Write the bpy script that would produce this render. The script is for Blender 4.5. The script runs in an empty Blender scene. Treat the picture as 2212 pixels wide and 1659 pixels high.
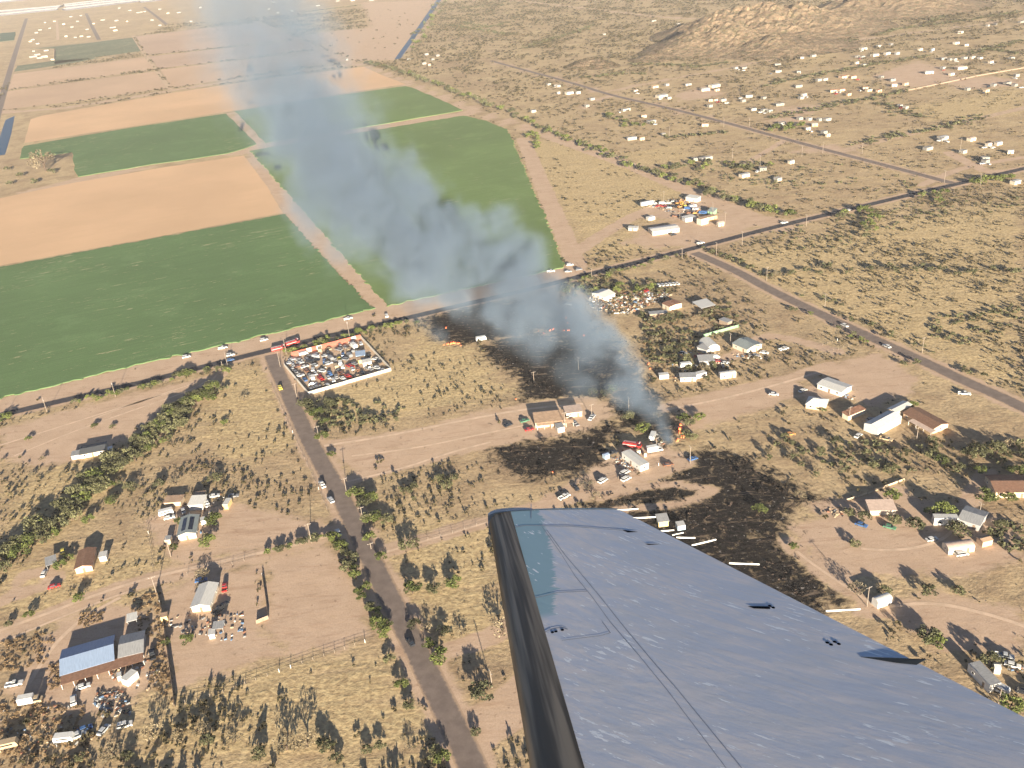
import bpy, bmesh, math, random
import numpy as np
from mathutils import Vector, Matrix, noise as mnoise
rnd = random.Random(7); nrs = np.random.RandomState(11)
scene = bpy.context.scene
col = scene.collection
# ------------------------------------------------------------------ camera (metres; ground z = 0, aircraft at 220 m)
FPX, CX, CY, ALT = 2000.0, 1106.0, 829.5, 220.0      # focal length and centre in a 2212 x 1659 view of the photograph
PITCH, ROLL = math.radians(27.0), math.atan(0.0839)
fw = Vector((0, math.cos(PITCH), -math.sin(PITCH))); r0 = Vector((1, 0, 0)); u0 = r0.cross(fw)
cR = math.cos(ROLL) * r0 - math.sin(ROLL) * u0; cU = math.sin(ROLL) * r0 + math.cos(ROLL) * u0
cam = bpy.data.objects.new('camera', bpy.data.cameras.new('camera')); col.objects.link(cam)
cam.matrix_world = Matrix(((cR.x, cU.x, -fw.x, 0), (cR.y, cU.y, -fw.y, 0), (cR.z, cU.z, -fw.z, ALT), (0, 0, 0, 1)))
cam.data.sensor_width = 36.0; cam.data.lens = 36.0 * FPX / 2212.0
cam.data.clip_start = 0.1; cam.data.clip_end = 30000
scene.camera = cam
# ------------------------------------------------------------------ sky and sun (low evening sun behind the camera)
SUN_EL, SUN_AZ = math.radians(11.8), math.radians(10.0)   # shadows fall ahead and 10 degrees to the left
to_sun = Vector((math.sin(SUN_AZ) * math.cos(SUN_EL), -math.cos(SUN_AZ) * math.cos(SUN_EL), math.sin(SUN_EL)))
w = bpy.data.worlds.new('World'); scene.world = w; w.use_nodes = True
nt = w.node_tree; bg = nt.nodes['Background']; sk = nt.nodes.new('ShaderNodeTexSky')
sk.sky_type = 'NISHITA'; sk.sun_disc = False; sk.sun_elevation = SUN_EL
sk.sun_rotation = math.atan2(to_sun.x, to_sun.y)
sk.altitude = 500; sk.air_density = 0.4; sk.dust_density = 0.15
nt.links.new(sk.outputs[0], bg.inputs[0]); bg.inputs[1].default_value = 0.05
sl = bpy.data.lights.new('sun', 'SUN'); sl.energy = 5.0; sl.angle = math.radians(0.5); sl.color = (1.0, 0.885, 0.70)
so = bpy.data.objects.new('sun', sl); col.objects.link(so); so.rotation_euler = to_sun.to_track_quat('Z', 'Y').to_euler()
so.location = (0, 0, 400)
scene.view_settings.view_transform = 'Standard'; scene.view_settings.look = 'None'
scene.view_settings.exposure = 1.92; scene.view_settings.gamma = 1.0
scene.render.engine = 'CYCLES'
scene.cycles.use_denoising = True
scene.cycles.max_bounces = 5; scene.cycles.diffuse_bounces = 2; scene.cycles.glossy_bounces = 2
scene.cycles.transparent_max_bounces = 8; scene.cycles.volume_bounces = 1
# ------------------------------------------------------------------ pixels to places
def T(i, j, x, y):
    return (553.0 * i + x / 4.0, 414.75 * j + y / 4.0)      # enlarged tile of the photograph -> 2212-wide view
def ray(p):
    d = (p[0] - CX) * cR - (p[1] - CY) * cU + FPX * fw
    return d.normalized()
def G(p, z=0.0):
    d = ray(p); t = (z - ALT) / d.z
    return Vector((d.x * t, d.y * t, z))
def G2(p):
    g = G(p); return (g.x, g.y)
def GN(pts):
    return np.array([G2(p) for p in pts])
def inpoly(P, poly):
    x, y = P[:, 0], P[:, 1]; poly = np.asarray(poly); n = len(poly); r = np.zeros(len(P), bool); j = n - 1
    for i in range(n):
        xi, yi = poly[i]; xj, yj = poly[j]
        if yi != yj:
            c = ((yi > y) != (yj > y)) & (x < (xj - xi) * (y - yi) / (yj - yi) + xi); r ^= c
        j = i
    return r
def dist_line(P, line):
    line = np.asarray(line); d = np.full(len(P), 1e9)
    for a, b in zip(line[:-1], line[1:]):
        ab = b - a; t = np.clip(((P - a) @ ab) / (ab @ ab + 1e-9), 0, 1)
        d = np.minimum(d, np.hypot(*(P - a - t[:, None] * ab).T))
    return d
# ------------------------------------------------------------------ scene bookkeeping
def tag(o, label=None, cat=None, group=None, kind=None):
    if label: o['label'] = label
    if cat: o['category'] = cat
    if group: o['group'] = group
    if kind: o['kind'] = kind
    return o
def mesh(name, verts, faces, m=None, parent=None, smooth=False, loc=None, rz=0.0):
    me = bpy.data.meshes.new(name); me.from_pydata([tuple(v) for v in verts], [], [tuple(f) for f in faces]); me.update()
    if m is not None: me.materials.append(m)
    if smooth: me.polygons.foreach_set('use_smooth', [True] * len(me.polygons))
    return link(name, me, parent, loc, rz)
def link(name, me, parent=None, loc=None, rz=0.0):
    o = bpy.data.objects.new(name, me); col.objects.link(o)
    if parent is not None: o.parent = parent
    if loc is not None: o.location = loc
    if rz: o.rotation_euler[2] = rz
    return o
def empty(name, loc, rz=0.0, label=None, cat=None, group=None):
    o = bpy.data.objects.new(name, None); col.objects.link(o); o.location = loc; o.rotation_euler[2] = rz
    o.empty_display_size = 0.3
    return tag(o, label, cat, group)
class MB:
    """collects simple solids into one mesh"""
    def __init__(s): s.v = []; s.f = []
    def add(s, vs, fs):
        n = len(s.v); s.v += [tuple(v) for v in vs]; s.f += [tuple(i + n for i in f) for f in fs]; return s
    def box(s, x0, x1, y0, y1, z0, z1, tx=0.0, ty=0.0):
        return s.add([(x0, y0, z0), (x1, y0, z0), (x1, y1, z0), (x0, y1, z0), (x0 + tx, y0 + ty, z1), (x1 - tx, y0 + ty, z1), (x1 - tx, y1 - ty, z1), (x0 + tx, y1 - ty, z1)],
                     [(3, 2, 1, 0), (4, 5, 6, 7), (0, 1, 5, 4), (1, 2, 6, 5), (2, 3, 7, 6), (3, 0, 4, 7)])
    def tube(s, a, b, ra, rb=None, n=8, caps=True):
        a, b = Vector(a), Vector(b); rb = ra if rb is None else rb
        d = (b - a).normalized(); q = d.to_track_quat('Z', 'Y'); vs = []
        for c, r in ((a, ra), (b, rb)):
            for k in range(n):
                t = 2 * math.pi * k / n; vs.append(c + q @ Vector((r * math.cos(t), r * math.sin(t), 0)))
        fs = [(k, (k + 1) % n, n + (k + 1) % n, n + k) for k in range(n)]
        if caps: fs += [tuple(range(n - 1, -1, -1)), tuple(range(n, 2 * n))]
        return s.add(vs, fs)
    def prism(s, prof, x0, x1, axis='x'):
        """profile of (u, z) points swept along an axis"""
        n = len(prof); mk = (lambda x, u, z: (x, u, z)) if axis == 'x' else (lambda x, u, z: (u, x, z))
        vs = [mk(x0, *p) for p in prof] + [mk(x1, *p) for p in prof]
        fs = [(k, (k + 1) % n, n + (k + 1) % n, n + k) for k in range(n)] + [tuple(range(n - 1, -1, -1)), tuple(range(n, 2 * n))]
        return s.add(vs, fs)
    def data(s, name, m):
        me = bpy.data.meshes.new(name); me.from_pydata(s.v, [], s.f)
        bm = bmesh.new(); bm.from_mesh(me); bmesh.ops.recalc_face_normals(bm, faces=bm.faces); bm.to_mesh(me); bm.free()
        if m is not None: me.materials.append(m)
        return me
    def build(s, name, m, parent=None, loc=None, rz=0.0):
        return link(name, s.data(name, m), parent, loc, rz)
# ------------------------------------------------------------------ materials
class NB:
    def __init__(s, name):
        s.m = bpy.data.materials.new(name); s.m.use_nodes = True; s.t = s.m.node_tree; s.n = s.t.nodes
        s.b = s.n['Principled BSDF']; s.out = s.n['Material Output']
    def N(s, kind, **kw):
        n = s.n.new('ShaderNode' + kind)
        for k, v in kw.items():
            if k.startswith('i_'):
                n.inputs[k[2:].replace('_', ' ')].default_value = v
            else: setattr(n, k, v)
        return n
    def L(s, a, b): s.t.links.new(a, b)
    def noise(s, vec, scale, detail=3.0, rough=0.55, dist=0.0):
        n = s.N('TexNoise', i_Scale=scale, i_Detail=detail, i_Roughness=rough, i_Distortion=dist)
        if vec is not None: s.L(vec, n.inputs['Vector'])
        return n.outputs['Fac']
    def ramp(s, fac, lo, hi, a=0.0, b=1.0):
        n = s.N('MapRange', interpolation_type='SMOOTHSTEP'); n.inputs['From Min'].default_value = lo; n.inputs['From Max'].default_value = hi
        n.inputs['To Min'].default_value = a; n.inputs['To Max'].default_value = b; s.L(fac, n.inputs['Value']); return n.outputs[0]
    def mix(s, fac, a, b, mode='MIX'):
        n = s.N('Mix', data_type='RGBA', blend_type=mode)
        for v, k in ((fac, 0), (a, 6), (b, 7)):
            if hasattr(v, 'links'): s.L(v, n.inputs[k])
            else: n.inputs[k].default_value = (v if k == 0 else (tuple(v) + (1,))[:4])
        return n.outputs[2]
    def math(s, op, a, b=0.0, clamp=False):
        n = s.N('Math', operation=op, use_clamp=clamp)
        for v, k in ((a, 0), (b, 1)):
            if hasattr(v, 'links'): s.L(v, n.inputs[k])
            else: n.inputs[k].default_value = v
        return n.outputs[0]
    def bump(s, h, strength, distance):
        n = s.N('Bump', i_Strength=strength, i_Distance=distance); s.L(h, n.inputs['Height']); s.L(n.outputs[0], s.b.inputs['Normal'])
    def pos(s): return s.N('NewGeometry').outputs['Position']
    def obj(s): return s.N('TexCoord').outputs['Object']
    def map(s, vec, rz=0.0, scale=(1, 1, 1)):
        n = s.N('Mapping'); n.inputs['Rotation'].default_value = (0, 0, rz); n.inputs['Scale'].default_value = scale; s.L(vec, n.inputs['Vector']); return n.outputs[0]
_mats = {}
def M(name, c, rough=0.7, var=0.25, scale=1.5, metal=0.0, bump=0.0, rand=0.0, spec=0.3, streak=None):
    """plain surface: base colour broken up by grime noise"""
    if name in _mats: return _mats[name]
    k = NB(name); p = k.obj()
    if streak: p = k.map(p, 0, streak)
    f = k.ramp(k.noise(p, scale, 4.0, 0.6), 0.3, 0.75)
    c0 = tuple(max(0, v * (1 - var)) for v in c); c1 = tuple(min(1, v * (1 + var * 0.5)) for v in c)
    cc = k.mix(f, c0, c1)
    if rand:
        oi = k.N('ObjectInfo').outputs['Random']
        cc = k.mix(1.0, cc, k.mix(oi, (1 - rand,) * 3, (1 + rand * 0.4,) * 3), 'MULTIPLY')
    k.L(cc, k.b.inputs['Base Color']); k.b.inputs['Roughness'].default_value = rough; k.b.inputs['Metallic'].default_value = metal
    k.b.inputs['Specular IOR Level'].default_value = spec
    if bump: k.bump(k.noise(p, scale * 3, 3), bump, 0.1)
    _mats[name] = k.m; return k.m
# ================================================================== THE LAND
ROWA = math.radians(22.7)                                   # direction of the field rows and the highway
uA = Vector((math.cos(ROWA), math.sin(ROWA), 0)); uB = Vector((-math.sin(ROWA), math.cos(ROWA), 0))
def tiles(i, j, pts): return [T(i, j, x, y) for x, y in pts]
# roads: centre line in view pixels, width in metres
ROADS = {}
def far_left(p, d): g = G(p); return g
highway_px = [(0, 897), (140, 864), (287, 832), (430, 795), (553, 763), (700, 728), (850, 694), (1000, 659), (1100, 636), (1190, 614), (1290, 588), (1400, 561), (1520, 531), (1659, 493), (1800, 460), (1984, 416), (2090, 392), (2212, 364)]
side_px = [(586, 766), (594, 790), (613, 829.5), (660, 935), (686, 985), (731, 1062), (775, 1152), (811, 1228), (840, 1290), (870, 1345), (908, 1420), (958, 1524), (1000, 1610), (1018, 1650)]
right_px = [(1500, 546), (1524, 556), (1600, 590), (1659, 624), (1750, 668), (1890, 733), (2000, 783), (2090, 826), (2160, 856), (2212, 881)]
upper_px = [(1060, 131), (1106, 144), (1240, 180), (1320, 206), (1440, 232), (1580, 268), (1659, 290), (1800, 328), (1920, 359), (2062, 397)]
lotroad_px = [(1811, 327), (1920, 300), (2020, 277), (2120, 255), (2212, 233)]
lot2_px = [(1300, 200), (1480, 165), (1659, 131), (1760, 107), (1870, 85), (1960, 72), (2080, 58), (2212, 39)]
desert_px = [(1090, 0), (1170, 7), (1306, 23), (1400, 34), (1456, 39), (1530, 41), (1590, 42)]
hillroad_px = [(1820, 20), (1842, 42), (1858, 66), (1868, 84)]
def extend(pts, d0, d1):
    a = np.array(pts); s = a[0] + (a[0] - a[1]) / np.linalg.norm(a[0] - a[1]) * d0; e = a[-1] + (a[-1] - a[-2]) / np.linalg.norm(a[-1] - a[-2]) * d1
    return np.vstack([s, a, e])
def smoothline(a, it=2):
    for _ in range(it):
        q = [a[0]]
        for p, r in zip(a[:-1], a[1:]): q += [0.75 * p + 0.25 * r, 0.25 * p + 0.75 * r]
        a = np.array(q + [a[-1]])
    return a
hwA = GN(highway_px); hwc = hwA.mean(0); hd = (hwA[-1] - hwA[0]); hd /= np.linalg.norm(hd); hn = np.array([-hd[1], hd[0]])
off = (hwA - hwc) @ hn; off = 0.85 * off                      # straighten: surveyed roads are straight
hwA = hwc + ((hwA - hwc) @ hd)[:, None] * hd + off[:, None] * hn
R_highway = smoothline(extend(hwA, 400, 900)); R_side = smoothline(extend(GN(side_px), 0, 150)); R_right = smoothline(extend(GN(right_px), 0, 250))
R_upper = smoothline(extend(GN(upper_px), 0, 0)); R_lot = smoothline(extend(GN(lotroad_px), 0, 300)); R_lot2 = smoothline(extend(GN(lot2_px), 0, 300))
R_desert = smoothline(GN(desert_px)); R_hill = smoothline(GN(hillroad_px))
PAVED = [('highway', R_highway, 7.2, 0.05), ('side_road', R_side, 8.6, 0.045), ('side_road', R_right, 8.0, 0.045), ('side_road', R_upper, 7.0, 0.04)]
TRACKS = [('dirt_road', R_lot, 5.0), ('dirt_road', R_lot2, 6.0), ('dirt_road', R_desert, 9.0), ('dirt_road', R_hill, 9.0)]
# ---- crop fields and canals (view pixels)
FIELDS = [
 ('green_field', 'crop', [(-190, 617), (0, 578), (300, 522), (615, 463), (650, 503), (720, 580), (806, 668), (553, 729), (287, 791), (0, 862), (-190, 908)]),
 ('green_field', 'crop3', [(541, 326), (770, 288), (1003, 250), (1050, 262), (1095, 280), (1106, 300), (1153, 415), (1190, 500), (1216, 567), (1216, 579), (1100, 604), (960, 634), (838, 661), (760, 575), (650, 450)]),
 ('green_field', 'crop3', [(508, 241), (700, 211), (878, 186), (930, 206), (1000, 239), (800, 273), (573, 309)]),
 ('green_field', 'crop', [(50, 316), (260, 280), (487, 246), (556, 312), (490, 332), (330, 356), (166, 383), (156, 329), (42, 344)]),
 ('green_field', 'faded', [(62, 105), (190, 92), (288, 81), (308, 110), (220, 122), (118, 139), (120, 105)]),
 ('green_field', 'faded', [(30, 155), (38, 142), (118, 131), (220, 124), (160, 136)]),
 ('green_field', 'crop2', [(0, 72), (34, 69), (30, 87), (0, 90)]),
 ('ploughed_field', 'tan', [(-190, 612), (0, 574), (300, 519), (611, 460), (575, 400), (527, 336), (350, 362), (164, 394), (0, 428), (-190, 464)]),
 ('ploughed_field', 'tan', [(52, 309), (487, 242), (700, 207), (876, 182), (820, 160), (786, 144), (600, 167), (374, 200), (170, 236), (90, 250), (66, 258)]),
 ('ploughed_field', 'brown', [(30, 160), (180, 141), (311, 123), (334, 150), (170, 172), (16, 194)]),
 ('ploughed_field', 'brown', [(13, 198), (180, 175), (336, 154), (364, 190), (180, 217), (-20, 240)]),
 ('ploughed_field', 'brown2', [(293, 79), (420, 63), (556, 51), (640, 84), (480, 102), (318, 119)]),
 ('ploughed_field', 'brown2', [(322, 122), (480, 105), (648, 87), (690, 105), (520, 127), (342, 148)]),
 ('ploughed_field', 'brown', [(346, 151), (520, 130), (695, 108), (744, 130), (560, 160), (372, 190)]),
]
CANALS = [[(32, 250), (12, 259), (4, 282), (-14, 338), (11, 334), (24, 290)], [(943, 0), (953, 0), (910, 63), (865, 127), (852, 128), (900, 62)]]
canal_far = GN([(943, 0), (953, 0)]); 
# ---- tone maps for the open ground: burnt, bare soil, straw (view pixels)
BURN = [
 [(1038, 752), (1075, 735), (1110, 727), (1160, 716), (1235, 740), (1300, 795), (1325, 840), (1320, 862), (1230, 862), (1135, 866), (1115, 845), (1118, 820), (1080, 790), (1045, 775)],
 [(912, 690), (960, 672), (1050, 652), (1130, 650), (1190, 690), (1150, 725), (1060, 735), (1000, 745), (940, 738), (930, 715)],
 [(1062, 968), (1120, 955), (1190, 950), (1270, 930), (1330, 905), (1375, 912), (1310, 960), (1310, 1000), (1240, 1025), (1180, 1035), (1125, 1036), (1085, 1010), (1065, 990)],
 [(1250, 1082), (1300, 1068), (1390, 1040), (1450, 1012), (1470, 985), (1510, 966), (1570, 968), (1620, 985), (1650, 1005), (1690, 1020), (1720, 1050), (1800, 1075), (1720, 1100), (1706, 1130), (1708, 1165), (1745, 1205), (1800, 1250), (1836, 1290), (1790, 1330), (1700, 1330), (1500, 1250), (1380, 1200), (1300, 1150)],
 [(1330, 830), (1400, 840), (1450, 870), (1465, 900), (1472, 945), (1440, 962), (1400, 930), (1345, 915), (1320, 880)],
 [(1150, 690), (1230, 680), (1330, 740), (1380, 800), (1395, 850), (1320, 840), (1240, 770)],
 [(1580, 990), (1640, 1010), (1700, 1060), (1760, 1085), (1700, 1100), (1620, 1060)],
]
DIRT = [
 [(628, 768), (782, 729), (848, 802), (666, 856), (610, 790)],
 [(0, 985), (0, 925), (130, 890), (300, 846), (440, 815), (470, 806), (430, 850), (350, 905), (240, 968), (150, 1000), (60, 1010)],
 [(690, 968), (740, 955), (900, 925), (1060, 882), (1140, 872), (1240, 858), (1330, 872), (1330, 898), (1270, 930), (1180, 948), (1080, 960), (960, 990), (760, 1030), (745, 1008)],
 [(576, 1212), (700, 1172), (730, 1190), (770, 1260), (806, 1370), (740, 1400), (620, 1420), (575, 1360)],
 [(350, 1265), (450, 1240), (575, 1212), (575, 1360), (620, 1415), (450, 1470), (370, 1500), (352, 1380)],
 [(0, 1490), (60, 1430), (130, 1330), (270, 1300), (340, 1330), (345, 1400), (345, 1480), (250, 1540), (180, 1560), (60, 1520)],
 [(300, 1130), (420, 1080), (540, 1090), (700, 1130), (720, 1150), (560, 1185), (400, 1225), (360, 1200)],
 [(1290, 1000), (1340, 975), (1420, 950), (1500, 990), (1440, 1015), (1360, 1040), (1270, 1060), (1190, 1080), (1140, 1085), (1200, 1060)],
 [(1340, 525), (1400, 490), (1560, 455), (1660, 480), (1560, 525), (1420, 540)],
 [(1720, 850), (1790, 790), (1850, 770), (1900, 760), (1990, 820), (1970, 850), (1900, 880), (1830, 860), (1740, 868)],
 [(1430, 905), (1480, 870), (1600, 845), (1700, 820), (1740, 830), (1700, 870), (1600, 900), (1500, 930), (1460, 940)],
 [(1705, 1130), (1800, 1100), (1900, 1140), (2020, 1150), (2080, 1180), (2060, 1230), (1960, 1245), (1870, 1250), (1810, 1270), (1740, 1210), (1712, 1165)],
 [(1900, 1300), (2010, 1275), (2212, 1310), (2212, 1420), (2100, 1400), (2050, 1420), (1960, 1360)],
 [(1380, 470), (1440, 440), (1500, 420), (1560, 445), (1480, 480)],
 [(1710, 1090), (1900, 1060), (2050, 1090), (2212, 1130), (2212, 1210), (2040, 1260), (1900, 1180)],
 [(1880, 165), (1980, 130), (2080, 160), (2030, 185), (1930, 190)], [(1660, 235), (1760, 225), (1810, 228), (1720, 255)], [(2030, 170), (2140, 165), (2212, 170), (2212, 185), (2070, 195)],
 [(1450, 205), (1530, 185), (1570, 205), (1480, 218)], [(1650, 260), (1720, 250), (1760, 262), (1690, 275)], [(1690, 330), (1800, 310), (1860, 330)],
 [(860, 130), (905, 90), (940, 30), (960, 0), (780, 5), (800, 60), (690, 70), (650, 80), (760, 132)],
]
STRAW = [
 [(1106, 300), (1240, 310), (1500, 420), (1420, 445), (1330, 500), (1270, 540), (1215, 470)], [(1270, 525), (1340, 490), (1440, 520), (1420, 545), (1260, 560)],
 [(1330, 330), (1480, 310), (1500, 350), (1380, 360)], [(1960, 230), (2212, 190), (2212, 250), (2000, 265)], [(1700, 120), (1830, 110), (1750, 150)],
 [(460, 800), (570, 790), (610, 850), (660, 960), (500, 1010), (420, 950)], [(700, 845), (850, 800), (900, 720), (1030, 740), (1100, 850), (900, 900), (720, 920)],
 [(820, 1100), (1080, 1130), (1100, 1400), (930, 1410), (850, 1250)], [(0, 1050), (200, 980), (300, 1010), (100, 1180), (0, 1200)], [(300, 1500), (850, 1400), (950, 1659), (250, 1659)],
 [(1740, 1100), (2000, 1200), (1900, 1260), (1780, 1230)], [(1500, 560), (2212, 420), (2212, 850), (1700, 640)], [(0, 1230), (330, 1180), (340, 1290), (0, 1360)],
]
TRK = [  # wheel tracks and drives: (pixels, half width m)
 ([(0, 1370), (100, 1330), (230, 1280), (330, 1250), (450, 1225), (600, 1190), (735, 1150)], 3.2), ([(700, 965), (850, 948), (1000, 920), (1120, 885), (1260, 868)], 4.5),
 ([(750, 1038), (900, 1000), (1010, 965), (1100, 950)], 2.0), ([(735, 1150), (640, 1160), (540, 1150), (450, 1170)], 3.0),
 ([(818, 1195), (900, 1170), (1000, 1140), (1080, 1120), (1160, 1095), (1260, 1070), (1380, 1030), (1480, 1000)], 3.0), ([(970, 1405), (1050, 1380), (1110, 1350)], 3.0),
 ([(1000, 1590), (1060, 1560), (1140, 1500), (1180, 1460)], 7.0), ([(240, 1000), (350, 930), (430, 850), (480, 800)], 4.0), ([(0, 985), (150, 930), (300, 870)], 3.0),
 ([(0, 935), (200, 900), (400, 835)], 2.5), ([(1440, 880), (1600, 840), (1720, 815), (1790, 790)], 3.0), ([(1810, 760), (1740, 740), (1650, 720), (1600, 760), (1560, 780)], 2.5),
 ([(1106, 262), (1200, 300), (1350, 352), (1496, 415), (1580, 450), (1659, 482), (1690, 492)], 7.5), ([(1130, 300), (1180, 420), (1235, 545), (1245, 575)], 6.0), ([(1245, 545), (1310, 500), (1400, 450), (1500, 430)], 5.0),
 ([(553, 48), (660, 95), (745, 134), (790, 142), (880, 182), (1030, 243), (1106, 268)], 9.0), ([(800, 330), (1003, 245), (1040, 240)], 1.0),
 ([(0, 242), (100, 238), (200, 225), (374, 195), (560, 165), (760, 140)], 11.0), ([(0, 1300), (60, 1275), (130, 1255), (110, 1235), (50, 1240), (40, 1265)], 2.0),
 ([(1300, 1075), (1430, 1040), (1540, 1060)], 1.2), ([(1330, 1100), (1480, 1090), (1540, 1060)], 1.0), ([(1700, 1170), (1760, 1225), (1860, 1290), (1900, 1320)], 2.0),
 ([(1840, 1180), (1950, 1175), (2040, 1160), (2100, 1080), (2130, 1020)], 2.5), ([(1870, 1320), (2000, 1310), (2212, 1360)], 2.5), ([(1905, 1200), (1960, 1120), (1940, 1060)], 2.5),
 ([(1300, 210), (1250, 240), (1180, 262)], 2.0), ([(1400, 233), (1500, 215), (1560, 195)], 2.0), ([(1700, 300), (1650, 330), (1600, 360)], 2.0), ([(1990, 400), (2080, 360), (2212, 340)], 2.5),
 ([(2050, 330), (2130, 372), (2160, 370)], 4.0), ([(1560, 500), (1640, 470), (1690, 480)], 6.0),
]
hw_ditch = None
def field_strip():   # bare roadside strip north of the highway, up to the fields
    a = GN([(0, 862), (287, 791), (553, 729), (806, 668), (838, 661), (960, 634), (1100, 604), (1216, 579), (1250, 572)]); b = R_highway
    return np.vstack([extend(a, 350, 0), [b[np.argmin(np.hypot(*(b - G2((1250, 585))).T))]], [hwA[0] - hd * 350]])
STRIP = field_strip()
FIELD_GAP = [GN([(487, 246), (508, 241), (573, 309), (838, 661), (842, 690), (815, 690), (806, 668), (615, 463), (527, 336)]), GN([(541, 326), (573, 309), (1000, 239), (1060, 245), (1003, 250)]),
             GN([(0, 430), (166, 384), (330, 357), (527, 336), (541, 326), (490, 332), (166, 395), (0, 440)])]
ALLROADS = [(r, wd) for _, r, wd, _ in PAVED] + [(r, wd) for _, r, wd in TRACKS]
FIELD_G = [GN(f[2]) for f in FIELDS]; BURN_G = [GN(b) for b in BURN]; DIRT_G = [GN(b) for b in DIRT]; STRAW_G = [GN(b) for b in STRAW]
TRK_G = [(smoothline(GN(t)), wd) for t, wd in TRK]; CANAL_G = [GN(c) for c in CANALS]
def tones(P):
    """burnt, bare, straw, brush weights of open ground at points P"""
    n = len(P); burn = np.zeros(n); dirt = np.zeros(n); straw = np.zeros(n)
    def soft(poly, wd):
        m = inpoly(P, poly); d = np.full(n, 99.0); c = np.vstack([poly, poly[:1]])
        near = (P[:, 0] > poly[:, 0].min() - wd) & (P[:, 0] < poly[:, 0].max() + wd) & (P[:, 1] > poly[:, 1].min() - wd) & (P[:, 1] < poly[:, 1].max() + wd)
        if near.any(): d[near] = dist_line(P[near], c)
        return np.clip(0.5 + np.where(m, d, -d) / (2 * wd), 0, 1)
    for i_, b in enumerate(BURN_G): burn = np.maximum(burn, soft(b, 9.0) * (0.78 if i_ in (3, 6) else 0.9))
    for b in DIRT_G: dirt = np.maximum(dirt, soft(b, 5.0 if b[:, 1].mean() < 500 else 12.0))
    for b in STRAW_G: straw = np.maximum(straw, soft(b, 12.0))
    for t, wd in TRK_G:
        near = (P[:, 0] > t[:, 0].min() - 30) & (P[:, 0] < t[:, 0].max() + 30) & (P[:, 1] > t[:, 1].min() - 30) & (P[:, 1] < t[:, 1].max() + 30)
        if near.any():
            d = dist_line(P[near], t); k = np.clip(1.15 - np.maximum(d - wd, 0) / 2.5, 0, 1); dirt[near] = np.maximum(dirt[near], k); burn[near] *= 1 - 0.85 * k
    for r, wd in ALLROADS:
        near = (P[:, 0] > r[:, 0].min() - 40) & (P[:, 0] < r[:, 0].max() + 40) & (P[:, 1] > r[:, 1].min() - 40) & (P[:, 1] < r[:, 1].max() + 40)
        if near.any():
            d = dist_line(P[near], r); dirt[near] = np.maximum(dirt[near], np.clip(1.0 - (d - wd * 0.5 - 1.0) / 3.5, 0, 1))
    far = (P[:, 1] > 560) & (P[:, 0] > 0.02 * P[:, 1]); straw[far] = np.maximum(straw[far], 0.42)
    strip = inpoly(P, STRIP); dirt[strip] = 1.0
    for g in FIELD_GAP: dirt[inpoly(P, g)] = 1.0
    return burn, dirt, straw
def grid(x0, x1, y0, y1, s, hole=None):
    nx, ny = int(round((x1 - x0) / s)), int(round((y1 - y0) / s))
    X, Y = np.meshgrid(np.linspace(x0, x1, nx + 1), np.linspace(y0, y1, ny + 1)); P = np.stack([X.ravel(), Y.ravel()], 1)
    i, j = np.meshgrid(np.arange(nx), np.arange(ny)); a = (j * (nx + 1) + i).ravel(); F = np.stack([a, a + 1, a + nx + 2, a + nx + 1], 1)
    if hole:
        c = (P[F[:, 0]] + P[F[:, 2]]) / 2; F = F[~((c[:, 0] > hole[0]) & (c[:, 0] < hole[1]) & (c[:, 1] > hole[2]) & (c[:, 1] < hole[3]))]
    return P, F
def npmesh(name, V, F, m):
    me = bpy.data.meshes.new(name); k = F.shape[1]
    me.vertices.add(len(V)); me.vertices.foreach_set('co', np.asarray(V, np.float32).ravel())
    me.loops.add(F.size); me.loops.foreach_set('vertex_index', F.astype(np.int32).ravel())
    me.polygons.add(len(F)); me.polygons.foreach_set('loop_start', np.arange(0, F.size, k, dtype=np.int32)); me.polygons.foreach_set('loop_total', np.full(len(F), k, np.int32))
    me.update(calc_edges=True)
    if m is not None: me.materials.append(m)
    return me
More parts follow.
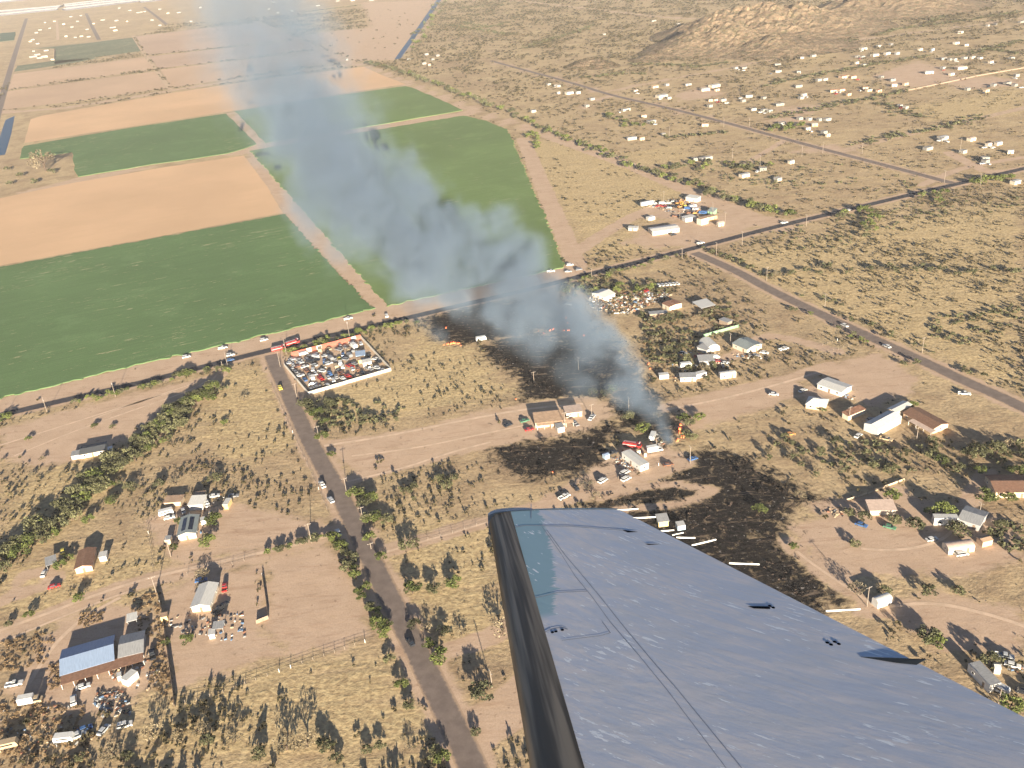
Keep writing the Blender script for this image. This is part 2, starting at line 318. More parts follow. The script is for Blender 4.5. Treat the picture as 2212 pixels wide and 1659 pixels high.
# ---- ground material
def ground_mat():
    k = NB('desert_soil'); p = k.pos()
    at = k.N('Attribute', attribute_name='tone'); sep = k.N('SeparateColor'); k.L(at.outputs['Color'], sep.inputs[0])
    big = k.noise(p, 0.012, 4, 0.6); mid = k.noise(p, 0.06, 5, 0.62); fine = k.noise(p, 0.55, 5, 0.65); grit = k.noise(p, 1.7, 3, 0.6)
    pr = k.map(p, -0.35, (0.03, 0.22, 1)); streak = k.noise(pr, 1.0, 5, 0.65, 0.6)
    soil = k.mix(k.ramp(big, 0.35, 0.65), (0.42, 0.305, 0.185), (0.51, 0.385, 0.225))
    soil = k.mix(k.ramp(mid, 0.42, 0.66, 0.0, 0.55), soil, (0.27, 0.185, 0.115))
    sw = k.math('ADD', sep.outputs[2], k.math('MULTIPLY', k.math('SUBTRACT', streak, 0.5), 2.2))
    straw = k.mix(k.ramp(fine, 0.35, 0.7), (0.46, 0.34, 0.18), (0.58, 0.45, 0.245))
    c = k.mix(k.math('MULTIPLY', k.ramp(sw, 0.25, 0.95), 0.85), soil, straw)
    c = k.mix(k.ramp(fine, 0.40, 0.58, 0.7, 0.0), c, k.mix(0.5, c, (0.17, 0.115, 0.075)))
    # bare, driven soil: smooth, pinkish
    bare = k.mix(k.ramp(k.noise(p, 0.09, 5, 0.6), 0.3, 0.7), (0.48, 0.345, 0.245), (0.54, 0.395, 0.285)); bare = k.mix(k.ramp(grit, 0.3, 0.65, 0.45, 0.0), bare, (0.36, 0.235, 0.155)); bare = k.mix(k.ramp(k.noise(k.map(p, -0.35, (0.05, 0.3, 1)), 1.0, 5, 0.7, 1.2), 0.5, 0.7, 0.0, 0.55), bare, (0.33, 0.21, 0.14)); bare = k.mix(k.ramp(k.noise(p, 0.3, 5, 0.75), 0.6, 0.68, 0.0, 0.7), bare, (0.20, 0.13, 0.085))
    dm = k.ramp(k.math('ADD', sep.outputs[1], k.math('MULTIPLY', k.math('SUBTRACT', k.noise(p, 0.11, 6, 0.7), 0.5), 2.0)), 0.28, 0.85)
    c = k.mix(dm, c, bare)
    # burnt
    bn = k.noise(p, 0.2, 7, 0.75, 0.5); ash = k.mix(k.ramp(fine, 0.4, 0.75), (0.010, 0.009, 0.009), (0.04, 0.033, 0.03))
    ash = k.mix(k.ramp(k.noise(k.map(p, 0.5, (0.07, 0.3, 1)), 1.0, 6, 0.75, 0.8), 0.55, 0.66, 0.0, 0.85), ash, (0.19, 0.14, 0.10)); ash = k.mix(k.ramp(k.noise(p, 0.45, 4, 0.7), 0.62, 0.68, 0.0, 0.8), ash, (0.30, 0.27, 0.25))
    bm_ = k.ramp(k.math('ADD', sep.outputs[0], k.math('MULTIPLY', k.math('SUBTRACT', bn, 0.5), 2.2)), 0.25, 0.7)
    c = k.mix(bm_, c, ash)
    k.L(c, k.b.inputs['Base Color']); k.b.inputs['Roughness'].default_value = 0.95; k.b.inputs['Specular IOR Level'].default_value = 0.1
    h = k.math('ADD', k.math('MULTIPLY', fine, 0.35), k.math('ADD', k.math('MULTIPLY', grit, 0.10), k.math('MULTIPLY', mid, 1.4)))
    h = k.math('ADD', h, k.math('MULTIPLY', streak, 0.3))
    k.bump(h, 0.55, 1.0); k.L(k.math('SUBTRACT', 0.55, k.math('MULTIPLY', dm, 0.4)), [n for n in k.n if n.bl_idname == 'ShaderNodeBump'][0].inputs['Strength'])
    return k.m
GM = ground_mat()
INNER = (-460, 560, 120, 1020)
def make_ground():
    P1, F1 = grid(-460, 560, 120, 1020, 2.5); P2, F2 = grid(-3600, 2800, -180, 6220, 20, INNER)
    # a farther skirt to the horizon
    V3 = []; F3 = []
    ring = [(-20000, -8000), (20000, -8000), (20000, 26000), (-20000, 26000)]; inn = [(-3600, -180), (2800, -180), (2800, 6220), (-3600, 6220)]
    P = np.vstack([P1, P2, ring, inn]); n1, n2 = len(P1), len(P1) + len(P2)
    F3 = [(n2 + a, n2 + (a + 1) % 4, n2 + 4 + (a + 1) % 4, n2 + 4 + a) for a in range(4)]
    F = np.vstack([F1, F2 + n1, np.array(F3)])
    me = npmesh('ground', np.c_[P, np.zeros(len(P))], F, GM)
    b, d, s = tones(P); at = me.attributes.new('tone', 'FLOAT_COLOR', 'POINT')
    at.data.foreach_set('color', np.stack([b, d, s, np.ones(len(P))], 1).astype(np.float32).ravel())
    o = link('ground', me); tag(o, 'dry tan desert ground with bare dirt and burnt patches', None, None, 'structure')
make_ground()
# ---- roads
def asphalt(name, c):
    k = NB(name); p = k.pos()
    f = k.ramp(k.noise(p, 0.25, 5, 0.6), 0.3, 0.7); g = k.noise(p, 3.0, 3, 0.6)
    cc = k.mix(f, tuple(v * 0.82 for v in c), tuple(v * 1.12 for v in c)); cc = k.mix(k.ramp(g, 0.4, 0.7, 0, 0.25), cc, tuple(v * 0.6 for v in c))
    at = k.N('Attribute', attribute_name='edge').outputs['Fac']; e = k.ramp(k.math('ADD', at, k.math('MULTIPLY', k.math('SUBTRACT', k.noise(p, 0.5, 4, 0.65), 0.5), 0.5)), 0.72, 1.0)
    cc = k.mix(e, cc, (0.40, 0.28, 0.19)); k.L(cc, k.b.inputs['Base Color']); k.b.inputs['Roughness'].default_value = 0.9; k.b.inputs['Specular IOR Level'].default_value = 0.2
    return k.m
A_dark = asphalt('shadowed_asphalt', (0.048, 0.046, 0.055)); A_old = asphalt('worn_asphalt', (0.185, 0.145, 0.125)); A_dirt = asphalt('graded_dirt', (0.50, 0.36, 0.24))  # highway asphalt darkened so its colour includes the shadow along the road
def strip(name, line, width, z, m, label):
    line = np.asarray(line); t = np.gradient(line, axis=0); t /= np.linalg.norm(t, axis=1)[:, None]; nn = np.c_[-t[:, 1], t[:, 0]]
    offs = np.array([-0.5, -0.36, 0.0, 0.36, 0.5]) * width; V = []; E = []
    for p, q in zip(line, nn):
        for o_ in offs: V.append((p[0] + q[0] * o_, p[1] + q[1] * o_, z)); E.append(abs(o_) / (width * 0.5))
    F = [(i * 5 + j, i * 5 + j + 1, i * 5 + j + 6, i * 5 + j + 5) for i in range(len(line) - 1) for j in range(4)]
    me = npmesh(name, np.array(V), np.array(F)[:, ::-1], m); a = me.attributes.new('edge', 'FLOAT', 'POINT'); a.data.foreach_set('value', np.array(E, np.float32))
    o = link(name, me); tag(o, label, None, None, 'structure'); return o
strip('highway', R_highway, 7.6, 0.06, A_dark, 'dark asphalt highway running past the green fields')
strip('side_road', R_side, 9.0, 0.05, A_old, 'worn grey brown side road running to the highway')
strip('side_road', R_right, 8.6, 0.05, A_old, 'worn asphalt road between the desert lots')
strip('side_road', R_upper, 8.0, 0.045, A_old, 'worn asphalt road through the far house lots')
for nm, r, wd in TRACKS: strip(nm, r, wd, 0.04, A_dirt, 'pale graded dirt road across the desert')
for px_, wd, m_, lb in (([(57, 40), (28, 130), (0, 228), (-30, 330)], 13, A_old, 'grey farm road along the far fields'), ([(186, 29), (200, 60), (214, 86)], 12, A_old, 'grey street of the far settlement'), ([(311, 15), (335, 33), (360, 53)], 12, A_old, 'grey street at the smoky end of the far settlement'), ([(122, 42), (124, 62), (125, 86)], 8, A_dirt, 'narrow pale street of the far settlement'), ([(287, 77), (335, 150), (369, 194)], 9, A_dirt, 'pale lane between the brown ploughed fields'), ([(60, 42), (200, 26), (420, 2)], 9, A_dirt, 'pale lane in front of the feed sheds'), ([(40, 108), (200, 92), (290, 78)], 7, A_dirt, 'pale lane along the faded field'), ([(640, 80), (760, 62), (905, 45)], 10, A_dirt, 'pale lane beside the canal meadow')):
    strip('dirt_road' if m_ is A_dirt else 'side_road', smoothline(GN(px_)), wd, 0.05, m_, lb)
RUT = asphalt('pale_rut', (0.60, 0.44, 0.315))
for px_, wd in (([(0, 962), (120, 925), (260, 880), (380, 845)], 1.7), ([(30, 985), (150, 935), (290, 885), (400, 848), (450, 822)], 1.5), ([(200, 905), (300, 868), (420, 828)], 1.6), ([(260, 995), (330, 945), (400, 890), (440, 840), (470, 808)], 1.8), ([(700, 963), (850, 940), (1000, 908), (1140, 882), (1260, 872)], 2.4), ([(760, 985), (900, 968), (1030, 940), (1150, 915)], 1.6), ([(750, 1040), (860, 1015), (980, 975), (1060, 955)], 1.8), ([(0, 1362), (110, 1322), (230, 1276), (330, 1246), (480, 1212), (640, 1178), (730, 1152)], 2.2), ([(20, 1380), (130, 1334), (240, 1290), (340, 1258)], 1.4), ([(820, 1196), (930, 1165), (1060, 1126)], 1.6), ([(1720, 1190), (1760, 1222), (1850, 1282), (1900, 1316)], 1.5), ([(1860, 1185), (1930, 1190), (2010, 1178), (2060, 1150), (2090, 1090)], 1.8), ([(1440, 885), (1560, 862), (1690, 828), (1780, 800)], 2.2), ([(1920, 1310), (2020, 1300), (2150, 1330), (2260, 1370)], 2.0), ([(60, 1480), (110, 1400), (170, 1340), (260, 1290)], 2.0)):
    strip('wheel_track', smoothline(GN(px_), 3), wd, 0.022, RUT, 'pale wheel track worn into the dirt')
# ---- fields
def crop_mat(name, c, dead):
    k = NB(name); p = k.pos(); q = k.map(p, -ROWA)
    rows = k.noise(k.map(q, 0, (0.03, 1.2, 1)), 1.0, 3, 0.6); big = k.noise(p, 0.008, 3, 0.5); fine = k.noise(p, 1.3, 4, 0.7)
    cc = k.mix(k.ramp(big, 0.3, 0.7), tuple(v * 0.86 for v in c), tuple(v * 1.12 for v in c)); cc = k.mix(k.ramp(rows, 0.35, 0.7, 0.0, 0.45), cc, tuple(v * 0.62 for v in c)); cc = k.mix(k.ramp(k.noise(p, 0.03, 5, 0.65), 0.5, 0.72, 0.0, 0.4), cc, tuple((v + 0.02) * 1.3 for v in c))
    cc = k.mix(k.ramp(fine, 0.35, 0.75, 0.35, 0.0), cc, tuple(v * 0.55 for v in c))
    gaps = k.noise(k.map(q, 0, (0.07, 0.45, 1)), 1.0, 4, 0.75, 0.3); dens = k.noise(p, 0.012, 2, 0.5)
    g = k.ramp(k.math('ADD', gaps, k.math('MULTIPLY', dens, 0.25)), dead, dead + 0.05)
    cc = k.mix(k.math('MULTIPLY', g, 0.8), cc, (0.42, 0.36, 0.22))
    k.L(cc, k.b.inputs['Base Color']); k.b.inputs['Roughness'].default_value = 0.85; k.b.inputs['Specular IOR Level'].default_value = 0.15
    k.bump(k.math('ADD', rows, fine), 0.35, 0.35); return k.m
def plough_mat(name, c):
    k = NB(name); p = k.pos(); q = k.map(p, -ROWA)
    rows = k.noise(k.map(q, 0, (0.012, 0.5, 1)), 1.0, 4, 0.65); big = k.noise(p, 0.006, 4, 0.55)
    cc = k.mix(k.ramp(big, 0.3, 0.7), tuple(v * 0.88 for v in c), tuple(v * 1.08 for v in c)); cc = k.mix(k.ramp(rows, 0.35, 0.7, 0.0, 0.3), cc, tuple(v * 0.8 for v in c))
    k.L(cc, k.b.inputs['Base Color']); k.b.inputs['Roughness'].default_value = 0.95; k.b.inputs['Specular IOR Level'].default_value = 0.1
    k.bump(rows, 0.25, 0.3); return k.m
FM = {'crop3': crop_mat('lime_crop', (0.158, 0.235, 0.082), 0.77), 'crop': crop_mat('green_crop', (0.122, 0.205, 0.08), 0.755), 'crop2': crop_mat('dark_crop', (0.06, 0.11, 0.07), 0.85), 'faded': crop_mat('faded_crop', (0.15, 0.17, 0.10), 0.70),
      'tan': plough_mat('ploughed_tan', (0.60, 0.395, 0.24)), 'brown': plough_mat('ploughed_brown', (0.50, 0.345, 0.235)), 'brown2': plough_mat('ploughed_dull', (0.45, 0.315, 0.23))}
FL = {'crop3': 'lighter green crop field beside the smoke', 'crop': 'green crop field of fine rows', 'crop2': 'dark green crop field beyond the canal road', 'faded': 'faded grey green field near the white farmstead', 'tan': 'smooth sandy orange ploughed field', 'brown': 'brown ploughed field', 'brown2': 'dull brown ploughed field under the smoke'}
def ragged(poly, step, amp, seed):
    out = []; poly = np.asarray(poly)
    for a, b in zip(poly, np.roll(poly, -1, 0)):
        n = max(1, int(np.linalg.norm(b - a) / step))
        for i in range(n):
            p = a + (b - a) * i / n; out.append(p + amp * np.array([mnoise.noise(Vector((p[0] * 0.23, p[1] * 0.23, seed))), mnoise.noise(Vector((p[0] * 0.23, p[1] * 0.23, seed + 9)))]))
    return out
for n_, (nm, kd, px) in enumerate(FIELDS):
    g = FIELD_G[n_]; crop = kd.startswith('crop'); pts = ragged(g, 2.5 if g[:, 1].mean() < 1100 else 20.0, 3.2 if crop else 1.2, n_)
    z = 0.45 if crop else 0.03
    V = [(p[0], p[1], z) for p in pts]; F = [tuple(range(len(V)))]
    if crop:
        nv = len(V); V += [(p[0], p[1], 0.0) for p in pts]; F += [(i, i + nv, (i + 1) % nv + nv, (i + 1) % nv) for i in range(nv)]
    bmx = bmesh.new(); vs = [bmx.verts.new(v) for v in V]
    for f in F: bmx.faces.new([vs[i] for i in f])
    bmesh.ops.recalc_face_normals(bmx, faces=bmx.faces)
    for f in bmx.faces:
        if len(f.verts) > 4 and f.normal.z < 0: bmesh.ops.reverse_faces(bmx, faces=list(bmx.faces)); break
    bmesh.ops.triangulate(bmx, faces=[f for f in bmx.faces if len(f.verts) > 4])
    me = bpy.data.meshes.new(nm); bmx.to_mesh(me); bmx.free(); me.materials.append(FM[kd]); o = link(nm, me); tag(o, FL[kd], None, None, 'structure')
# ---- canals: water between raised dirt banks
k = NB('canal_water'); k.b.inputs['Base Color'].default_value = (0.012, 0.045, 0.085, 1); k.b.inputs['Roughness'].default_value = 0.4; k.b.inputs['Specular IOR Level'].default_value = 0.15
k.bump(k.noise(k.pos(), 0.8, 3), 0.08, 0.1); WATER = k.m
for c in CANAL_G:
    if c[:, 1].max() > 2500:
        a, b = c[0], c[1]; c = np.vstack([c[:1] + (c[0] - c[5]) * 0.8, c[1:2] + (c[1] - c[2]) * 0.8, c[2:]])
    o = mesh('canal_water', [(p[0], p[1], 0.05) for p in c], [tuple(range(len(c)))], WATER); tag(o, 'blue water of the irrigation canal', None, None, 'structure')
    if o.data.polygons[0].normal.z < 0: o.data.flip_normals()
    cl = np.vstack([c, c[:1]])
# ================================================================== ROCKY HILLS
def rock_mat():
    k = NB('hill_rock'); p = k.pos()
    a = k.noise(p, 0.05, 6, 0.65); b = k.noise(p, 0.25, 5, 0.7); 
    c = k.mix(k.ramp(a, 0.35, 0.65), (0.21, 0.16, 0.105), (0.30, 0.23, 0.15)); c = k.mix(k.ramp(b, 0.45, 0.6, 0.7, 0.0), c, (0.20, 0.13, 0.085))
    c = k.mix(k.ramp(k.noise(p, 0.12, 4, 0.7), 0.5, 0.58, 0.0, 0.8), c, (0.11, 0.095, 0.055))
    k.L(c, k.b.inputs['Base Color']); k.b.inputs['Roughness'].default_value = 0.95; k.b.inputs['Specular IOR Level'].default_value = 0.1
    k.bump(k.math('ADD', k.math('MULTIPLY', a, 3.0), b), 0.9, 3.0); return k.m
ROCK = rock_mat()
HILLS = [('rocky_hill', 'tan rocky desert hill rising beyond the house lots', [((1486, 84), 18.7, 85), ((1518, 59), 28.8, 100), ((1573, 54), 31.7, 110), ((1561, 30), 33.8, 130), ((1610, 22), 36.0, 170), ((1660, 18), 37.4, 190), ((1710, 16), 36.0, 180), ((1750, 28), 27.4, 130), ((1570, 82), 17.3, 90), ((1670, 78), 18.7, 110), ((1730, 82), 13.0, 95)], 6.0),
         ('rocky_hill', 'small rocky outcrop beside the road through the far lots', [((1276, 123), 10.8, 40), ((1258, 132), 7.9, 34), ((1298, 134), 6.5, 34)], 3.0),
         ('rocky_hill', 'low jagged spur of rock at the foot of the hill', [((1405, 118), 7.2, 40), ((1440, 102), 11.5, 48), ((1468, 88), 15.8, 50), ((1425, 114), 7.9, 45)], 4.0),
         ('rocky_hill', 'dark far ridge behind the hill road', [((1850, -8), 30, 130), ((1930, -30), 40, 180)], 12.0)]
HILL_XY = []
for nm, lab, peaks, s in HILLS:
    pk = [(G(p, z), r) for p, z, r in peaks]
    x0 = min(q.x - r for q, r in pk) - 10; x1 = max(q.x + r for q, r in pk) + 10; y0 = min(q.y - r for q, r in pk) - 10; y1 = max(q.y + r for q, r in pk) + 10
    P, F = grid(x0, x1, y0, y1, s); z = np.full(len(P), -1.0)
    for q, r in pk:
        d = np.hypot(P[:, 0] - q.x, P[:, 1] - q.y) / r; h = q.z * np.maximum(0, 1 - d) ** 1.15; z = np.maximum(z, h) + 0.10 * np.minimum(np.maximum(z, 0), h)
    for i in range(len(P)):
        if z[i] > 0:
            v = Vector((P[i, 0] * 0.02, P[i, 1] * 0.02, 3.1)); rg = 1 - abs(mnoise.noise(v * 1.0)) * 0.8 - abs(mnoise.noise(v * 2.7)) * 0.6 - abs(mnoise.noise(v * 6.5)) * 0.5
            z[i] *= 0.80 + 0.42 * rg
    z -= 0.6; me = npmesh(nm, np.c_[P, z], F[:, :], ROCK); me.polygons.foreach_set('use_smooth', [False] * len(me.polygons)); me.flip_normals() if me.polygons[0].normal.z < 0 else None
    o = link(nm, me); tag(o, lab, None, None, 'structure'); HILL_XY.append((P, z))
# ================================================================== AIRCRAFT WING (banked away from the sun, low sun grazing the upper skin)
wt, wx = math.radians(8.8), math.radians(4.0)
wn = Vector((math.sin(wx), math.sin(wt) * math.cos(wx), math.cos(wt) * math.cos(wx)))
O3 = Vector((0, 0, ALT)); wc = wn.dot(ray((1100, 1105)) * 7.0)
def Wp(p, lift=0.0):
    d = ray(p); return O3 + d * (wc / wn.dot(d)) + wn * lift
L0, L1, T0, T1 = Wp((1056, 1110)), Wp((1152, 1659)), Wp((1336, 1100)), Wp((2212, 1549))
B0, B1 = Wp((1103, 1118)), Wp((1255, 1659))
wroot = empty('aircraft_wing', (L0 + T0) / 2, 0, 'blue grey aircraft wing with dark leading edge and white static wicks', 'aircraft wing')
worg = Vector(wroot.location)
def LE(v): return L0 + (L1 - L0) * v
def TE(v): return T0 + (T1 - T0) * v
def uboot(v):
    b = B0 + (B1 - B0) * v; return max(0.03, (b - LE(v)).dot((TE(v) - LE(v)).normalized()) / (TE(v) - LE(v)).length)
def upper(u): return 0.030 * math.sin(math.pi * min(1, u) ** 0.7) + 0.0
def surf(u, v, lift=0.0):
    a, b = LE(v), TE(v); c = (b - a).length; p = a + (b - a) * u
    return p + wn * (upper(u) * c * 0.6 - 0.018 * c * max(0, 1 - u / 0.08) ** 2 + lift)
NV, NU = 60, 40; vmax = 1.45; vs_ = [vmax * (i / NV) for i in range(NV + 1)]
def paint_mat():
    k = NB('wing_paint'); at = k.N('Attribute', attribute_name='wuv').outputs['Vector']; sp = k.N('SeparateXYZ'); k.L(at, sp.inputs[0]); u, v = sp.outputs[0], sp.outputs[1]
    q = k.map(at, 0.0, (1.0, 3.2, 1)); flow = k.map(k.map(at, -0.68), 0.0, (5.0, 20.0, 1)); big = k.noise(q, 3.5, 5, 0.65); st = k.noise(flow, 1.5, 6, 0.7, 0.8); st2 = k.noise(k.map(k.map(at, -0.60), 0.0, (12.0, 46.0, 1)), 1.3, 5, 0.7, 0.5)
    c = k.mix(k.ramp(big, 0.38, 0.62), (0.63, 0.62, 0.62), (0.75, 0.695, 0.66)); c = k.mix(k.ramp(st, 0.40, 0.60, 0.75, 0.0), c, (0.55, 0.585, 0.65)); c = k.mix(k.ramp(st2, 0.52, 0.68, 0.0, 0.35), c, (0.78, 0.73, 0.73)); c = k.mix(k.ramp(st2, 0.30, 0.44, 0.25, 0.0), c, (0.40, 0.44, 0.52))
    edge = k.math('ADD', u, k.math('MULTIPLY', k.math('SUBTRACT', k.noise(k.map(at, 0, (3.0, 26.0, 1)), 2.2, 5, 0.72), 0.5), 0.16)); lim = k.math('SUBTRACT', 0.38, k.math('MULTIPLY', v, 0.42))
    teal = k.ramp(k.math('SUBTRACT', lim, edge), -0.008, 0.008); tv = k.ramp(v, 0.52, 0.56, 1.0, 0.0); c = k.mix(k.math('MULTIPLY', teal, tv), c, (0.32, 0.46, 0.48))
    chip = k.noise(k.map(k.map(at, -0.75), 0.0, (14.0, 46.0, 1)), 1.5, 3, 0.6); where = k.noise(q, 2.6, 3, 0.6)
    ch = k.ramp(k.math('ADD', chip, k.math('MULTIPLY', where, 0.6)), 0.94, 0.97); c = k.mix(ch, c, (0.88, 0.88, 0.86))
    k.L(c, k.b.inputs['Base Color']); k.b.inputs['Roughness'].default_value = 0.42; k.b.inputs['Specular IOR Level'].default_value = 0.45
    k.L(k.ramp(st, 0.3, 0.7, 0.36, 0.55), k.b.inputs['Roughness']); k.bump(k.math('ADD', st, st2), 0.06, 0.01); return k.m
def wing_sheet(name, uf, m, extra=None):
    V = []; A = []; n = len(uf(0.0))
    for v in vs_:
        for u, l in uf(v): V.append(surf(u, v, l) - worg); A.append((u, v, 0))
    F = [(i * n + j, i * n + j + 1, (i + 1) * n + j + 1, (i + 1) * n + j) for i in range(NV) for j in range(n - 1)]
    me = npmesh(name, np.array(V), np.array(F), m); a = me.attributes.new('wuv', 'FLOAT_VECTOR', 'POINT'); a.data.foreach_set('vector', np.array(A, np.float32).ravel())
    me.polygons.foreach_set('use_smooth', [True] * len(me.polygons))
    if Vector(me.polygons[len(me.polygons) // 2].normal).dot(wn) < 0: me.flip_normals()
    return link(name, me, wroot)
PAINT = paint_mat()
skin = wing_sheet('upper_skin', lambda v: [(uboot(v) + (1 - uboot(v)) * j / NU, 0.0) for j in range(NU + 1)], PAINT)
bk = NB('boot_rubber'); at_ = bk.N('Attribute', attribute_name='wuv').outputs['Vector']
bk.L(bk.mix(bk.ramp(bk.noise(bk.map(at_, 0, (30, 1.5, 1)), 1.0, 3), 0.4, 0.62), (0.09, 0.07, 0.045), (0.30, 0.24, 0.165)), bk.b.inputs['Base Color']); bk.b.inputs['Roughness'].default_value = 0.55; bk.b.inputs['Specular IOR Level'].default_value = 0.35  # brown streaks paint the reflected ground into the black rubber
def boot_prof(v):
    ub = uboot(v); c = 1.0
    return [(0.10, -0.16), (0.05, -0.15), (0.015, -0.12), (0.0, -0.07), (0.012, -0.03), (0.05, -0.008), (ub * 0.8, -0.001), (ub + 0.004, 0.004)]
wing_sheet('leading_edge_boot', boot_prof, bk.m)
WHITE = M('chalk_white', (0.80, 0.78, 0.72), 0.6, 0.08, 2.0); DARKM = M('dark_metal', (0.012, 0.013, 0.018), 0.9, 0.3, 3.0, spec=0.0); UNDER = M('wing_underside_paint', (0.3, 0.3, 0.32), 0.6, 0.1, 2.0)
wing_sheet('lower_skin', lambda v: [(0.10, -0.16), (0.3, -0.17), (0.6, -0.10), (0.999, -0.012)], UNDER)
# trailing edge strip and tip cap
mb = MB()
for i in range(NV):
    a, b = vs_[i], vs_[i + 1]; q = [surf(1, a) - worg, surf(1, b) - worg, surf(1, b, -0.012) - worg, surf(1, a, -0.012) - worg]; mb.add(q, [(0, 1, 2, 3)])
mb.build('trailing_edge', UNDER, wroot)
CAPM = M('tip_cap_paint', (0.24, 0.30, 0.38), 0.4, 0.2, 4.0)
def tip_cap(name, u0, u1, rad, m, n=24):
    V = []; F = []; out = (L0 - L1).normalized()
    for i in range(n + 1):
        u = u0 + (u1 - u0) * i / n; r = rad * (0.35 + 0.65 * math.sin(math.pi * min(1, (i / n) * 0.9 + 0.1)) ** 0.5); s_ = surf(u, 0.0)
        for j in range(9):
            t = math.pi * j / 8; V.append(s_ + out * (r * math.sin(t)) + wn * (0.004 - r * 1.3 * (1 - math.cos(t)) / 2) - worg)
    F = [(i * 9 + j, i * 9 + j + 1, i * 9 + j + 10, i * 9 + j + 9) for i in range(n) for j in range(8)]
    return mesh(name, V, F, m, wroot, True)
tip_cap('tip_cap', 0.0, 0.34, 0.17, CAPM); tip_cap('tip_edge', 0.34, 0.998, 0.05, PAINT)
# panel seams, hinge slots, holes, wicks and the hinge fairing
def seam(px, wd):
    mb = MB(); pts = []
    for a, b in zip(px[:-1], px[1:]):
        for k_ in range(6): pts.append((a[0] + (b[0] - a[0]) * k_ / 6, a[1] + (b[1] - a[1]) * k_ / 6))
    pts.append(px[-1]); P = [on_skin(p, 0.0013) for p in pts]
    for a, b in zip(P[:-1], P[1:]):
        s_ = (b - a).normalized().cross(wn) * wd * 0.5; mb.add([a - s_, a + s_, b + s_, b - s_], [(0, 1, 2, 3)])
    mb.build('panel_seam', SEAM, wroot)
def on_skin(p, lift):
    q = Wp(p)
    for _ in range(4):       # find the curved skin under this direction
        v = max(0, min(1.4, (q - L0).dot((L1 - L0).normalized()) / (L1 - L0).length)); 
        for __ in range(12):
            a, b = LE(v), TE(v); u = (q - a).dot((b - a)) / (b - a).length_squared; r = q - (a + (b - a) * u); v += r.dot((L1 - L0).normalized()) / (L1 - L0).length * 0.8
        a, b = LE(v), TE(v); off_ = upper(max(0, min(1, u))) * (b - a).length * 0.6 + lift
        d = ray(p); q2 = O3 + d * ((wc + off_) / wn.dot(d)); q = q2 - wn * off_
    return q2 - worg
SEAM = M('seam_sealant', (0.34, 0.36, 0.41), 0.7, 0.2, 4.0)
t2, t3 = (lambda x, y: T(2, 2, x, y)), (lambda x, y: T(2, 3, x, y)); t33 = lambda x, y: T(3, 3, x, y)
seam([t2(300, 1260), t2(460, 1480), t2(612, 1659), t3(770, 190), t3(1000, 480), t3(1270, 800), t3(1420, 970), t3(1985, 1659)], 0.005)
seam([t2(262, 1235), t2(420, 1460), t2(545, 1659), t3(700, 190), t3(850, 400), t3(1100, 690), t3(1360, 1010), t3(1850, 1659)], 0.004)
seam([t2(10, 1240), t2(110, 1222), t2(500, 1228), t2(950, 1262)], 0.010); seam([t3(190, 190), t3(400, 140), t3(650, 130)], 0.008)
seam([t3(275, 490), t3(340, 455), t3(430, 440), t3(480, 460)], 0.009); seam([t3(430, 555), t3(760, 515), t3(850, 490), t3(780, 395)], 0.005)
seam([t2(165, 1035), t2(165, 1160)], 0.006)
def slot(px, lift=0.0004):
    P = [on_skin(p, 0.0014) for p in px]; mb = MB(); up = wn * lift
    n = len(P); mb.add([p for p in P] + [p + up for p in P], [tuple(range(n)), tuple(range(n, 2 * n))] + [(i, (i + 1) % n, n + (i + 1) % n, n + i) for i in range(n)]); mb.build('hinge_slot', DARKM, wroot)
slot([t2(950, 1260), t2(1090, 1278), t2(1000, 1282)]); slot([t2(1145, 1380), t2(1285, 1383), t2(1180, 1390)]); slot([t3(2035, 260), t3(2212, 262), t3(2212, 284), t3(2090, 280)])
for x, y in ((512, 575), (578, 568), (612, 586), (545, 592), (15, 258), (45, 272), (5, 275)):
    p = on_skin(t33(x, y), 0.0012); mb = MB(); mb.tube(p - wn * 0.004, p + wn * 0.0005, 0.011, n=10); mb.build('drain_hole', DARKM, wroot)
for x, y in ((350, 485), (380, 478), (435, 465)):
    p = on_skin(t3(x, y), 0.0012); mb = MB(); mb.tube(p - wn * 0.004, p + wn * 0.0005, 0.010, n=10); mb.build('drain_hole', DARKM, wroot)
for a, b in ((t2(905, 1087), t2(1090, 1078)), (t2(1045, 1155), t2(1240, 1149)), (t2(1285, 1268), t2(1400, 1263)), (t2(1385, 1303), t2(1480, 1285)), (t2(1420, 1322), t2(1584, 1330)), (t2(1553, 1390), t2(1762, 1344)), (t2(1876, 1544), t2(2138, 1558)), (t33(500, 298), t33(798, 286))):
    mb = MB(); mb.tube(Wp(a, -0.004) - worg, Wp(b, 0.0) - worg, 0.006, 0.005, 8); mb.build('static_wick', WHITE, wroot)
fa, fb = on_skin(t33(800, 700), 0.0), Wp(t33(1365, 722)) - worg; fs = (fb - fa).normalized().cross(wn) * 0.045
mb = MB(); mb.add([fa, fb, (fa + fb) / 2 + fs + wn * 0.002, fb * 0.8 + fa * 0.2 + fs * 1.2, fa + wn * 0.002, fb + wn * 0.003, (fa + fb) / 2 + wn * 0.0035], [(0, 1, 3, 2), (0, 2, 6, 4), (2, 3, 5, 6), (0, 4, 6, 5, 1), (3, 1, 5)]); mb.build('hinge_fairing', M('fairing_grey', (0.035, 0.042, 0.05), 0.8, 0.2, 3.0, spec=0.1), wroot)
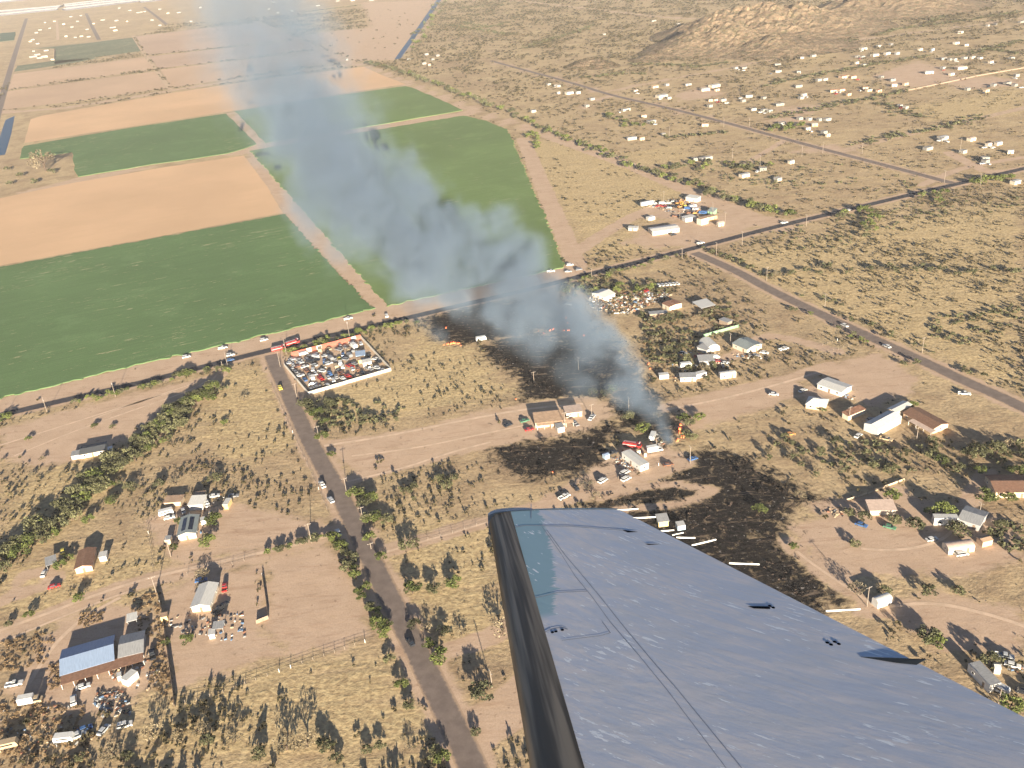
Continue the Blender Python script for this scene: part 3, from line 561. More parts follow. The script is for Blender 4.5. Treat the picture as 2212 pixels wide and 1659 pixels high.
# ================================================================== BUILDINGS
CREAM = M('cream_wall', (0.62, 0.54, 0.42), 0.85, 0.12, 0.8); TANW = M('tan_wall', (0.52, 0.41, 0.29), 0.85, 0.15, 0.8); PEACH = M('peach_wall', (0.60, 0.42, 0.29), 0.85, 0.12, 0.8)
WHW = M('white_wall', (0.60, 0.575, 0.52), 0.8, 0.1, 0.8); GREYW = M('grey_wall', (0.35, 0.34, 0.33), 0.85, 0.15, 0.8); YELW = M('yellow_wall', (0.62, 0.47, 0.22), 0.8, 0.15, 0.9); WOODW = M('weathered_wood', (0.30, 0.22, 0.16), 0.9, 0.35, 2.0)
BROWNW = M('brown_wall', (0.24, 0.15, 0.10), 0.85, 0.2, 1.0); REDW = M('red_painted_metal', (0.42, 0.06, 0.035), 0.6, 0.2, 1.0); BLUEW = M('pale_blue_metal', (0.42, 0.52, 0.60), 0.5, 0.2, 1.0); GREENW = M('green_painted_metal', (0.22, 0.36, 0.22), 0.6, 0.2, 1.0)
RSTREAK = (6.0, 0.6, 1.0)
R_DARK = M('charcoal_roof', (0.075, 0.08, 0.088), 0.75, 0.2, 0.8, streak=RSTREAK); R_GREY = M('grey_metal_roof', (0.30, 0.30, 0.30), 0.55, 0.25, 0.7, streak=RSTREAK); R_WHITE = M('white_metal_roof', (0.52, 0.51, 0.48), 0.5, 0.14, 0.7, streak=RSTREAK)
R_BROWN = M('brown_shingle_roof', (0.19, 0.105, 0.07), 0.9, 0.25, 1.2); R_BLUE = M('blue_metal_roof', (0.24, 0.31, 0.43), 0.35, 0.15, 0.6, streak=RSTREAK); R_TAN = M('tan_flat_roof', (0.40, 0.27, 0.18), 0.9, 0.2, 0.6); R_RUST = M('rusty_roof', (0.27, 0.14, 0.09), 0.85, 0.4, 0.7)
R_GREEN = M('grey_green_roof', (0.22, 0.25, 0.25), 0.7, 0.2, 0.7, streak=RSTREAK); R_PINK = M('pale_pink_roof', (0.50, 0.38, 0.31), 0.8, 0.15, 0.7)
GLASS = M('dark_glass', (0.018, 0.022, 0.03), 0.12, 0.3, 2.0, spec=0.7); TRIM = M('white_trim', (0.7, 0.68, 0.63), 0.7, 0.1, 2.0); DOORM = M('dull_door', (0.22, 0.15, 0.10), 0.7, 0.2, 2.0); SOLAR = M('solar_panel', (0.012, 0.016, 0.03), 0.18, 0.3, 1.0, spec=0.6)
FOOT = []
def roof_mesh(kind, w, d, h, pitch, ov, th=0.12):
    mb = MB(); x0, x1, y0, y1 = -ov, w + ov, -ov, d + ov; e = 0.004
    if kind == 'gx':
        r = pitch * d / 2; m_ = d / 2; k_ = pitch * ov
        mb.prism([(y0, h - k_ + e), (m_, h + r + e), (y1, h - k_ + e), (y1, h - k_ + th), (m_, h + r + th), (y0, h - k_ + th)], x0, x1, 'x')
    elif kind == 'gy':
        r = pitch * w / 2; m_ = w / 2; k_ = pitch * ov
        mb.prism([(x0, h - k_ + e), (m_, h + r + e), (x1, h - k_ + e), (x1, h - k_ + th), (m_, h + r + th), (x0, h - k_ + th)], y0, y1, 'y')
    elif kind == 'hip':
        r = pitch * d / 2; k_ = pitch * ov; i_ = min(d / 2, w * 0.3)
        V = [(x0, y0, h - k_ + th), (x1, y0, h - k_ + th), (x1, y1, h - k_ + th), (x0, y1, h - k_ + th), (i_, d / 2, h + r + th), (w - i_, d / 2, h + r + th), (x0, y0, h - k_ + e), (x1, y0, h - k_ + e), (x1, y1, h - k_ + e), (x0, y1, h - k_ + e)]
        mb.add(V, [(0, 1, 5, 4), (1, 2, 5), (2, 3, 4, 5), (3, 0, 4), (0, 1, 7, 6), (1, 2, 8, 7), (2, 3, 9, 8), (3, 0, 6, 9), (6, 7, 8, 9)])
    elif kind == 'shed':
        r = pitch * d; mb.prism([(y0, h - pitch * ov + e), (y1, h + r + pitch * ov + e), (y1, h + r + pitch * ov + th), (y0, h - pitch * ov + th)], x0, x1, 'x')
    elif kind == 'flat':
        mb.box(x0, x1, y0, y1, h + e, h + th)
    elif kind in ('archx', 'archy'):
        L = (x0, x1) if kind == 'archx' else (y0, y1); s = d if kind == 'archx' else w; n = 10; o_ = []; i_ = []
        for a in range(n + 1):
            t = math.pi * a / n; o_.append((s / 2 - (s / 2 + 0.06) * math.cos(t), h + pitch * s / 2 * math.sin(t) + 0.06)); i_.append((s / 2 - (s / 2 - 0.02) * math.cos(t), h + pitch * s / 2 * math.sin(t) + 0.004))
        mb.prism(i_ + o_[::-1], L[0], L[1], 'x' if kind == 'archx' else 'y')
    return mb
def wall_mesh(kind, w, d, h, pitch):
    mb = MB()
    if kind == 'gy': mb.prism([(0, 0), (w, 0), (w, h), (w / 2, h + pitch * w / 2), (0, h)], 0, d, 'y')
    elif kind == 'gx': mb.prism([(0, 0), (d, 0), (d, h), (d / 2, h + pitch * d / 2), (0, h)], 0, w, 'x')
    elif kind == 'shed': mb.prism([(0, 0), (d, 0), (d, h + pitch * d), (0, h)], 0, w, 'x')
    elif kind in ('archx', 'archy'):
        s = d if kind == 'archx' else w; pr = [(0, 0), (s, 0)] + [(s / 2 + (s / 2 - 0.03) * math.cos(math.pi * a / 10), h + pitch * s / 2 * math.sin(math.pi * a / 10)) for a in range(11)]
        mb.prism(pr, 0, w if kind == 'archx' else d, 'x' if kind == 'archx' else 'y')
    else: mb.box(0, w, 0, d, 0, h)
    return mb
_wd = {}
def opening(parent, kind, x, z, ww, hh, side='f', off=0.0):
    key = (kind, ww, hh)
    if key not in _wd:
        mb = MB(); t = 0.10
        if kind == 'window': mb.box(0, ww, -0.07, 0.0, 0, t).box(0, ww, -0.07, 0, hh - t, hh).box(0, t, -0.07, 0, t, hh - t).box(ww - t, ww, -0.07, 0, t, hh - t); g = MB().box(t, ww - t, -0.035, -0.01, t, hh - t)
        else: mb.box(0, ww, -0.06, 0.0, 0, hh); g = MB().box(ww * 0.8, ww * 0.9, -0.12, -0.06, hh * 0.45, hh * 0.52)
        _wd[key] = (mb.data(kind, TRIM if kind == 'window' else DOORM), g.data('pane' if kind == 'window' else 'handle', GLASS if kind == 'window' else TRIM))
    a, b = _wd[key]; o = link(kind, a, parent); link('pane' if kind == 'window' else 'handle', b, o)
    if side == 'f': o.location = (x, -off - 0.003, z)
    elif side == 'r': o.location = (off + 0.003, x, z); o.rotation_euler[2] = math.pi / 2
    else: o.location = (-off - 0.003, x + ww, z); o.rotation_euler[2] = -math.pi / 2
    return o
def frame(p1, p2):
    a, b = G(p1), G(p2); d = b - a; return a, math.atan2(d.y, d.x), d.length
def house(p1, p2, depth, h, roof, wm, rm, label, cat='house', name='house', pitch=0.28, ov=0.4, win=True, group=None, annex=(), porch=None, solar=False, w=None, door=True):
    a, rz, wl = frame(p1, p2); w = w or wl
    r = empty(name, a, rz, label, cat, group)
    c = a + Vector((math.cos(rz) * w / 2 - math.sin(rz) * depth / 2, math.sin(rz) * w / 2 + math.cos(rz) * depth / 2, 0)); FOOT.append((c.x, c.y, max(w, depth) * 0.62 + 1))
    wall_mesh(roof, w, depth, h, pitch).build('wall', wm, r)
    ro = roof_mesh(roof, w, depth, h, pitch, ov).build('roof', rm, r)
    if win:
        n = max(1, int(w // 3.6)); s = w / n
        for i in range(n):
            if door and i == n // 2: opening(r, 'door', i * s + s * 0.5 - 0.45, 0.02, 0.9, 2.0)
            else: opening(r, 'window', i * s + s * 0.5 - 0.6, 0.95, 1.2, 1.0)
        for i in range(max(1, int(depth // 5))): opening(r, 'window', depth * (i + 0.5) / max(1, int(depth // 5)) - 0.5, 0.95, 1.0, 1.0, 'r', w); opening(r, 'window', depth * (i + 0.5) / max(1, int(depth // 5)) - 0.5, 0.95, 1.0, 1.0, 'l', 0)
    for (x0, x1, y0, y1, hh, am, ar) in annex:
        q = MB().box(x0, x1, y0, y1, 0, hh).build('annex', am, r); MB().box(x0 - 0.25, x1 + 0.25, y0 - 0.25, y1 + 0.25, hh + 0.004, hh + 0.12).build('annex_roof', ar, q)
    if porch:
        x0, x1, dp, pm = porch; pr = MB().prism([(-dp, h - 0.55), (-0.02, h - 0.1), (-0.02, h - 0.02), (-dp, h - 0.47)], x0, x1, 'x').build('porch_roof', pm, r)
        n = max(2, int((x1 - x0) / 3.5) + 1)
        for i in range(n): xx = x0 + 0.15 + (x1 - x0 - 0.3) * i / (n - 1); MB().box(xx - 0.07, xx + 0.07, -dp + 0.08, -dp + 0.22, 0, h - 0.56).build('post', TRIM, pr)
    if solar:
        for sgn in (0.18, 0.58):
            xa = w * sgn; q = MB()
            z0, z1 = h + pitch * min(xa, w - xa) + 0.17, h + pitch * min(xa + w * 0.24, w - xa - w * 0.24) + 0.17
            q.add([(xa, depth * .15, z0), (xa + w * .24, depth * .15, z1), (xa + w * .24, depth * .85, z1), (xa, depth * .85, z0), (xa, depth * .15, z0 + .05), (xa + w * .24, depth * .15, z1 + .05), (xa + w * .24, depth * .85, z1 + .05), (xa, depth * .85, z0 + .05)], [(0, 1, 2, 3), (4, 5, 6, 7), (0, 1, 5, 4), (1, 2, 6, 5), (2, 3, 7, 6), (3, 0, 4, 7)]).build('solar_panel', SOLAR, ro)
    return r
def canopy(p1, p2, depth, h, rm, label, cat='carport', name='carport', tilt=0.05, group=None):
    a, rz, w = frame(p1, p2); r = empty(name, a, rz, label, cat, group); FOOT.append((a.x, a.y, w))
    MB().prism([(-0.3, h), (depth + 0.3, h + tilt * depth), (depth + 0.3, h + tilt * depth + 0.1), (-0.3, h + 0.1)], -0.3, w + 0.3, 'x').build('roof', rm, r)
    for x in (0.1, w - 0.1):
        for y in (0.1, depth - 0.1): MB().box(x - 0.06, x + 0.06, y - 0.06, y + 0.06, 0, h + tilt * y).build('post', GREYW, r)
    return r
t = T
house(t(0,2,702,647), t(0,2,912,607), 8.5, 2.4, 'gx', CREAM, R_DARK, 'long low shed with charcoal roof and white annex near the wash trees', 'shed', 'shed', pitch=0.2, annex=[(-4.2, -0.02, 0.6, 5.5, 2.1, WHW, R_GREY)])
house(t(0,2,1548,1357), t(0,2,1702,1330), 13, 2.7, 'gy', CREAM, R_GREEN, 'cream gabled house with rows of dark solar panels on its grey roof', solar=True)
house(t(0,2,662,1642), t(0,2,806,1612), 12, 2.6, 'gy', PEACH, R_BROWN, 'peach house with brown shingle gable roof in the grassy yard', annex=[(8.3, 11.0, 5.0, 8.5, 2.3, WHW, R_WHITE)])
canopy(t(0,2,415,1612), t(0,2,500,1585), 5.5, 2.4, R_GREY, 'grey metal carport beside the peach house')
house(t(0,2,1425,1062), t(0,2,1568,1052), 5, 2.2, 'flat', TANW, R_TAN, 'low tan shed with pens behind the solar panel house', 'shed', 'shed', win=False)
house(t(0,2,1690,1008), t(0,2,1782,996), 3, 2.6, 'flat', YELW, R_TAN, 'yellow storage container behind the white canopy truck', 'container', 'storage_container', win=False, ov=0.05)
house(t(0,2,1640,1092), t(0,2,1758,1086), 6, 2.8, 'shed', WHW, R_WHITE, 'white metal roofed shed in front of the yellow container', 'shed', 'shed', pitch=0.1, win=False)
house(t(0,2,1930,1083), t(0,2,1976,1082), 5, 2.4, 'flat', YELW, R_WHITE, 'yellow fronted camper standing apart behind the solar panel house', 'camper', 'camper', win=False, ov=0.05)
house(t(0,2,1745,1226), t(0,2,1786,1215), 3, 2.3, 'flat', WHW, R_WHITE, 'small white shed against the solar panel house', 'shed', 'shed', win=False, ov=0.1)
house(t(0,2,1430,1388), t(0,2,1480,1382), 3, 2.2, 'flat', TANW, R_GREY, 'little tan pump house by the leaning utility pole', 'hut', 'pump_house', win=False, ov=0.1)
house(t(0,3,545,905), t(0,3,997,772), 13, 2.6, 'gx', BROWNW, R_BLUE, 'long house with shiny blue metal roof and brown porch', pitch=0.22, porch=(0, 26.5, 4.5, R_BROWN))
house(t(0,3,1045,752), t(0,3,1247,702), 11, 2.6, 'gx', GREYW, R_GREY, 'grey roofed garage beside the blue roofed house', 'garage', 'garage', pitch=0.16)
house(t(0,3,1110,958), t(0,3,1206,876), 3.0, 2.6, 'flat', WHW, R_WHITE, 'white box trailer parked below the grey roofed garage', 'trailer', 'box_trailer', win=False, ov=0.03)
house(t(0,3,1022,912), t(0,3,1060,900), 2.2, 1.9, 'flat', CREAM, R_WHITE, 'small cream cabinet next to the white box trailer', 'shed', 'shed', win=False, ov=0.05)
house(t(0,3,1665,314), t(0,3,1824,300), 12.5, 2.6, 'gy', CREAM, R_WHITE, 'cream house with pale white gable roof beside the bare corral')
canopy(t(0,3,1112,436), t(0,3,1190,416), 4, 2.2, R_WHITE, 'white canopy behind the grey roofed garage', 'canopy', 'canopy')
house(t(0,3,1812,548), t(0,3,1862,538), 3, 2.0, 'flat', WHW, R_WHITE, 'white animal shelter at the foot of the corral yard', 'shelter', 'animal_shelter', win=False, ov=0.2)
house(t(0,3,1395,395), t(0,3,1452,383), 2.5, 1.9, 'flat', YELW, R_TAN, 'small yellow shed at the fence of the corral yard', 'shed', 'shed', win=False, ov=0.1)
canopy(t(0,3,1850,500), t(0,3,1935,488), 3.5, 2.2, R_GREY, 'grey shade canopy above the white animal shelter', 'canopy', 'canopy')
# middle: the yard the fire reached
house(t(2,2,205,380), t(2,2,458,354), 9, 2.7, 'shed', CREAM, R_TAN, 'cream house with tan sloping roof on the round dirt yard', pitch=0.06, porch=(0.5, 18, 2.2, R_TAN))
house(t(2,2,470,294), t(2,2,606,277), 7, 2.6, 'flat', CREAM, R_PINK, 'smaller cream building behind the tan roofed house', pitch=0.05)
house(t(2,2,398,424), t(2,2,456,412), 4.5, 2.6, 'flat', WHW, R_GREY, 'white flat roofed hut in front of the tan roofed house', 'hut', 'hut', win=False, ov=0.1)
house(t(2,2,950,640), t(2,2,1108,760), 4.6, 2.9, 'gx', WHW, R_WHITE, 'long white mobile home with ribbed roof between the burnt patches', 'mobile home', 'mobile_home', pitch=0.08, ov=0.15)
house(t(2,2,1268,1238), t(2,2,1352,1228), 4.2, 2.6, 'shed', YELW, R_GREY, 'cream yellow shed with grey roof on burnt ground past the wing', 'shed', 'shed', pitch=0.1, win=False)
house(t(2,2,1432,1268), t(2,2,1500,1258), 3.2, 2.0, 'flat', BLUEW, R_WHITE, 'pale blue box standing on burnt ground past the wing', 'box', 'storage_box', win=False, ov=0.03)
house(t(2,2,1080,606), t(2,2,1110,600), 1.6, 1.6, 'flat', CREAM, R_TAN, 'small cream tank box behind the white mobile home', 'box', 'storage_box', win=False, ov=0.03)
house(t(2,2,1142,632), t(2,2,1164,630), 1.4, 1.8, 'flat', CREAM, R_TAN, 'narrow cream box near the shadow of the white mobile home', 'box', 'storage_box', win=False, ov=0.03)
house(t(2,2,805,655), t(2,2,845,640), 2.2, 1.9, 'gx', BLUEW, R_BLUE, 'pale blue hut beside the dark vehicle at the mobile home', 'hut', 'hut', win=False, ov=0.1)
# right hand compounds
house(t(3,2,425,40), t(3,2,630,112), 9, 2.6, 'gx', WHW, R_WHITE, 'long white metal house with porch facing the bare oval yard', pitch=0.16)
house(t(3,2,325,210), t(3,2,490,236), 8, 2.4, 'hip', TANW, R_WHITE, 'square tan cottage with pale pyramid roof', pitch=0.4)
house(t(3,2,690,318), t(3,2,835,258), 3.5, 2.6, 'shed', CREAM, R_RUST, 'narrow cream shed with red brown roof beside the slab', 'shed', 'shed', pitch=0.1, win=False)
house(t(3,2,825,400), t(3,2,945,452), 17, 3.6, 'gy', WHW, R_WHITE, 'big white metal barn with open door and grey white roof', 'barn', 'barn', pitch=0.3, win=False, ov=0.1)
house(t(3,2,1030,262), t(3,2,1100,292), 11, 3.0, 'gy', CREAM, R_WHITE, 'white roofed workshop between the barn and the brown roofed house', 'workshop', 'workshop', pitch=0.2)
house(t(3,2,1165,292), t(3,2,1420,432), 9, 2.7, 'gx', PEACH, R_BROWN, 'long brown shingle house with pale porch roof by the barn', pitch=0.24, porch=(6, 19, 3.0, R_PINK))
house(t(3,2,880,1135), t(3,2,1102,1130), 6, 2.3, 'shed', CREAM, R_PINK, 'open pink roofed pole barn near the burnt edge', 'barn', 'pole_barn', pitch=0.1, win=False)
house(t(3,2,1430,1222), t(3,2,1640,1226), 3.0, 3.2, 'flat', WHW, R_WHITE, 'white and black motorhome parked against the grey house', 'motorhome', 'motorhome', ov=0.03)
house(t(3,2,1640,1215), t(3,2,1820,1272), 10, 2.7, 'gx', GREYW, R_GREY, 'grey white roofed house standing behind the motorhome', pitch=0.2)
house(t(3,2,1555,1478), t(3,2,1782,1448), 4.5, 2.0, 'archx', CREAM, R_PINK, 'rounded cream mobile home near the small tan shed', 'mobile home', 'mobile_home', pitch=0.5, ov=0.05)
house(t(3,2,1850,1412), t(3,2,1936,1390), 3.2, 2.3, 'gx', PEACH, R_TAN, 'small tan shed alone at the edge of the yard', 'shed', 'shed', win=False, ov=0.15)
house(t(3,2,1960,985), t(3,2,2330,985), 12, 2.9, 'gx', TANW, R_BROWN, 'wide tan ranch house with brown roof behind green trees', pitch=0.2)
house(t(3,3,945,285), t(3,3,1068,240), 3.0, 2.4, 'archx', WHW, R_WHITE, 'white tank trailer by the fence corner', 'trailer', 'tank_trailer', pitch=0.6, win=False, ov=0.0)
house(t(3,3,1720,820), t(3,3,1900,1010), 4.0, 2.9, 'flat', WHW, R_GREY, 'grey topped mobile home standing nearest the wing edge', 'mobile home', 'mobile_home', ov=0.1)
house(t(3,3,1950,845), t(3,3,2005,850), 2.5, 2.4, 'gx', WHW, R_WHITE, 'tiny white hut under the grey tree beside the mobile home', 'hut', 'hut', win=False, ov=0.1)
# compounds beyond the fire
house(t(2,1,1690,1386), t(2,1,1797,1366), 11, 0.9, 'archy', WHW, R_WHITE, 'white quonset hut with rounded metal roof', 'quonset hut', 'quonset_hut', pitch=0.85, win=False, ov=0.0)
house(t(2,1,1600,1370), t(2,1,1680,1400), 5, 2.2, 'shed', WHW, R_GREY, 'low grey lean-to beside the quonset hut', 'shed', 'shed', pitch=0.1, win=False)
house(t(2,1,1905,1345), t(2,1,2030,1400), 11, 2.7, 'gx', CREAM, R_GREEN, 'grey green roofed house in the compound behind the green fence', pitch=0.22)
house(t(2,1,2035,1395), t(2,1,2140,1370), 9, 2.8, 'gy', CREAM, R_GREEN, 'cream gabled wing joined to the grey green roofed house', pitch=0.3)
house(t(2,1,1300,1000), t(2,1,1362,1030), 9, 2.9, 'gx', CREAM, R_RUST, 'cream walled house with broken brown roof beside the scrap yard', pitch=0.1)
house(t(2,1,1190,1080), t(2,1,1346,1066), 4.5, 1.6, 'flat', WOODW, R_GREY, 'low weathered shed with grey roof below the broken roofed house', 'shed', 'shed', win=False, ov=0.1)
canopy(t(2,1,1560,985), t(2,1,1636,1040), 9, 2.6, R_WHITE, 'white flat canopy standing alone among the bushes', 'canopy', 'canopy')
house(t(2,1,1215,378), t(2,1,1446,346), 10, 3.0, 'gx', CREAM, R_WHITE, 'long cream building with white roof north of the highway', pitch=0.14)
house(t(2,1,1182,250), t(2,1,1236,238), 4, 2.4, 'flat', WHW, R_WHITE, 'white trailer at the edge of the machinery yard', 'trailer', 'box_trailer', win=False, ov=0.05)
house(t(2,1,1500,262), t(2,1,1590,245), 6, 3.0, 'flat', WHW, R_WHITE, 'white block office of the machinery yard', 'office', 'office')
house(t(2,1,1635,290), t(2,1,1696,272), 5, 4.6, 'flat', CREAM, R_TAN, 'tall cream storage block beside the machinery yard', 'building', 'storage_block', win=False, ov=0.05)
house(t(2,1,1696,250), t(2,1,1772,232), 5, 2.6, 'flat', YELW, R_TAN, 'low yellow store beside the tall cream block', 'building', 'store_room', ov=0.05)
house(t(2,1,1690,192), t(2,1,1740,200), 5, 2.6, 'shed', GREENW, R_GREEN, 'green roofed shelter behind the cream block', 'shelter', 'shelter', win=False)
house(t(2,1,1785,300), t(2,1,1832,292), 4, 2.6, 'gx', CREAM, R_PINK, 'lone pink hut on the bare lot by the highway', 'hut', 'hut')
house(t(2,1,1500,75), t(2,1,1596,90), 6, 3.0, 'shed', WHW, R_WHITE, 'white roofed shed behind the machinery yard', 'shed', 'shed', pitch=0.08, win=False)
house(t(2,1,1005,335), t(2,1,1080,338), 5, 2.4, 'gx', GREYW, R_GREY, 'grey cottage under green trees north of the highway', 'cottage', 'cottage')
house(t(2,1,690,905), t(2,1,800,945), 9, 2.6, 'gy', WHW, R_WHITE, 'white roofed house at the smoky side of the scrap yard', pitch=0.2)
house(t(2,1,1455,1640), t(2,1,1590,1635), 4.5, 2.4, 'shed', WHW, R_GREY, 'long pale roofed trailer house in the brush', 'mobile home', 'mobile_home', pitch=0.05)
house(t(2,1,1590,1618), t(2,1,1682,1592), 3, 2.3, 'flat', WHW, R_WHITE, 'white trailer end to end with the pale roofed trailer house', 'trailer', 'box_trailer', win=False, ov=0.05)
house(t(2,1,1800,1618), t(2,1,1936,1600), 3, 2.6, 'archx', WHW, R_WHITE, 'white rounded camper trailer by the curving drive', 'camper', 'camper_trailer', pitch=0.3, ov=0.02)
house(t(2,1,1620,1500), t(2,1,1745,1492), 6, 2.5, 'shed', GREYW, R_GREY, 'grey roofed shed among the parked vehicles of the compound', 'shed', 'shed', pitch=0.1)
house(t(2,1,1790,1135), t(2,1,1862,1160), 4, 2.4, 'flat', WOODW, R_GREY, 'half built grey frame shed behind the green fence', 'shed', 'shed', win=False)
house(t(2,1,1275,1620), t(2,1,1356,1612), 3, 2.2, 'flat', WHW, R_WHITE, 'small white trailer at the edge of the smoke', 'trailer', 'box_trailer', win=False, ov=0.05)
# salvage yard sheds
house(t(1,1,870,1450), t(1,1,945,1440), 5, 2.4, 'shed', BLUEW, R_BLUE, 'blue roofed shed inside the walled salvage yard', 'shed', 'shed', pitch=0.1, win=False)
house(t(1,1,890,1485), t(1,1,950,1470), 4, 2.2, 'flat', YELW, R_TAN, 'yellow hut inside the walled salvage yard', 'hut', 'hut', win=False)
house(t(1,1,930,1515), t(1,1,1003,1500), 5, 2.8, 'gx', WHW, R_GREY, 'white cabin inside the walled salvage yard', 'cabin', 'cabin')
# far house lots (upper right): tile, x, y, width m, kind
LOTS = '''2 395 815 7 m;2 475 820 16 g;2 560 815 10 m;2 680 870 10 w;2 640 930 9 w;2 170 975 10 w;2 1060 800 9 h;2 1220 765 14 t;2 1330 745 8 w;2 1500 745 13 w;2 1270 850 22 g;2 1345 860 9 w;2 1640 790 18 g;2 1730 760 22 g;2 1760 790 10 d;2 960 965 17 w;2 1180 1070 16 w;2 1120 1020 10 t;2 1640 1095 12 t;2 1000 1215 16 w;2 1110 1215 8 t;2 1300 1180 5 w;2 1570 1395 6 w;2 1640 1395 20 w;2 1700 880 9 d;2 1810 880 11 w;2 1750 880 9 t;2 1705 930 9 w;2 2020 845 14 w;2 2170 860 9 w;2 1990 600 12 w;2 1930 600 8 w;2 1210 190 16 w;2 1430 215 12 w;2 790 305 8 w;2 1990 885 9 w;2 1990 1540 14 g;2 2140 1480 10 w;2 2070 960 10 w;2 2170 970 10 w;2 310 740 8 w;2 390 755 8 w;2 2130 385 12 w;2 370 755 6 m;3 60 570 14 w;3 65 630 14 w;3 250 635 9 w;3 280 510 8 w;3 380 495 13 w;3 205 365 10 w;3 270 390 14 h;3 320 400 12 m;3 810 435 16 g;3 950 410 10 w;3 1060 395 8 w;3 910 490 16 g;3 1020 475 14 g;3 1110 475 10 m;3 1310 440 10 h;3 1420 440 7 b;3 770 500 8 w;3 810 505 10 w;3 760 555 8 g;3 820 575 10 w;3 640 680 18 r;3 720 680 12 r;3 430 705 10 w;3 480 700 12 w;3 240 760 15 w;3 975 680 8 w;3 1060 705 12 w;3 1070 750 10 h;3 1180 740 10 t;3 540 800 12 r;3 620 795 14 r;3 690 830 9 r;3 820 775 10 r;3 860 795 12 d;3 950 800 10 r;3 300 835 10 g;3 280 860 8 w;3 70 920 17 w;3 10 975 8 w;3 1500 520 12 w;3 1570 525 12 w;3 1610 525 8 w;3 1690 515 12 w;3 1760 510 10 g;3 1830 515 10 w;3 1920 550 10 h;3 2100 515 10 w;3 1620 385 14 g;3 1700 400 9 g;3 1640 290 14 g;3 1510 600 8 w;3 1640 605 22 p;3 1360 640 16 g;3 1580 655 10 g;3 1950 750 8 w;3 2060 735 14 w;3 2130 750 8 w;3 1720 785 9 w;3 1880 800 10 t;3 2140 665 9 w;3 2180 200 22 w;3 1960 220 10 w;3 1900 230 6 w;3 1350 70 14 w;3 1140 930 6 w;3 1190 945 7 w;3 270 1040 8 w;3 350 1045 8 w;3 110 1085 12 w;3 380 1095 10 y;3 440 1050 7 w;3 500 1050 12 w;3 480 1160 8 w;3 510 1185 7 h;3 330 1130 8 g;3 1500 1215 15 g;3 1370 1305 14 w;3 1750 1225 12 h;3 1685 1330 9 w;3 1850 1390 10 w;3 1880 1415 8 w;3 1900 1270 8 h;3 1980 1260 10 g;3 2070 1330 9 g;3 2130 1600 12 g;3 190 1420 8 g;3 80 1570 9 w;3 1500 1225 9 w'''
FARW = M('far_white_wall', (0.33, 0.305, 0.265), 0.85, 0.2, 0.3, rand=0.35); FARR = M('far_white_roof', (0.31, 0.295, 0.275), 0.7, 0.2, 0.3, rand=0.4)
KIND = {'w': (FARW, FARR, 'white', 'flat'), 'g': (CREAM, R_GREY, 'grey roofed', 'gx'), 't': (TANW, R_TAN, 'tan', 'gx'), 'h': (CREAM, R_PINK, 'cream', 'gx'), 'm': (GREYW, R_WHITE, 'grey walled', 'gx'), 'd': (TANW, R_DARK, 'dark roofed', 'gx'), 'r': (PEACH, R_RUST, 'red roofed', 'gx'), 'b': (BLUEW, R_BLUE, 'pale blue', 'gx'), 'p': (CREAM, R_PINK, 'pale pink roofed', 'hip'), 'y': (YELW, R_WHITE, 'yellow', 'flat')}
far_data = {}; FARW2 = M('distant_white_wall', (0.27, 0.25, 0.22), 0.9, 0.2, 0.3)
def far_house(p, wd, kd, rz, nm, lab, grp, dp=None, h=2.7):
    wm, rm, cw, roof = KIND[kd]; wm = FARW2 if kd == 'w' and h > 3 else wm; wd = max(4, round(wd * (0.6 if h < 3 else 0.5))); dp = dp or (4.6 if kd == 'w' else min(9.0, wd * 0.65)); key = (wd, kd, dp, h)
    if key not in far_data: far_data[key] = (wall_mesh(roof, wd, dp, h, 0.2).data('wall', wm), roof_mesh(roof, wd, dp, h, 0.2, 0.25).data('roof', rm))
    g = G(p); r = empty(nm, g, rz, lab % cw, nm.replace('_', ' '), grp); link('wall', far_data[key][0], r); link('roof', far_data[key][1], r); FOOT.append((g.x + wd / 2 * math.cos(rz), g.y + wd / 2 * math.sin(rz) + 3, wd * 0.6))
    n = max(1, int(wd // 5))
    for i in range(n): opening(r, 'door' if i == n // 2 and kd != 'w' else 'window', wd * (i + 0.5) / n - 0.6, 0.9 if not (i == n // 2 and kd != 'w') else 0.02, 1.4 if not (i == n // 2 and kd != 'w') else 1.0, 1.1 if not (i == n // 2 and kd != 'w') else 2.0)
    return r
ZONES = [('beside the far asphalt road', R_upper, 45), ('along the dirt road to the highway', R_lot, 70), ('along the long graded dirt road', R_lot2, 70), ('close to the highway', R_highway, 90), ('near the canal hedge', GN([(795, 141), (1000, 215), (1200, 300), (1690, 470)]), 80), ('by the long low wall', GN([(1954, 197), (2212, 147)]), 80), ('below the rocky hill', GN([(1450, 130), (1700, 120), (1850, 90)]), 160)]
def zone(p):
    g = np.array([G2(p)])
    for nm, L, d in ZONES:
        if dist_line(g, L)[0] < d: return nm
    return 'on the open lots between the dirt roads'
for q in LOTS.split(';'):
    ti, x, y, wd, kd = q.split(); ti, x, y, wd = int(ti), float(x), float(y), float(wd)
    rz = ROWA + rnd.choice((0, 0, 0, 0, math.radians(-12), math.radians(-30))) + rnd.uniform(-0.05, 0.05)
    mob = kd == 'w' and wd > 11
    far_house(T(ti, 0, x, y), wd, kd, rz, 'mobile_home' if mob else 'house', ('long %s mobile home ' if mob else ((('tiny' if wd < 9 else 'small') + ' %s trailer ') if kd == 'w' else (('small' if wd < 11 else 'wide') + ' %s house '))) + zone(T(ti, 0, x, y)), 'houses on the far desert lots')
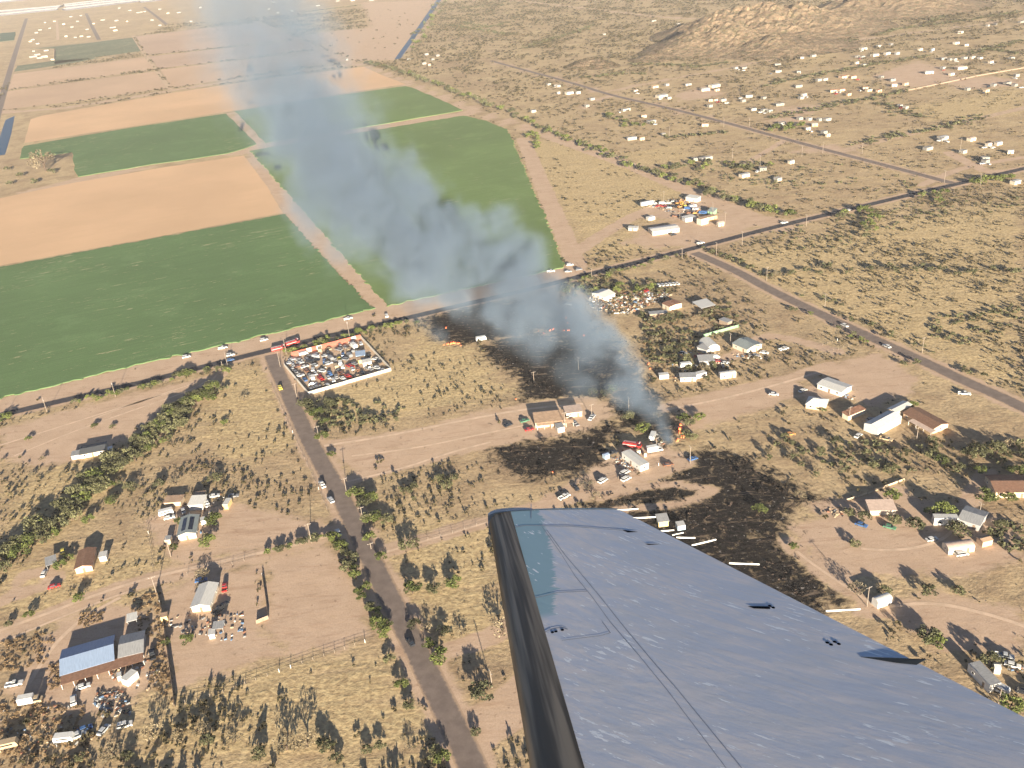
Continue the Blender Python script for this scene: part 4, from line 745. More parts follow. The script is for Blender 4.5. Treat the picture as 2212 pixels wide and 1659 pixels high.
# far housing grid beyond the fields (upper left) and the canal houses
FARL = '''0 600 150 20 w;0 690 140 16 w;0 330 265 22 w;0 300 290 20 w;0 270 350 18 w;0 250 365 16 t;0 310 385 18 w;0 420 250 14 w;0 540 215 16 h;0 610 240 18 w;0 660 190 16 w;0 740 260 18 w;0 750 325 20 w;0 690 320 18 d;0 460 190 16 t;0 870 180 28 w;0 990 185 24 w;0 950 245 34 w;0 980 270 22 h;0 1300 180 20 w;0 1370 225 18 w;0 1180 115 20 w;0 1210 110 18 w;0 1240 105 18 w;0 1110 95 22 w;0 1370 85 20 w;0 1440 120 18 t;0 1530 115 24 w;0 1020 75 18 w;0 1090 190 12 d;0 560 320 14 h;0 640 330 14 w;0 380 200 14 w;0 800 210 14 t;0 1720 70 20 w;0 1640 190 16 w;0 255 500 34 w;0 300 480 26 w;0 320 510 24 w;0 360 500 26 h;0 380 445 22 w;0 280 450 12 w;1 300 100 18 w;1 180 115 16 w;1 140 25 22 w;1 100 85 14 w;1 520 55 24 w;1 690 15 26 w;1 820 10 24 h;1 980 10 30 w;1 1460 480 14 w;1 1310 525 12 w;1 1440 560 14 w;1 1490 570 6 r;1 1560 490 12 w;1 1520 525 10 w;1 780 525 8 w'''
for q in FARL.split(';'):
    ti, x, y, wd, kd = q.split(); far_house(T(int(ti), 0, float(x), float(y)), float(wd), kd, ROWA + rnd.uniform(-0.08, 0.08), 'house', ('small ' if float(wd) < 18 else 'larger ') + '%s house ' + ('of the farmstead beside the faded green field' if int(ti) == 0 and float(y) > 430 else 'beside the blue canal' if int(ti) == 1 and float(y) > 450 else 'in the smoky far settlement' if int(ti) == 1 or float(x) > 1150 else 'in the far street grid by the feed sheds' if float(y) < 200 else 'in the far street grid by the ploughed fields'), 'houses of the far settlement', h=3.2)
# long white feed sheds on the far left
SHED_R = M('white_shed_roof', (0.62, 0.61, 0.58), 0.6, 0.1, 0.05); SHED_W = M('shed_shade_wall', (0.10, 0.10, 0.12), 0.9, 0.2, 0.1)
for a, b, dp in (((-120, 47), (124, 22), 46), ((-120, 38), (128, 17), 46), ((142, 23), (300, 4), 46), ((142, 17), (330, -3), 46), ((142, 13), (360, -12), 40), ((-60, 12), (80, -2), 60), ((-20, 6), (60, -6), 50), ((305, 6), (350, 1), 40)):
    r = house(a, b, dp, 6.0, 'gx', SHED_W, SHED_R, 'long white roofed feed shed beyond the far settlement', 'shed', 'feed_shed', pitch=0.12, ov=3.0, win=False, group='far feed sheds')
# ================================================================== VEHICLES
CARC = {'white': (0.62, 0.61, 0.58), 'silver': (0.42, 0.43, 0.44), 'dark': (0.02, 0.022, 0.028), 'red': (0.36, 0.03, 0.028), 'blue': (0.05, 0.12, 0.28), 'tan': (0.42, 0.32, 0.2), 'yellow': (0.58, 0.47, 0.08), 'orange': (0.48, 0.22, 0.06), 'green': (0.08, 0.2, 0.12), 'grey': (0.2, 0.2, 0.21), 'rust': (0.2, 0.09, 0.05)}
def paint(c): return M('car_paint_' + c, CARC[c], 0.32, 0.1, 1.2, spec=0.5)
TYRE = M('tyre_rubber', (0.015, 0.015, 0.015), 0.85, 0.2, 3.0); CARGLASS = M('car_glass', (0.012, 0.016, 0.022), 0.08, 0.2, 2.0, spec=0.8); CHROME = M('dull_chrome', (0.5, 0.5, 0.5), 0.3, 0.1, 3.0, metal=0.8)
_veh = {}
def veh_data(kind, c):
    key = (kind, c)
    if key in _veh: return _veh[key]
    parts = []
    def cabin(x0, x1, y, z0, z1, rake0, rake1, nm='windows'):
        g = MB(); V = [(x0, -y, z0), (x1, -y, z0), (x1, y, z0), (x0, y, z0), (x0 + rake0, -y + 0.16, z1), (x1 - rake1, -y + 0.16, z1), (x1 - rake1, y - 0.16, z1), (x0 + rake0, y - 0.16, z1)]
        g.add(V, [(4, 5, 6, 7), (0, 1, 5, 4), (1, 2, 6, 5), (2, 3, 7, 6), (3, 0, 4, 7)]); parts.append((nm, g.data(nm, CARGLASS), None))
        rp = MB().box(x0 + rake0 - 0.04, x1 - rake1 + 0.04, -y + 0.13, y - 0.13, z1 + 0.002, z1 + 0.07, 0.05, 0.05); parts.append(('roof', rp.data('roof', paint(c)), None))
    def body(pr, hw):
        b = MB(); n = len(pr); b.prism(pr, -hw, hw, 'y'); me = b.data('body', paint(c)); parts.insert(0, ('body', me, None))
    if kind == 'car':
        body([(-2.3, 0.32), (2.3, 0.32), (2.36, 0.62), (2.2, 0.80), (1.0, 0.92), (-1.6, 0.95), (-2.25, 0.90), (-2.36, 0.6)], 0.88); cabin(-1.75, 1.1, 0.84, 0.93, 1.42, 0.45, 0.75); wb = 1.4
    elif kind == 'suv':
        body([(-2.35, 0.38), (2.35, 0.38), (2.42, 0.75), (2.25, 1.0), (1.2, 1.08), (-2.3, 1.12), (-2.42, 0.8)], 0.95); cabin(-2.25, 1.25, 0.91, 1.1, 1.74, 0.25, 0.65); wb = 1.45
    elif kind == 'pickup':
        body([(-2.8, 0.45), (2.75, 0.45), (2.85, 0.85), (2.65, 1.08), (1.1, 1.14), (-0.55, 1.14), (-0.56, 0.75), (-2.65, 0.75), (-2.66, 1.12), (-2.85, 1.12)], 0.96)
        for s in (-1, 1): parts.append(('bed_side', MB().box(-2.66, -0.6, s * 0.93 - 0.035, s * 0.93 + 0.035, 0.74, 1.13).data('bed_side', paint(c)), None))
        cabin(-0.55, 1.35, 0.92, 1.13, 1.80, 0.15, 0.65); wb = 1.75
    elif kind == 'van':
        body([(-2.7, 0.4), (2.6, 0.4), (2.7, 0.9), (2.3, 1.15), (1.75, 2.0), (1.55, 2.1), (-2.6, 2.1), (-2.72, 1.9)], 1.0); parts.append(('windscreen', MB().add([(2.32, -0.85, 1.18), (2.32, 0.85, 1.18), (1.80, 0.8, 1.98), (1.80, -0.8, 1.98)], [(0, 1, 2, 3)]).data('windscreen', CARGLASS), None)); wb = 1.6
    elif kind == 'boxtruck':
        body([(1.2, 0.55), (3.5, 0.55), (3.55, 1.2), (3.2, 1.4), (1.2, 1.45)], 1.05); cabin(1.2, 3.0, 1.0, 1.44, 2.25, 0.02, 0.5); parts.append(('cargo_box', MB().box(-3.8, 1.1, -1.2, 1.2, 0.8, 3.2, 0.03, 0.03).data('cargo_box', paint('white')), None)); wb = 2.2
    elif kind == 'firetruck':
        body([(-4.2, 0.6), (4.1, 0.6), (4.2, 1.2), (4.15, 1.75), (2.2, 1.75), (2.2, 2.5), (-4.1, 2.5), (-4.2, 2.2)], 1.22); cabin(2.25, 4.12, 1.18, 1.75, 2.75, 0.02, 0.28)
        parts.append(('ladder', MB().box(-4.0, 1.8, -0.35, -0.25, 2.72, 2.85).box(-4.0, 1.8, 0.25, 0.35, 2.72, 2.85).box(-3.8, -3.6, -0.35, 0.35, 2.5, 2.72).box(1.2, 1.4, -0.35, 0.35, 2.5, 2.72).data('ladder', CHROME), None))
        parts.append(('light_bar', MB().box(3.2, 3.6, -0.8, 0.8, 2.83, 3.0).data('light_bar', paint('white')), None)); parts.append(('stripe', MB().box(-4.15, 2.1, -1.235, 1.235, 1.5, 1.75).data('stripe', paint('white')), None)); wb = 2.8
    elif kind == 'semi':
        body([(3.6, 0.6), (6.4, 0.6), (6.5, 1.5), (5.6, 1.8), (3.6, 1.8)], 1.15); cabin(3.6, 5.6, 1.1, 1.8, 2.8, 0.02, 0.5); parts.append(('trailer_box', MB().box(-7.5, 3.3, -1.25, 1.25, 1.1, 3.9).data('trailer_box', paint('white')), None)); wb = 3.6
    elif kind == 'camper':
        body([(-3.0, 0.5), (3.0, 0.5), (3.15, 1.2), (2.7, 2.45), (-2.8, 2.5), (-3.05, 1.6)], 1.15); parts.append(('window_strip', MB().box(-2.0, 1.8, -1.165, 1.165, 1.45, 1.95).data('window_strip', CARGLASS), None)); wb = 0.5
    elif kind == 'excavator':
        body([(-1.8, 1.0), (1.4, 1.0), (1.4, 1.9), (-1.2, 2.0), (-1.8, 1.7)], 1.1); cabin(0.2, 1.5, 0.5, 1.9, 2.9, 0.05, 0.25)
        parts.append(('boom', MB().tube((1.3, 0.5, 1.8), (3.6, 0.5, 4.0), 0.28, 0.2, 6).tube((3.6, 0.5, 4.0), (5.0, 0.5, 1.6), 0.2, 0.14, 6).box(4.6, 5.4, 0.0, 1.0, 0.9, 1.7, 0.2, 0.1).data('boom', paint(c)), None))
        for s in (-1, 1): parts.append(('track', MB().prism([(-1.9, 0.4), (-1.6, 0.02), (1.6, 0.02), (1.9, 0.4), (1.6, 0.8), (-1.6, 0.8)], s * 1.2 - 0.28, s * 1.2 + 0.28, 'y').data('track', TYRE), None))
        wb = None
    if wb:
        wl = MB().tube((0, -0.11, 0), (0, 0.11, 0), 0.36 if kind in ('car', 'suv', 'van', 'camper') else 0.46, n=12).data('wheel', TYRE); hw = {'car': 0.8, 'suv': 0.87, 'pickup': 0.88, 'van': 0.92, 'camper': 1.05}.get(kind, 1.05)
        hub = MB().tube((0, -0.125, 0), (0, 0.125, 0), 0.2, n=8).data('rim', CHROME)
        for x in (-wb, wb):
            for s in (-1, 1): parts.append(('wheel', wl, (x, s * hw, 0.36 if kind in ('car', 'suv', 'van', 'camper') else 0.46), hub))
    _veh[key] = parts; return parts
VN = {'car': 'parked_car', 'suv': 'suv', 'pickup': 'pickup_truck', 'van': 'van', 'boxtruck': 'box_truck', 'firetruck': 'fire_truck', 'semi': 'semi_truck', 'camper': 'camper_trailer', 'excavator': 'excavator'}
def vehicle(kind, c, p, head, label, group=None, name=None, loc=None):
    g = loc if loc is not None else G(p); r = empty(name or VN[kind], g, head, label, VN[kind].replace('_', ' ').replace('parked ', ''), group)
    if r['category'] == 'suv': r['category'] = 'car'
    for q in veh_data(kind, c):
        o = link(q[0], q[1], r)
        if q[2]: o.location = q[2]
        if len(q) > 3: link('rim', q[3], o)
    return r
HB, HA = ROWA + math.pi / 2, ROWA
def deg(d): return math.radians(d)
# on and beside the side road
vehicle('pickup', 'white', t(1,2,574,880), HB + 0.04, 'white pickup driving along the worn side road behind a silver car'); vehicle('suv', 'silver', t(1,2,648,1012), HB + 0.1, 'silver white SUV driving on the worn side road')
vehicle('car', 'dark', t(1,3,1334,580), HB + 0.12, 'black car alone on the near stretch of the side road'); vehicle('pickup', 'yellow', t(1,2,210,40), HB - 0.05, 'bright yellow pickup on the side road beside the salvage yard')
vehicle('car', 'white', t(1,2,712,1290), HB, 'white car tucked at the corner of the dirt drive', ); vehicle('car', 'dark', t(1,2,2180,362), HA + 0.2, 'black car alone on the dirt loop left of the tan roofed house'.replace('left of', 'before'))
# highway and its shoulder
for k_, (kd, c, p, h_, lab) in enumerate([
 ('suv', 'white', t(0,1,1612,1432), HA, 'white SUV parked on the orange shoulder opposite the leaning poles'), ('pickup', 'white', t(0,1,1925,1356), HA, 'white pickup parked on the orange shoulder close to the green field'),
 ('suv', 'white', t(0,1,1993,1416), HA, 'white car on the highway next to a blue car'), ('car', 'blue', t(0,1,1990,1458), HA, 'blue car on the highway in the shade of the roadside trees'),
 ('suv', 'white', t(1,1,70,1285), HA, 'white SUV on the shoulder just past the fire trucks'), ('firetruck', 'red', t(1,1,196,1368), HA, 'red fire truck with ladder at the side road corner'), ('firetruck', 'red', t(1,1,318,1318), HA + 0.15, 'second red fire truck standing on the highway by the salvage yard'),
 ('pickup', 'white', t(1,1,797,1102), HA, 'white pickup on the orange shoulder behind the salvage yard'), ('suv', 'white', t(1,1,1130,1076), HB - 0.2, 'white SUV at the foot of the dirt lane between the green fields'),
 ('pickup', 'white', t(2,1,335,692), HA - 0.3, 'white pickup on the shoulder at the edge of the smoke'), ('car', 'silver', t(2,1,487,692), HA - 0.5, 'silver car parked on the dirt apron at the field corner'), ('suv', 'white', t(2,1,500,636), HA - 0.3, 'white SUV parked where the field track meets the shoulder'), ('suv', 'grey', t(2,1,577,676), HA - 0.2, 'grey SUV on the dirt apron at the field corner'),
 ('car', 'dark', t(2,1,847,664), HA, 'dark car driving on the highway past the field corner'), ('pickup', 'white', t(2,1,1628,448), HA, 'white pickup driving on the highway near the right hand junction'.replace('right hand', 'far')), ('pickup', 'white', t(3,1,140,272), HA, 'white pickup on the highway by the big green tree'), ('car', 'white', t(3,1,697,162), HA, 'white car on the highway between tall roadside trees'),
 ('car', 'white', t(3,1,662,1160), HB + math.pi, 'white car driving along the road past the burnt lots'), ('car', 'white', t(3,1,1025,1340), HB, 'white car stopped at the road gate of the bare oval yard'), ('pickup', 'white', t(3,1,135,1365), HA, 'white pickup in the yard behind the grey green roofed house'),
 ('suv', 'white', t(2,2,785,845), deg(40), 'white SUV with dark windows parked on the mobile home drive'), ('suv', 'white', t(2,2,975,775), deg(35), 'white SUV parked right against the white mobile home'), ('suv', 'white', t(2,2,985,830), deg(35), 'white SUV parked below the mobile home along the track'), ('pickup', 'white', t(2,2,452,985), deg(35), 'white truck on the track just above the wing tip'), ('car', 'dark', t(2,2,548,905), HB, 'black car parked beside the track above the wing tip'),
 ('pickup', 'dark', t(2,2,862,605), HA, 'dark pickup behind the pale blue hut'), ('car', 'red', t(2,2,150,400), deg(15), 'red car beside the cream house on the round dirt yard'), ('pickup', 'grey', t(2,2,545,350), HB, 'grey pickup with loaded bed by the smaller cream building'), ('pickup', 'silver', t(2,2,690,300), deg(60), 'grey utility truck at the edge of the round dirt yard'), ('car', 'green', t(2,2,110,325), HA, 'dark green cart by the cream house on the round dirt yard'),
 ('firetruck', 'red', t(2,2,1040,545), deg(-25), 'red fire engine parked behind the white mobile home'), ('boxtruck', 'white', t(2,2,1235,585), deg(10), 'white flatbed truck parked near the burning trees'), ('camper', 'white', t(2,2,1215,470), deg(70), 'scorched white camper next to the flames'), ('car', 'blue', t(2,2,1560,655), deg(20), 'pale blue wreck on the edge of the burnt ground'), ('car', 'rust', t(2,2,1350,705), deg(10), 'rusty flat trailer at the edge of the burnt ground'),
 ('car', 'red', t(0,3,472,98), deg(20), 'red car on the loop drive of the peach house'), ('pickup', 'white', t(0,3,128,945), deg(10), 'white pickup parked above the scrap of the blue roofed house'), ('car', 'white', t(0,3,722,965), deg(20), 'white car below the porch of the blue roofed house'), ('suv', 'white', t(0,3,1082,1300), deg(15), 'white SUV at the lower edge of the scrap'), ('car', 'silver', t(0,3,900,1340), deg(70), 'silver car beside the grey tree by the scrap'), ('car', 'blue', t(0,3,738,1330), deg(30), 'blue wreck among the scrap below the blue roofed house'),
 ('pickup', 'silver', t(0,3,672,1392), deg(25), 'silver pickup in the scrap next to the blue wreck'), ('camper', 'white', t(0,3,562,1422), deg(2), 'narrow white trailer in the scrap'), ('camper', 'tan', t(0,3,75,1475), deg(12), 'tan travel trailer at the end of the scrap'), ('pickup', 'red', t(0,3,1945,108), HB - 0.2, 'dark red pickup beside the pale gable house'), ('car', 'dark', t(0,3,1935,262), deg(60), 'dark car under the pickup at the pale gable house'), ('pickup', 'dark', t(0,3,1890,300), deg(60), 'black pickup beside the pale gable house'), ('car', 'blue', t(0,3,1740,45), deg(10), 'blue car in the shade behind the pale gable house'),
 ('boxtruck', 'tan', t(0,3,275,1095), deg(8), 'long flatbed of scrap in the yard of the blue roofed house'), ('pickup', 'dark', t(0,3,1320,690), HB, 'dark pickup beside the grey roofed garage'), ('suv', 'white', t(0,3,640,1085), HB, 'white van end on among the scrap'),
 ('camper', 'white', t(0,2,1438,1125), deg(20), 'white camper by the pens of the solar panel house'), ('car', 'white', t(0,2,1466,1162), deg(18), 'white sedan parked below the camper'), ('pickup', 'white', t(0,2,1792,1045), HB, 'white truck standing beside the white metal shed'), ('car', 'white', t(0,2,385,1645), HB - 0.3, 'white car parked beside the grey carport'), ('camper', 'white', t(0,2,962,596), HB, 'short white trailer beside the charcoal roofed shed'), ('car', 'grey', t(0,2,2020,975), deg(5), 'grey car in the weeds behind the yellow camper'), ('car', 'silver', t(0,2,1585,1100), HB, 'silver car beside the white metal shed'), ('car', 'white', t(0,2,1855,975), deg(10), 'white cart near the yellow container'), ('car', 'yellow', t(0,2,545,1452), HB, 'yellow machine in the shade above the grey carport'),
 ('car', 'white', t(3,2,300,65), deg(30), 'white round tank trailer beside the long white house'), ('car', 'white', t(3,2,50,95), deg(-20), 'white boat on the dirt near the tan cottage'), ('car', 'green', t(3,2,1050,1245), deg(-35), 'pale green old car in front of the pink roofed barn'), ('pickup', 'tan', t(3,2,1020,485), deg(-35), 'tan jeep parked below the white barn'), ('car', 'orange', t(3,2,190,440), deg(10), 'orange machine among the bushes near the burn'), ('car', 'white', t(3,2,780,455), deg(40), 'white car next to a brown shed roof by the slab'), ('car', 'grey', t(3,2,885,315), deg(20), 'grey cart standing in the shadow of the barn'), ('car', 'blue', t(3,2,805,1225), deg(-40), 'blue grey boat on the dry lawn'),
 ('car', 'white', t(3,2,1415,1350), deg(10), 'white car in the shade above the rounded mobile home'), ('suv', 'white', t(3,2,1670,1480), deg(5), 'white car alongside the rounded mobile home'), ('pickup', 'silver', t(3,3,2040,705), deg(-25), 'white and blue pickup on the near dirt yard'), ('car', 'white', t(3,3,2110,780), deg(-30), 'white wreck behind the pickup on the near dirt yard'), ('car', 'dark', t(3,3,2205,1010), deg(-30), 'dark car at the frame edge of the near dirt yard'), ('camper', 'silver', t(3,3,1985,990), deg(-50), 'silver camper at the end of the grey topped mobile home'),
 ('pickup', 'white', t(3,2,1695,92), deg(-20), 'white box beside the road in the thorn bushes'),
 ('pickup', 'red', t(2,1,1162,862), deg(40), 'red truck among green trees by the scrap yard'), ('pickup', 'red', t(2,1,1615,1425), deg(10), 'red pickup below the quonset hut'), ('van', 'white', t(2,1,1750,1440), deg(5), 'white van parked below the quonset hut'), ('car', 'white', t(2,1,1840,1485), deg(5), 'white sedan beside the grey shed of the compound'), ('car', 'silver', t(2,1,1475,1400), deg(-30), 'silver car in the brush beside the quonset hut'), ('camper', 'white', t(2,1,1500,1510), deg(5), 'white camper in the brush by the smoke'), ('car', 'red', t(2,1,1775,1470), deg(5), 'low red car between the white van and sedan'), ('suv', 'dark', t(2,1,1395,375), HA, 'black SUV in front of the long cream building'), ('pickup', 'grey', t(2,1,2090,1420), deg(-20), 'grey pickup below the cream gabled wing'), ('car', 'white', t(2,1,2180,1395), deg(-30), 'white car beside the cream gabled wing'), ('car', 'white', t(2,1,490,975), deg(-25), 'white car half hidden in the smoke'), ('camper', 'white', t(1,1,1945,1282), deg(12), 'burnt white trailer on the burnt ground'),
 ]): vehicle(kd, c, p, h_, lab)
for x in range(6): vehicle('car', rnd.choice(['white', 'white', 'silver']), t(2,1,1262 + x * 32, 812 - x * 3), HB + rnd.uniform(-0.2, 0.2), 'pale wrecked car in the row above the red truck', 'row of wrecks above the red truck', 'wrecked_car')
# ---- walled salvage yard
YARD = GN([(630, 770), (780, 731), (845, 801), (667, 853), (614, 790)])
def wall_run(a, b, h, th, m, r, nm, panels=None, step=3.0):
    a, b = Vector((a[0], a[1], 0)), Vector((b[0], b[1], 0)); d = b - a; n = max(1, int(d.length / step)); ang = math.atan2(d.y, d.x)
    for i in range(n):
        mm = m if not panels else panels[rnd.randrange(len(panels))]; c = a + d * (i / n); me = MB().box(0.01, d.length / n - 0.01, -th / 2, th / 2, 0, h * rnd.uniform(0.97, 1.03)).data(nm, mm)
        o = link(nm, me, r, c - Vector(r.location), ang)
PANR = M('red_wall_panel', (0.42, 0.11, 0.075), 0.7, 0.25, 0.8); PANW = M('white_wall_panel', (0.48, 0.45, 0.40), 0.75, 0.15, 0.8)
yr = empty('yard_wall', (YARD[0][0], YARD[0][1], 0), 0, 'panelled wall around the salvage yard, red on the highway side and white elsewhere', 'wall')
wall_run(YARD[0], YARD[1], 2.6, 0.15, PANR, yr, 'panel', [PANR, PANR, PANR, PANW]); wall_run(YARD[1], YARD[2], 1.9, 0.15, PANW, yr, 'panel', [PANW]); wall_run(YARD[2], YARD[3], 1.9, 0.15, PANW, yr, 'panel', [PANW]); wall_run(YARD[3], YARD[4], 1.9, 0.15, PANW, yr, 'panel', [PANW])
ycol = ['white', 'white', 'silver', 'grey', 'dark', 'tan', 'silver', 'grey', 'white', 'tan', 'grey', 'rust', 'silver', 'red', 'blue', 'grey']; yk = ['car', 'car', 'suv', 'pickup', 'car', 'van']
inn = YARD.mean(0) + (YARD - YARD.mean(0)) * 0.92; placed = []
for k_ in range(4000):
    if len(placed) >= 76: break
    p = np.array([rnd.uniform(YARD[:, 0].min(), YARD[:, 0].max()), rnd.uniform(YARD[:, 1].min(), YARD[:, 1].max())])
    if not inpoly(p[None], inn)[0] or any(np.hypot(*(p - q)) < 3.5 for q in placed) or any(math.hypot(p[0] - f[0], p[1] - f[1]) < f[2] for f in FOOT): continue
    fx = (p - YARD[0]) @ np.array([uA.x, uA.y])
    if 22 < fx < 25.5 or (fx > 30 and rnd.random() < 0.35): continue
    placed.append(p); c = rnd.choice(ycol); kd = rnd.choice(yk)
    vehicle(kd, c, None, rnd.choice((HB, HB, HA, HB + 0.5)) + rnd.uniform(-0.25, 0.25), '%s wrecked %s inside the walled salvage yard' % ({'dark': 'black'}.get(c, c), {'suv': 'SUV', 'pickup': 'pickup'}.get(kd, kd)), 'wrecks in the walled salvage yard', 'wrecked_' + {'car': 'car', 'suv': 'car', 'pickup': 'pickup', 'van': 'van'}[kd], Vector((p[0], p[1], 0)))
vehicle('boxtruck', 'white', t(1,1,842,1345), deg(120), 'white box truck against the red wall of the salvage yard'); vehicle('car', 'yellow', t(1,1,720,1445), HB, 'yellow wreck in the middle of the salvage yard')
# ---- machinery yard
for x, y, kd, c in ((1185, 118, 'semi', 'white'), (1260, 125, 'car', 'red'), (1305, 128, 'pickup', 'red'), (1350, 100, 'car', 'white'), (1300, 105, 'van', 'white'), (1400, 85, 'car', 'white'), (1430, 110, 'excavator', 'orange'), (1470, 100, 'excavator', 'orange'), (1490, 130, 'excavator', 'yellow'), (1450, 140, 'excavator', 'orange'), (1520, 150, 'van', 'blue'), (1560, 135, 'camper', 'silver'), (1590, 160, 'van', 'silver'), (1415, 215, 'pickup', 'rust'), (1580, 195, 'excavator', 'orange'), (1650, 190, 'camper', 'blue'), (1380, 130, 'pickup', 'dark'), (1350, 140, 'car', 'silver'), (1620, 175, 'car', 'white'), (1540, 185, 'pickup', 'rust')):
    vehicle(kd, c, t(2,1,x,y), rnd.choice((HA, HB, deg(-20))) + rnd.uniform(-0.3, 0.3), '%s %s stored in the machinery yard north of the highway' % ({'dark': 'black'}.get(c, c), {'semi': 'semi truck', 'suv': 'SUV'}.get(kd, kd)), 'machines of the machinery yard')
# cars on the far lots
for k_ in range(46):
    q = rnd.choice(LOTS.split(';')).split(); p = T(int(q[0]), 0, float(q[1]) + rnd.uniform(-50, 60), float(q[2]) + rnd.uniform(4, 16)); c = rnd.choice(['white', 'white', 'silver', 'dark', 'red', 'grey'])
    kd = rnd.choice(('car', 'pickup', 'suv')); vehicle(kd, c, p, rnd.choice((HA, HB)) + rnd.uniform(-0.3, 0.3), '%s %s parked at a house %s' % ({'dark': 'black'}.get(c, c), {'suv': 'SUV'}.get(kd, kd), zone(p)), 'cars on the far desert lots', 'parked_car')
# ================================================================== VEGETATION
import re
def leaf_mat(name, dark, light, spread=0.5):
    k = NB(name); a = k.N('Attribute', attribute_name='tone').outputs['Fac']; oi = k.N('ObjectInfo').outputs['Random']
    c = k.mix(a, dark, light); c = k.mix(1.0, c, k.mix(oi, (1 - spread, 1 - spread, 1 - spread), (1 + spread * 0.5, 1 + spread * 0.35, 1 + spread * 0.2)), 'MULTIPLY')
    k.L(c, k.b.inputs['Base Color']); k.b.inputs['Roughness'].default_value = 0.8; k.b.inputs['Specular IOR Level'].default_value = 0.15; return k.m
LEAF = {'mesquite': leaf_mat('mesquite_leaves', (0.055, 0.058, 0.03), (0.175, 0.18, 0.095)), 'green': leaf_mat('green_leaves', (0.055, 0.075, 0.022), (0.165, 0.195, 0.06)), 'grey': leaf_mat('grey_twigs', (0.12, 0.10, 0.065), (0.27, 0.23, 0.155)), 'burnt': leaf_mat('burnt_twigs', (0.018, 0.015, 0.014), (0.08, 0.06, 0.05)), 'creosote': leaf_mat('creosote_leaves', (0.03, 0.028, 0.015), (0.105, 0.09, 0.05))}
BARK = M('bark', (0.10, 0.07, 0.05), 0.9, 0.3, 3.0)
def quads(C, S, rs, up=0.35):
    """one small randomly turned leaf spray per centre"""
    n = len(C); nrm = rs.normal(size=(n, 3)); nrm[:, 2] = np.abs(nrm[:, 2]) + up; nrm /= np.linalg.norm(nrm, axis=1)[:, None]
    a = rs.normal(size=(n, 3)); a -= (a * nrm).sum(1)[:, None] * nrm; a /= np.linalg.norm(a, axis=1)[:, None]; b = np.cross(nrm, a)
    s = S[:, None]; V = np.stack([C - a * s - b * s * 0.55, C + a * s - b * s * 0.55, C + a * s * 0.75 + b * s * 0.6, C - a * s * 0.75 + b * s * 0.6], 1)
    return V
def crown_np(rs, r, h, z0, clumps, per, leaf, flat=1.0):
    C = []; Tn = []
    for i in range(clumps):
        d = rs.normal(size=3); d /= np.linalg.norm(d); d[2] = abs(d[2]) * 1.2 - 0.25; rr = rs.uniform(0.45, 0.95) ** 0.6
        c = np.array([d[0] * r * rr, d[1] * r * rr, z0 + (h - z0) * (0.42 + 0.5 * d[2] * rr)]); cr = r * rs.uniform(0.26, 0.44)
        q = rs.normal(size=(per, 3)); q /= np.linalg.norm(q, axis=1)[:, None]; q *= (rs.uniform(0.35, 1, size=per) ** 0.5)[:, None] * cr; q[:, 2] *= 0.75 * flat
        C.append(c + q); Tn.append(np.clip(rs.uniform(0.1, 0.9) + rs.uniform(-0.3, 0.3, per), 0, 1))
    C = np.vstack(C); C[:, 2] = np.maximum(C[:, 2], 0.12); Tn = np.concatenate(Tn); return quads(C, rs.uniform(0.6, 1.25, len(C)) * leaf, rs), Tn
def leafmesh(name, Q, Tn, m):
    V = Q.reshape(-1, 3); F = np.arange(len(V)).reshape(-1, 4); me = npmesh(name, V, F, m); a = me.attributes.new('tone', 'FLOAT', 'POINT'); a.data.foreach_set('value', np.repeat(Tn, 4).astype(np.float32)); return me
def trunk_mesh(rs, h, r, n=4):
    mb = MB(); z = h * 0.42; mb.tube((0, 0, -0.1), (rs.uniform(-.15, .15), rs.uniform(-.15, .15), z), 0.055 * h, 0.035 * h, 6)
    for i in range(n):
        a = 2 * math.pi * i / n + rs.uniform(-.5, .5); mb.tube((0, 0, z * 0.75), (math.cos(a) * r * 0.6, math.sin(a) * r * 0.6, h * rs.uniform(0.6, 0.8)), 0.03 * h, 0.010 * h, 5)
    return mb.data('trunk', BARK)
TREES = {}
for kd in ('mesquite', 'green', 'grey', 'burnt'):
    TREES[kd] = []
    for s in range(6):
        rs = np.random.RandomState(100 + s + 31 * len(TREES)); h = 1.0; sparse = kd in ('grey', 'burnt')
        Q, Tn = crown_np(rs, 0.62, 1.0, 0.12, 15 if not sparse else 11, 52 if not sparse else 34, 0.056 if not sparse else 0.042)   # unit tree: 1 m tall
        TREES[kd].append((leafmesh('crown', Q, Tn, LEAF[kd]), trunk_mesh(rs, 1.0, 0.62)))
SHRUB = []
for s in range(8):
    rs = np.random.RandomState(900 + s); Q, Tn = crown_np(rs, 0.62, 0.95, 0.05, 8, 11, 0.15); SHRUB.append((Q, Tn, leafmesh('shrub', Q, Tn, LEAF['creosote'])))
LITE = []
for s in range(6):
    rs = np.random.RandomState(1500 + s); Q, Tn = crown_np(rs, 0.58, 0.9, 0.05, 6, 4, 0.24); LITE.append((Q, Tn))
tree_list = []      # (x, y, height, width factor, kind, label, group)
def blocked(x, y, pad=0.5):
    P = np.array([[x, y]])
    for r, wd in ALLROADS:
        if dist_line(P, r)[0] < wd * 0.5 + pad: return True
    return any(math.hypot(x - f[0], y - f[1]) < f[2] for f in FOOT if f[1] < 1400)
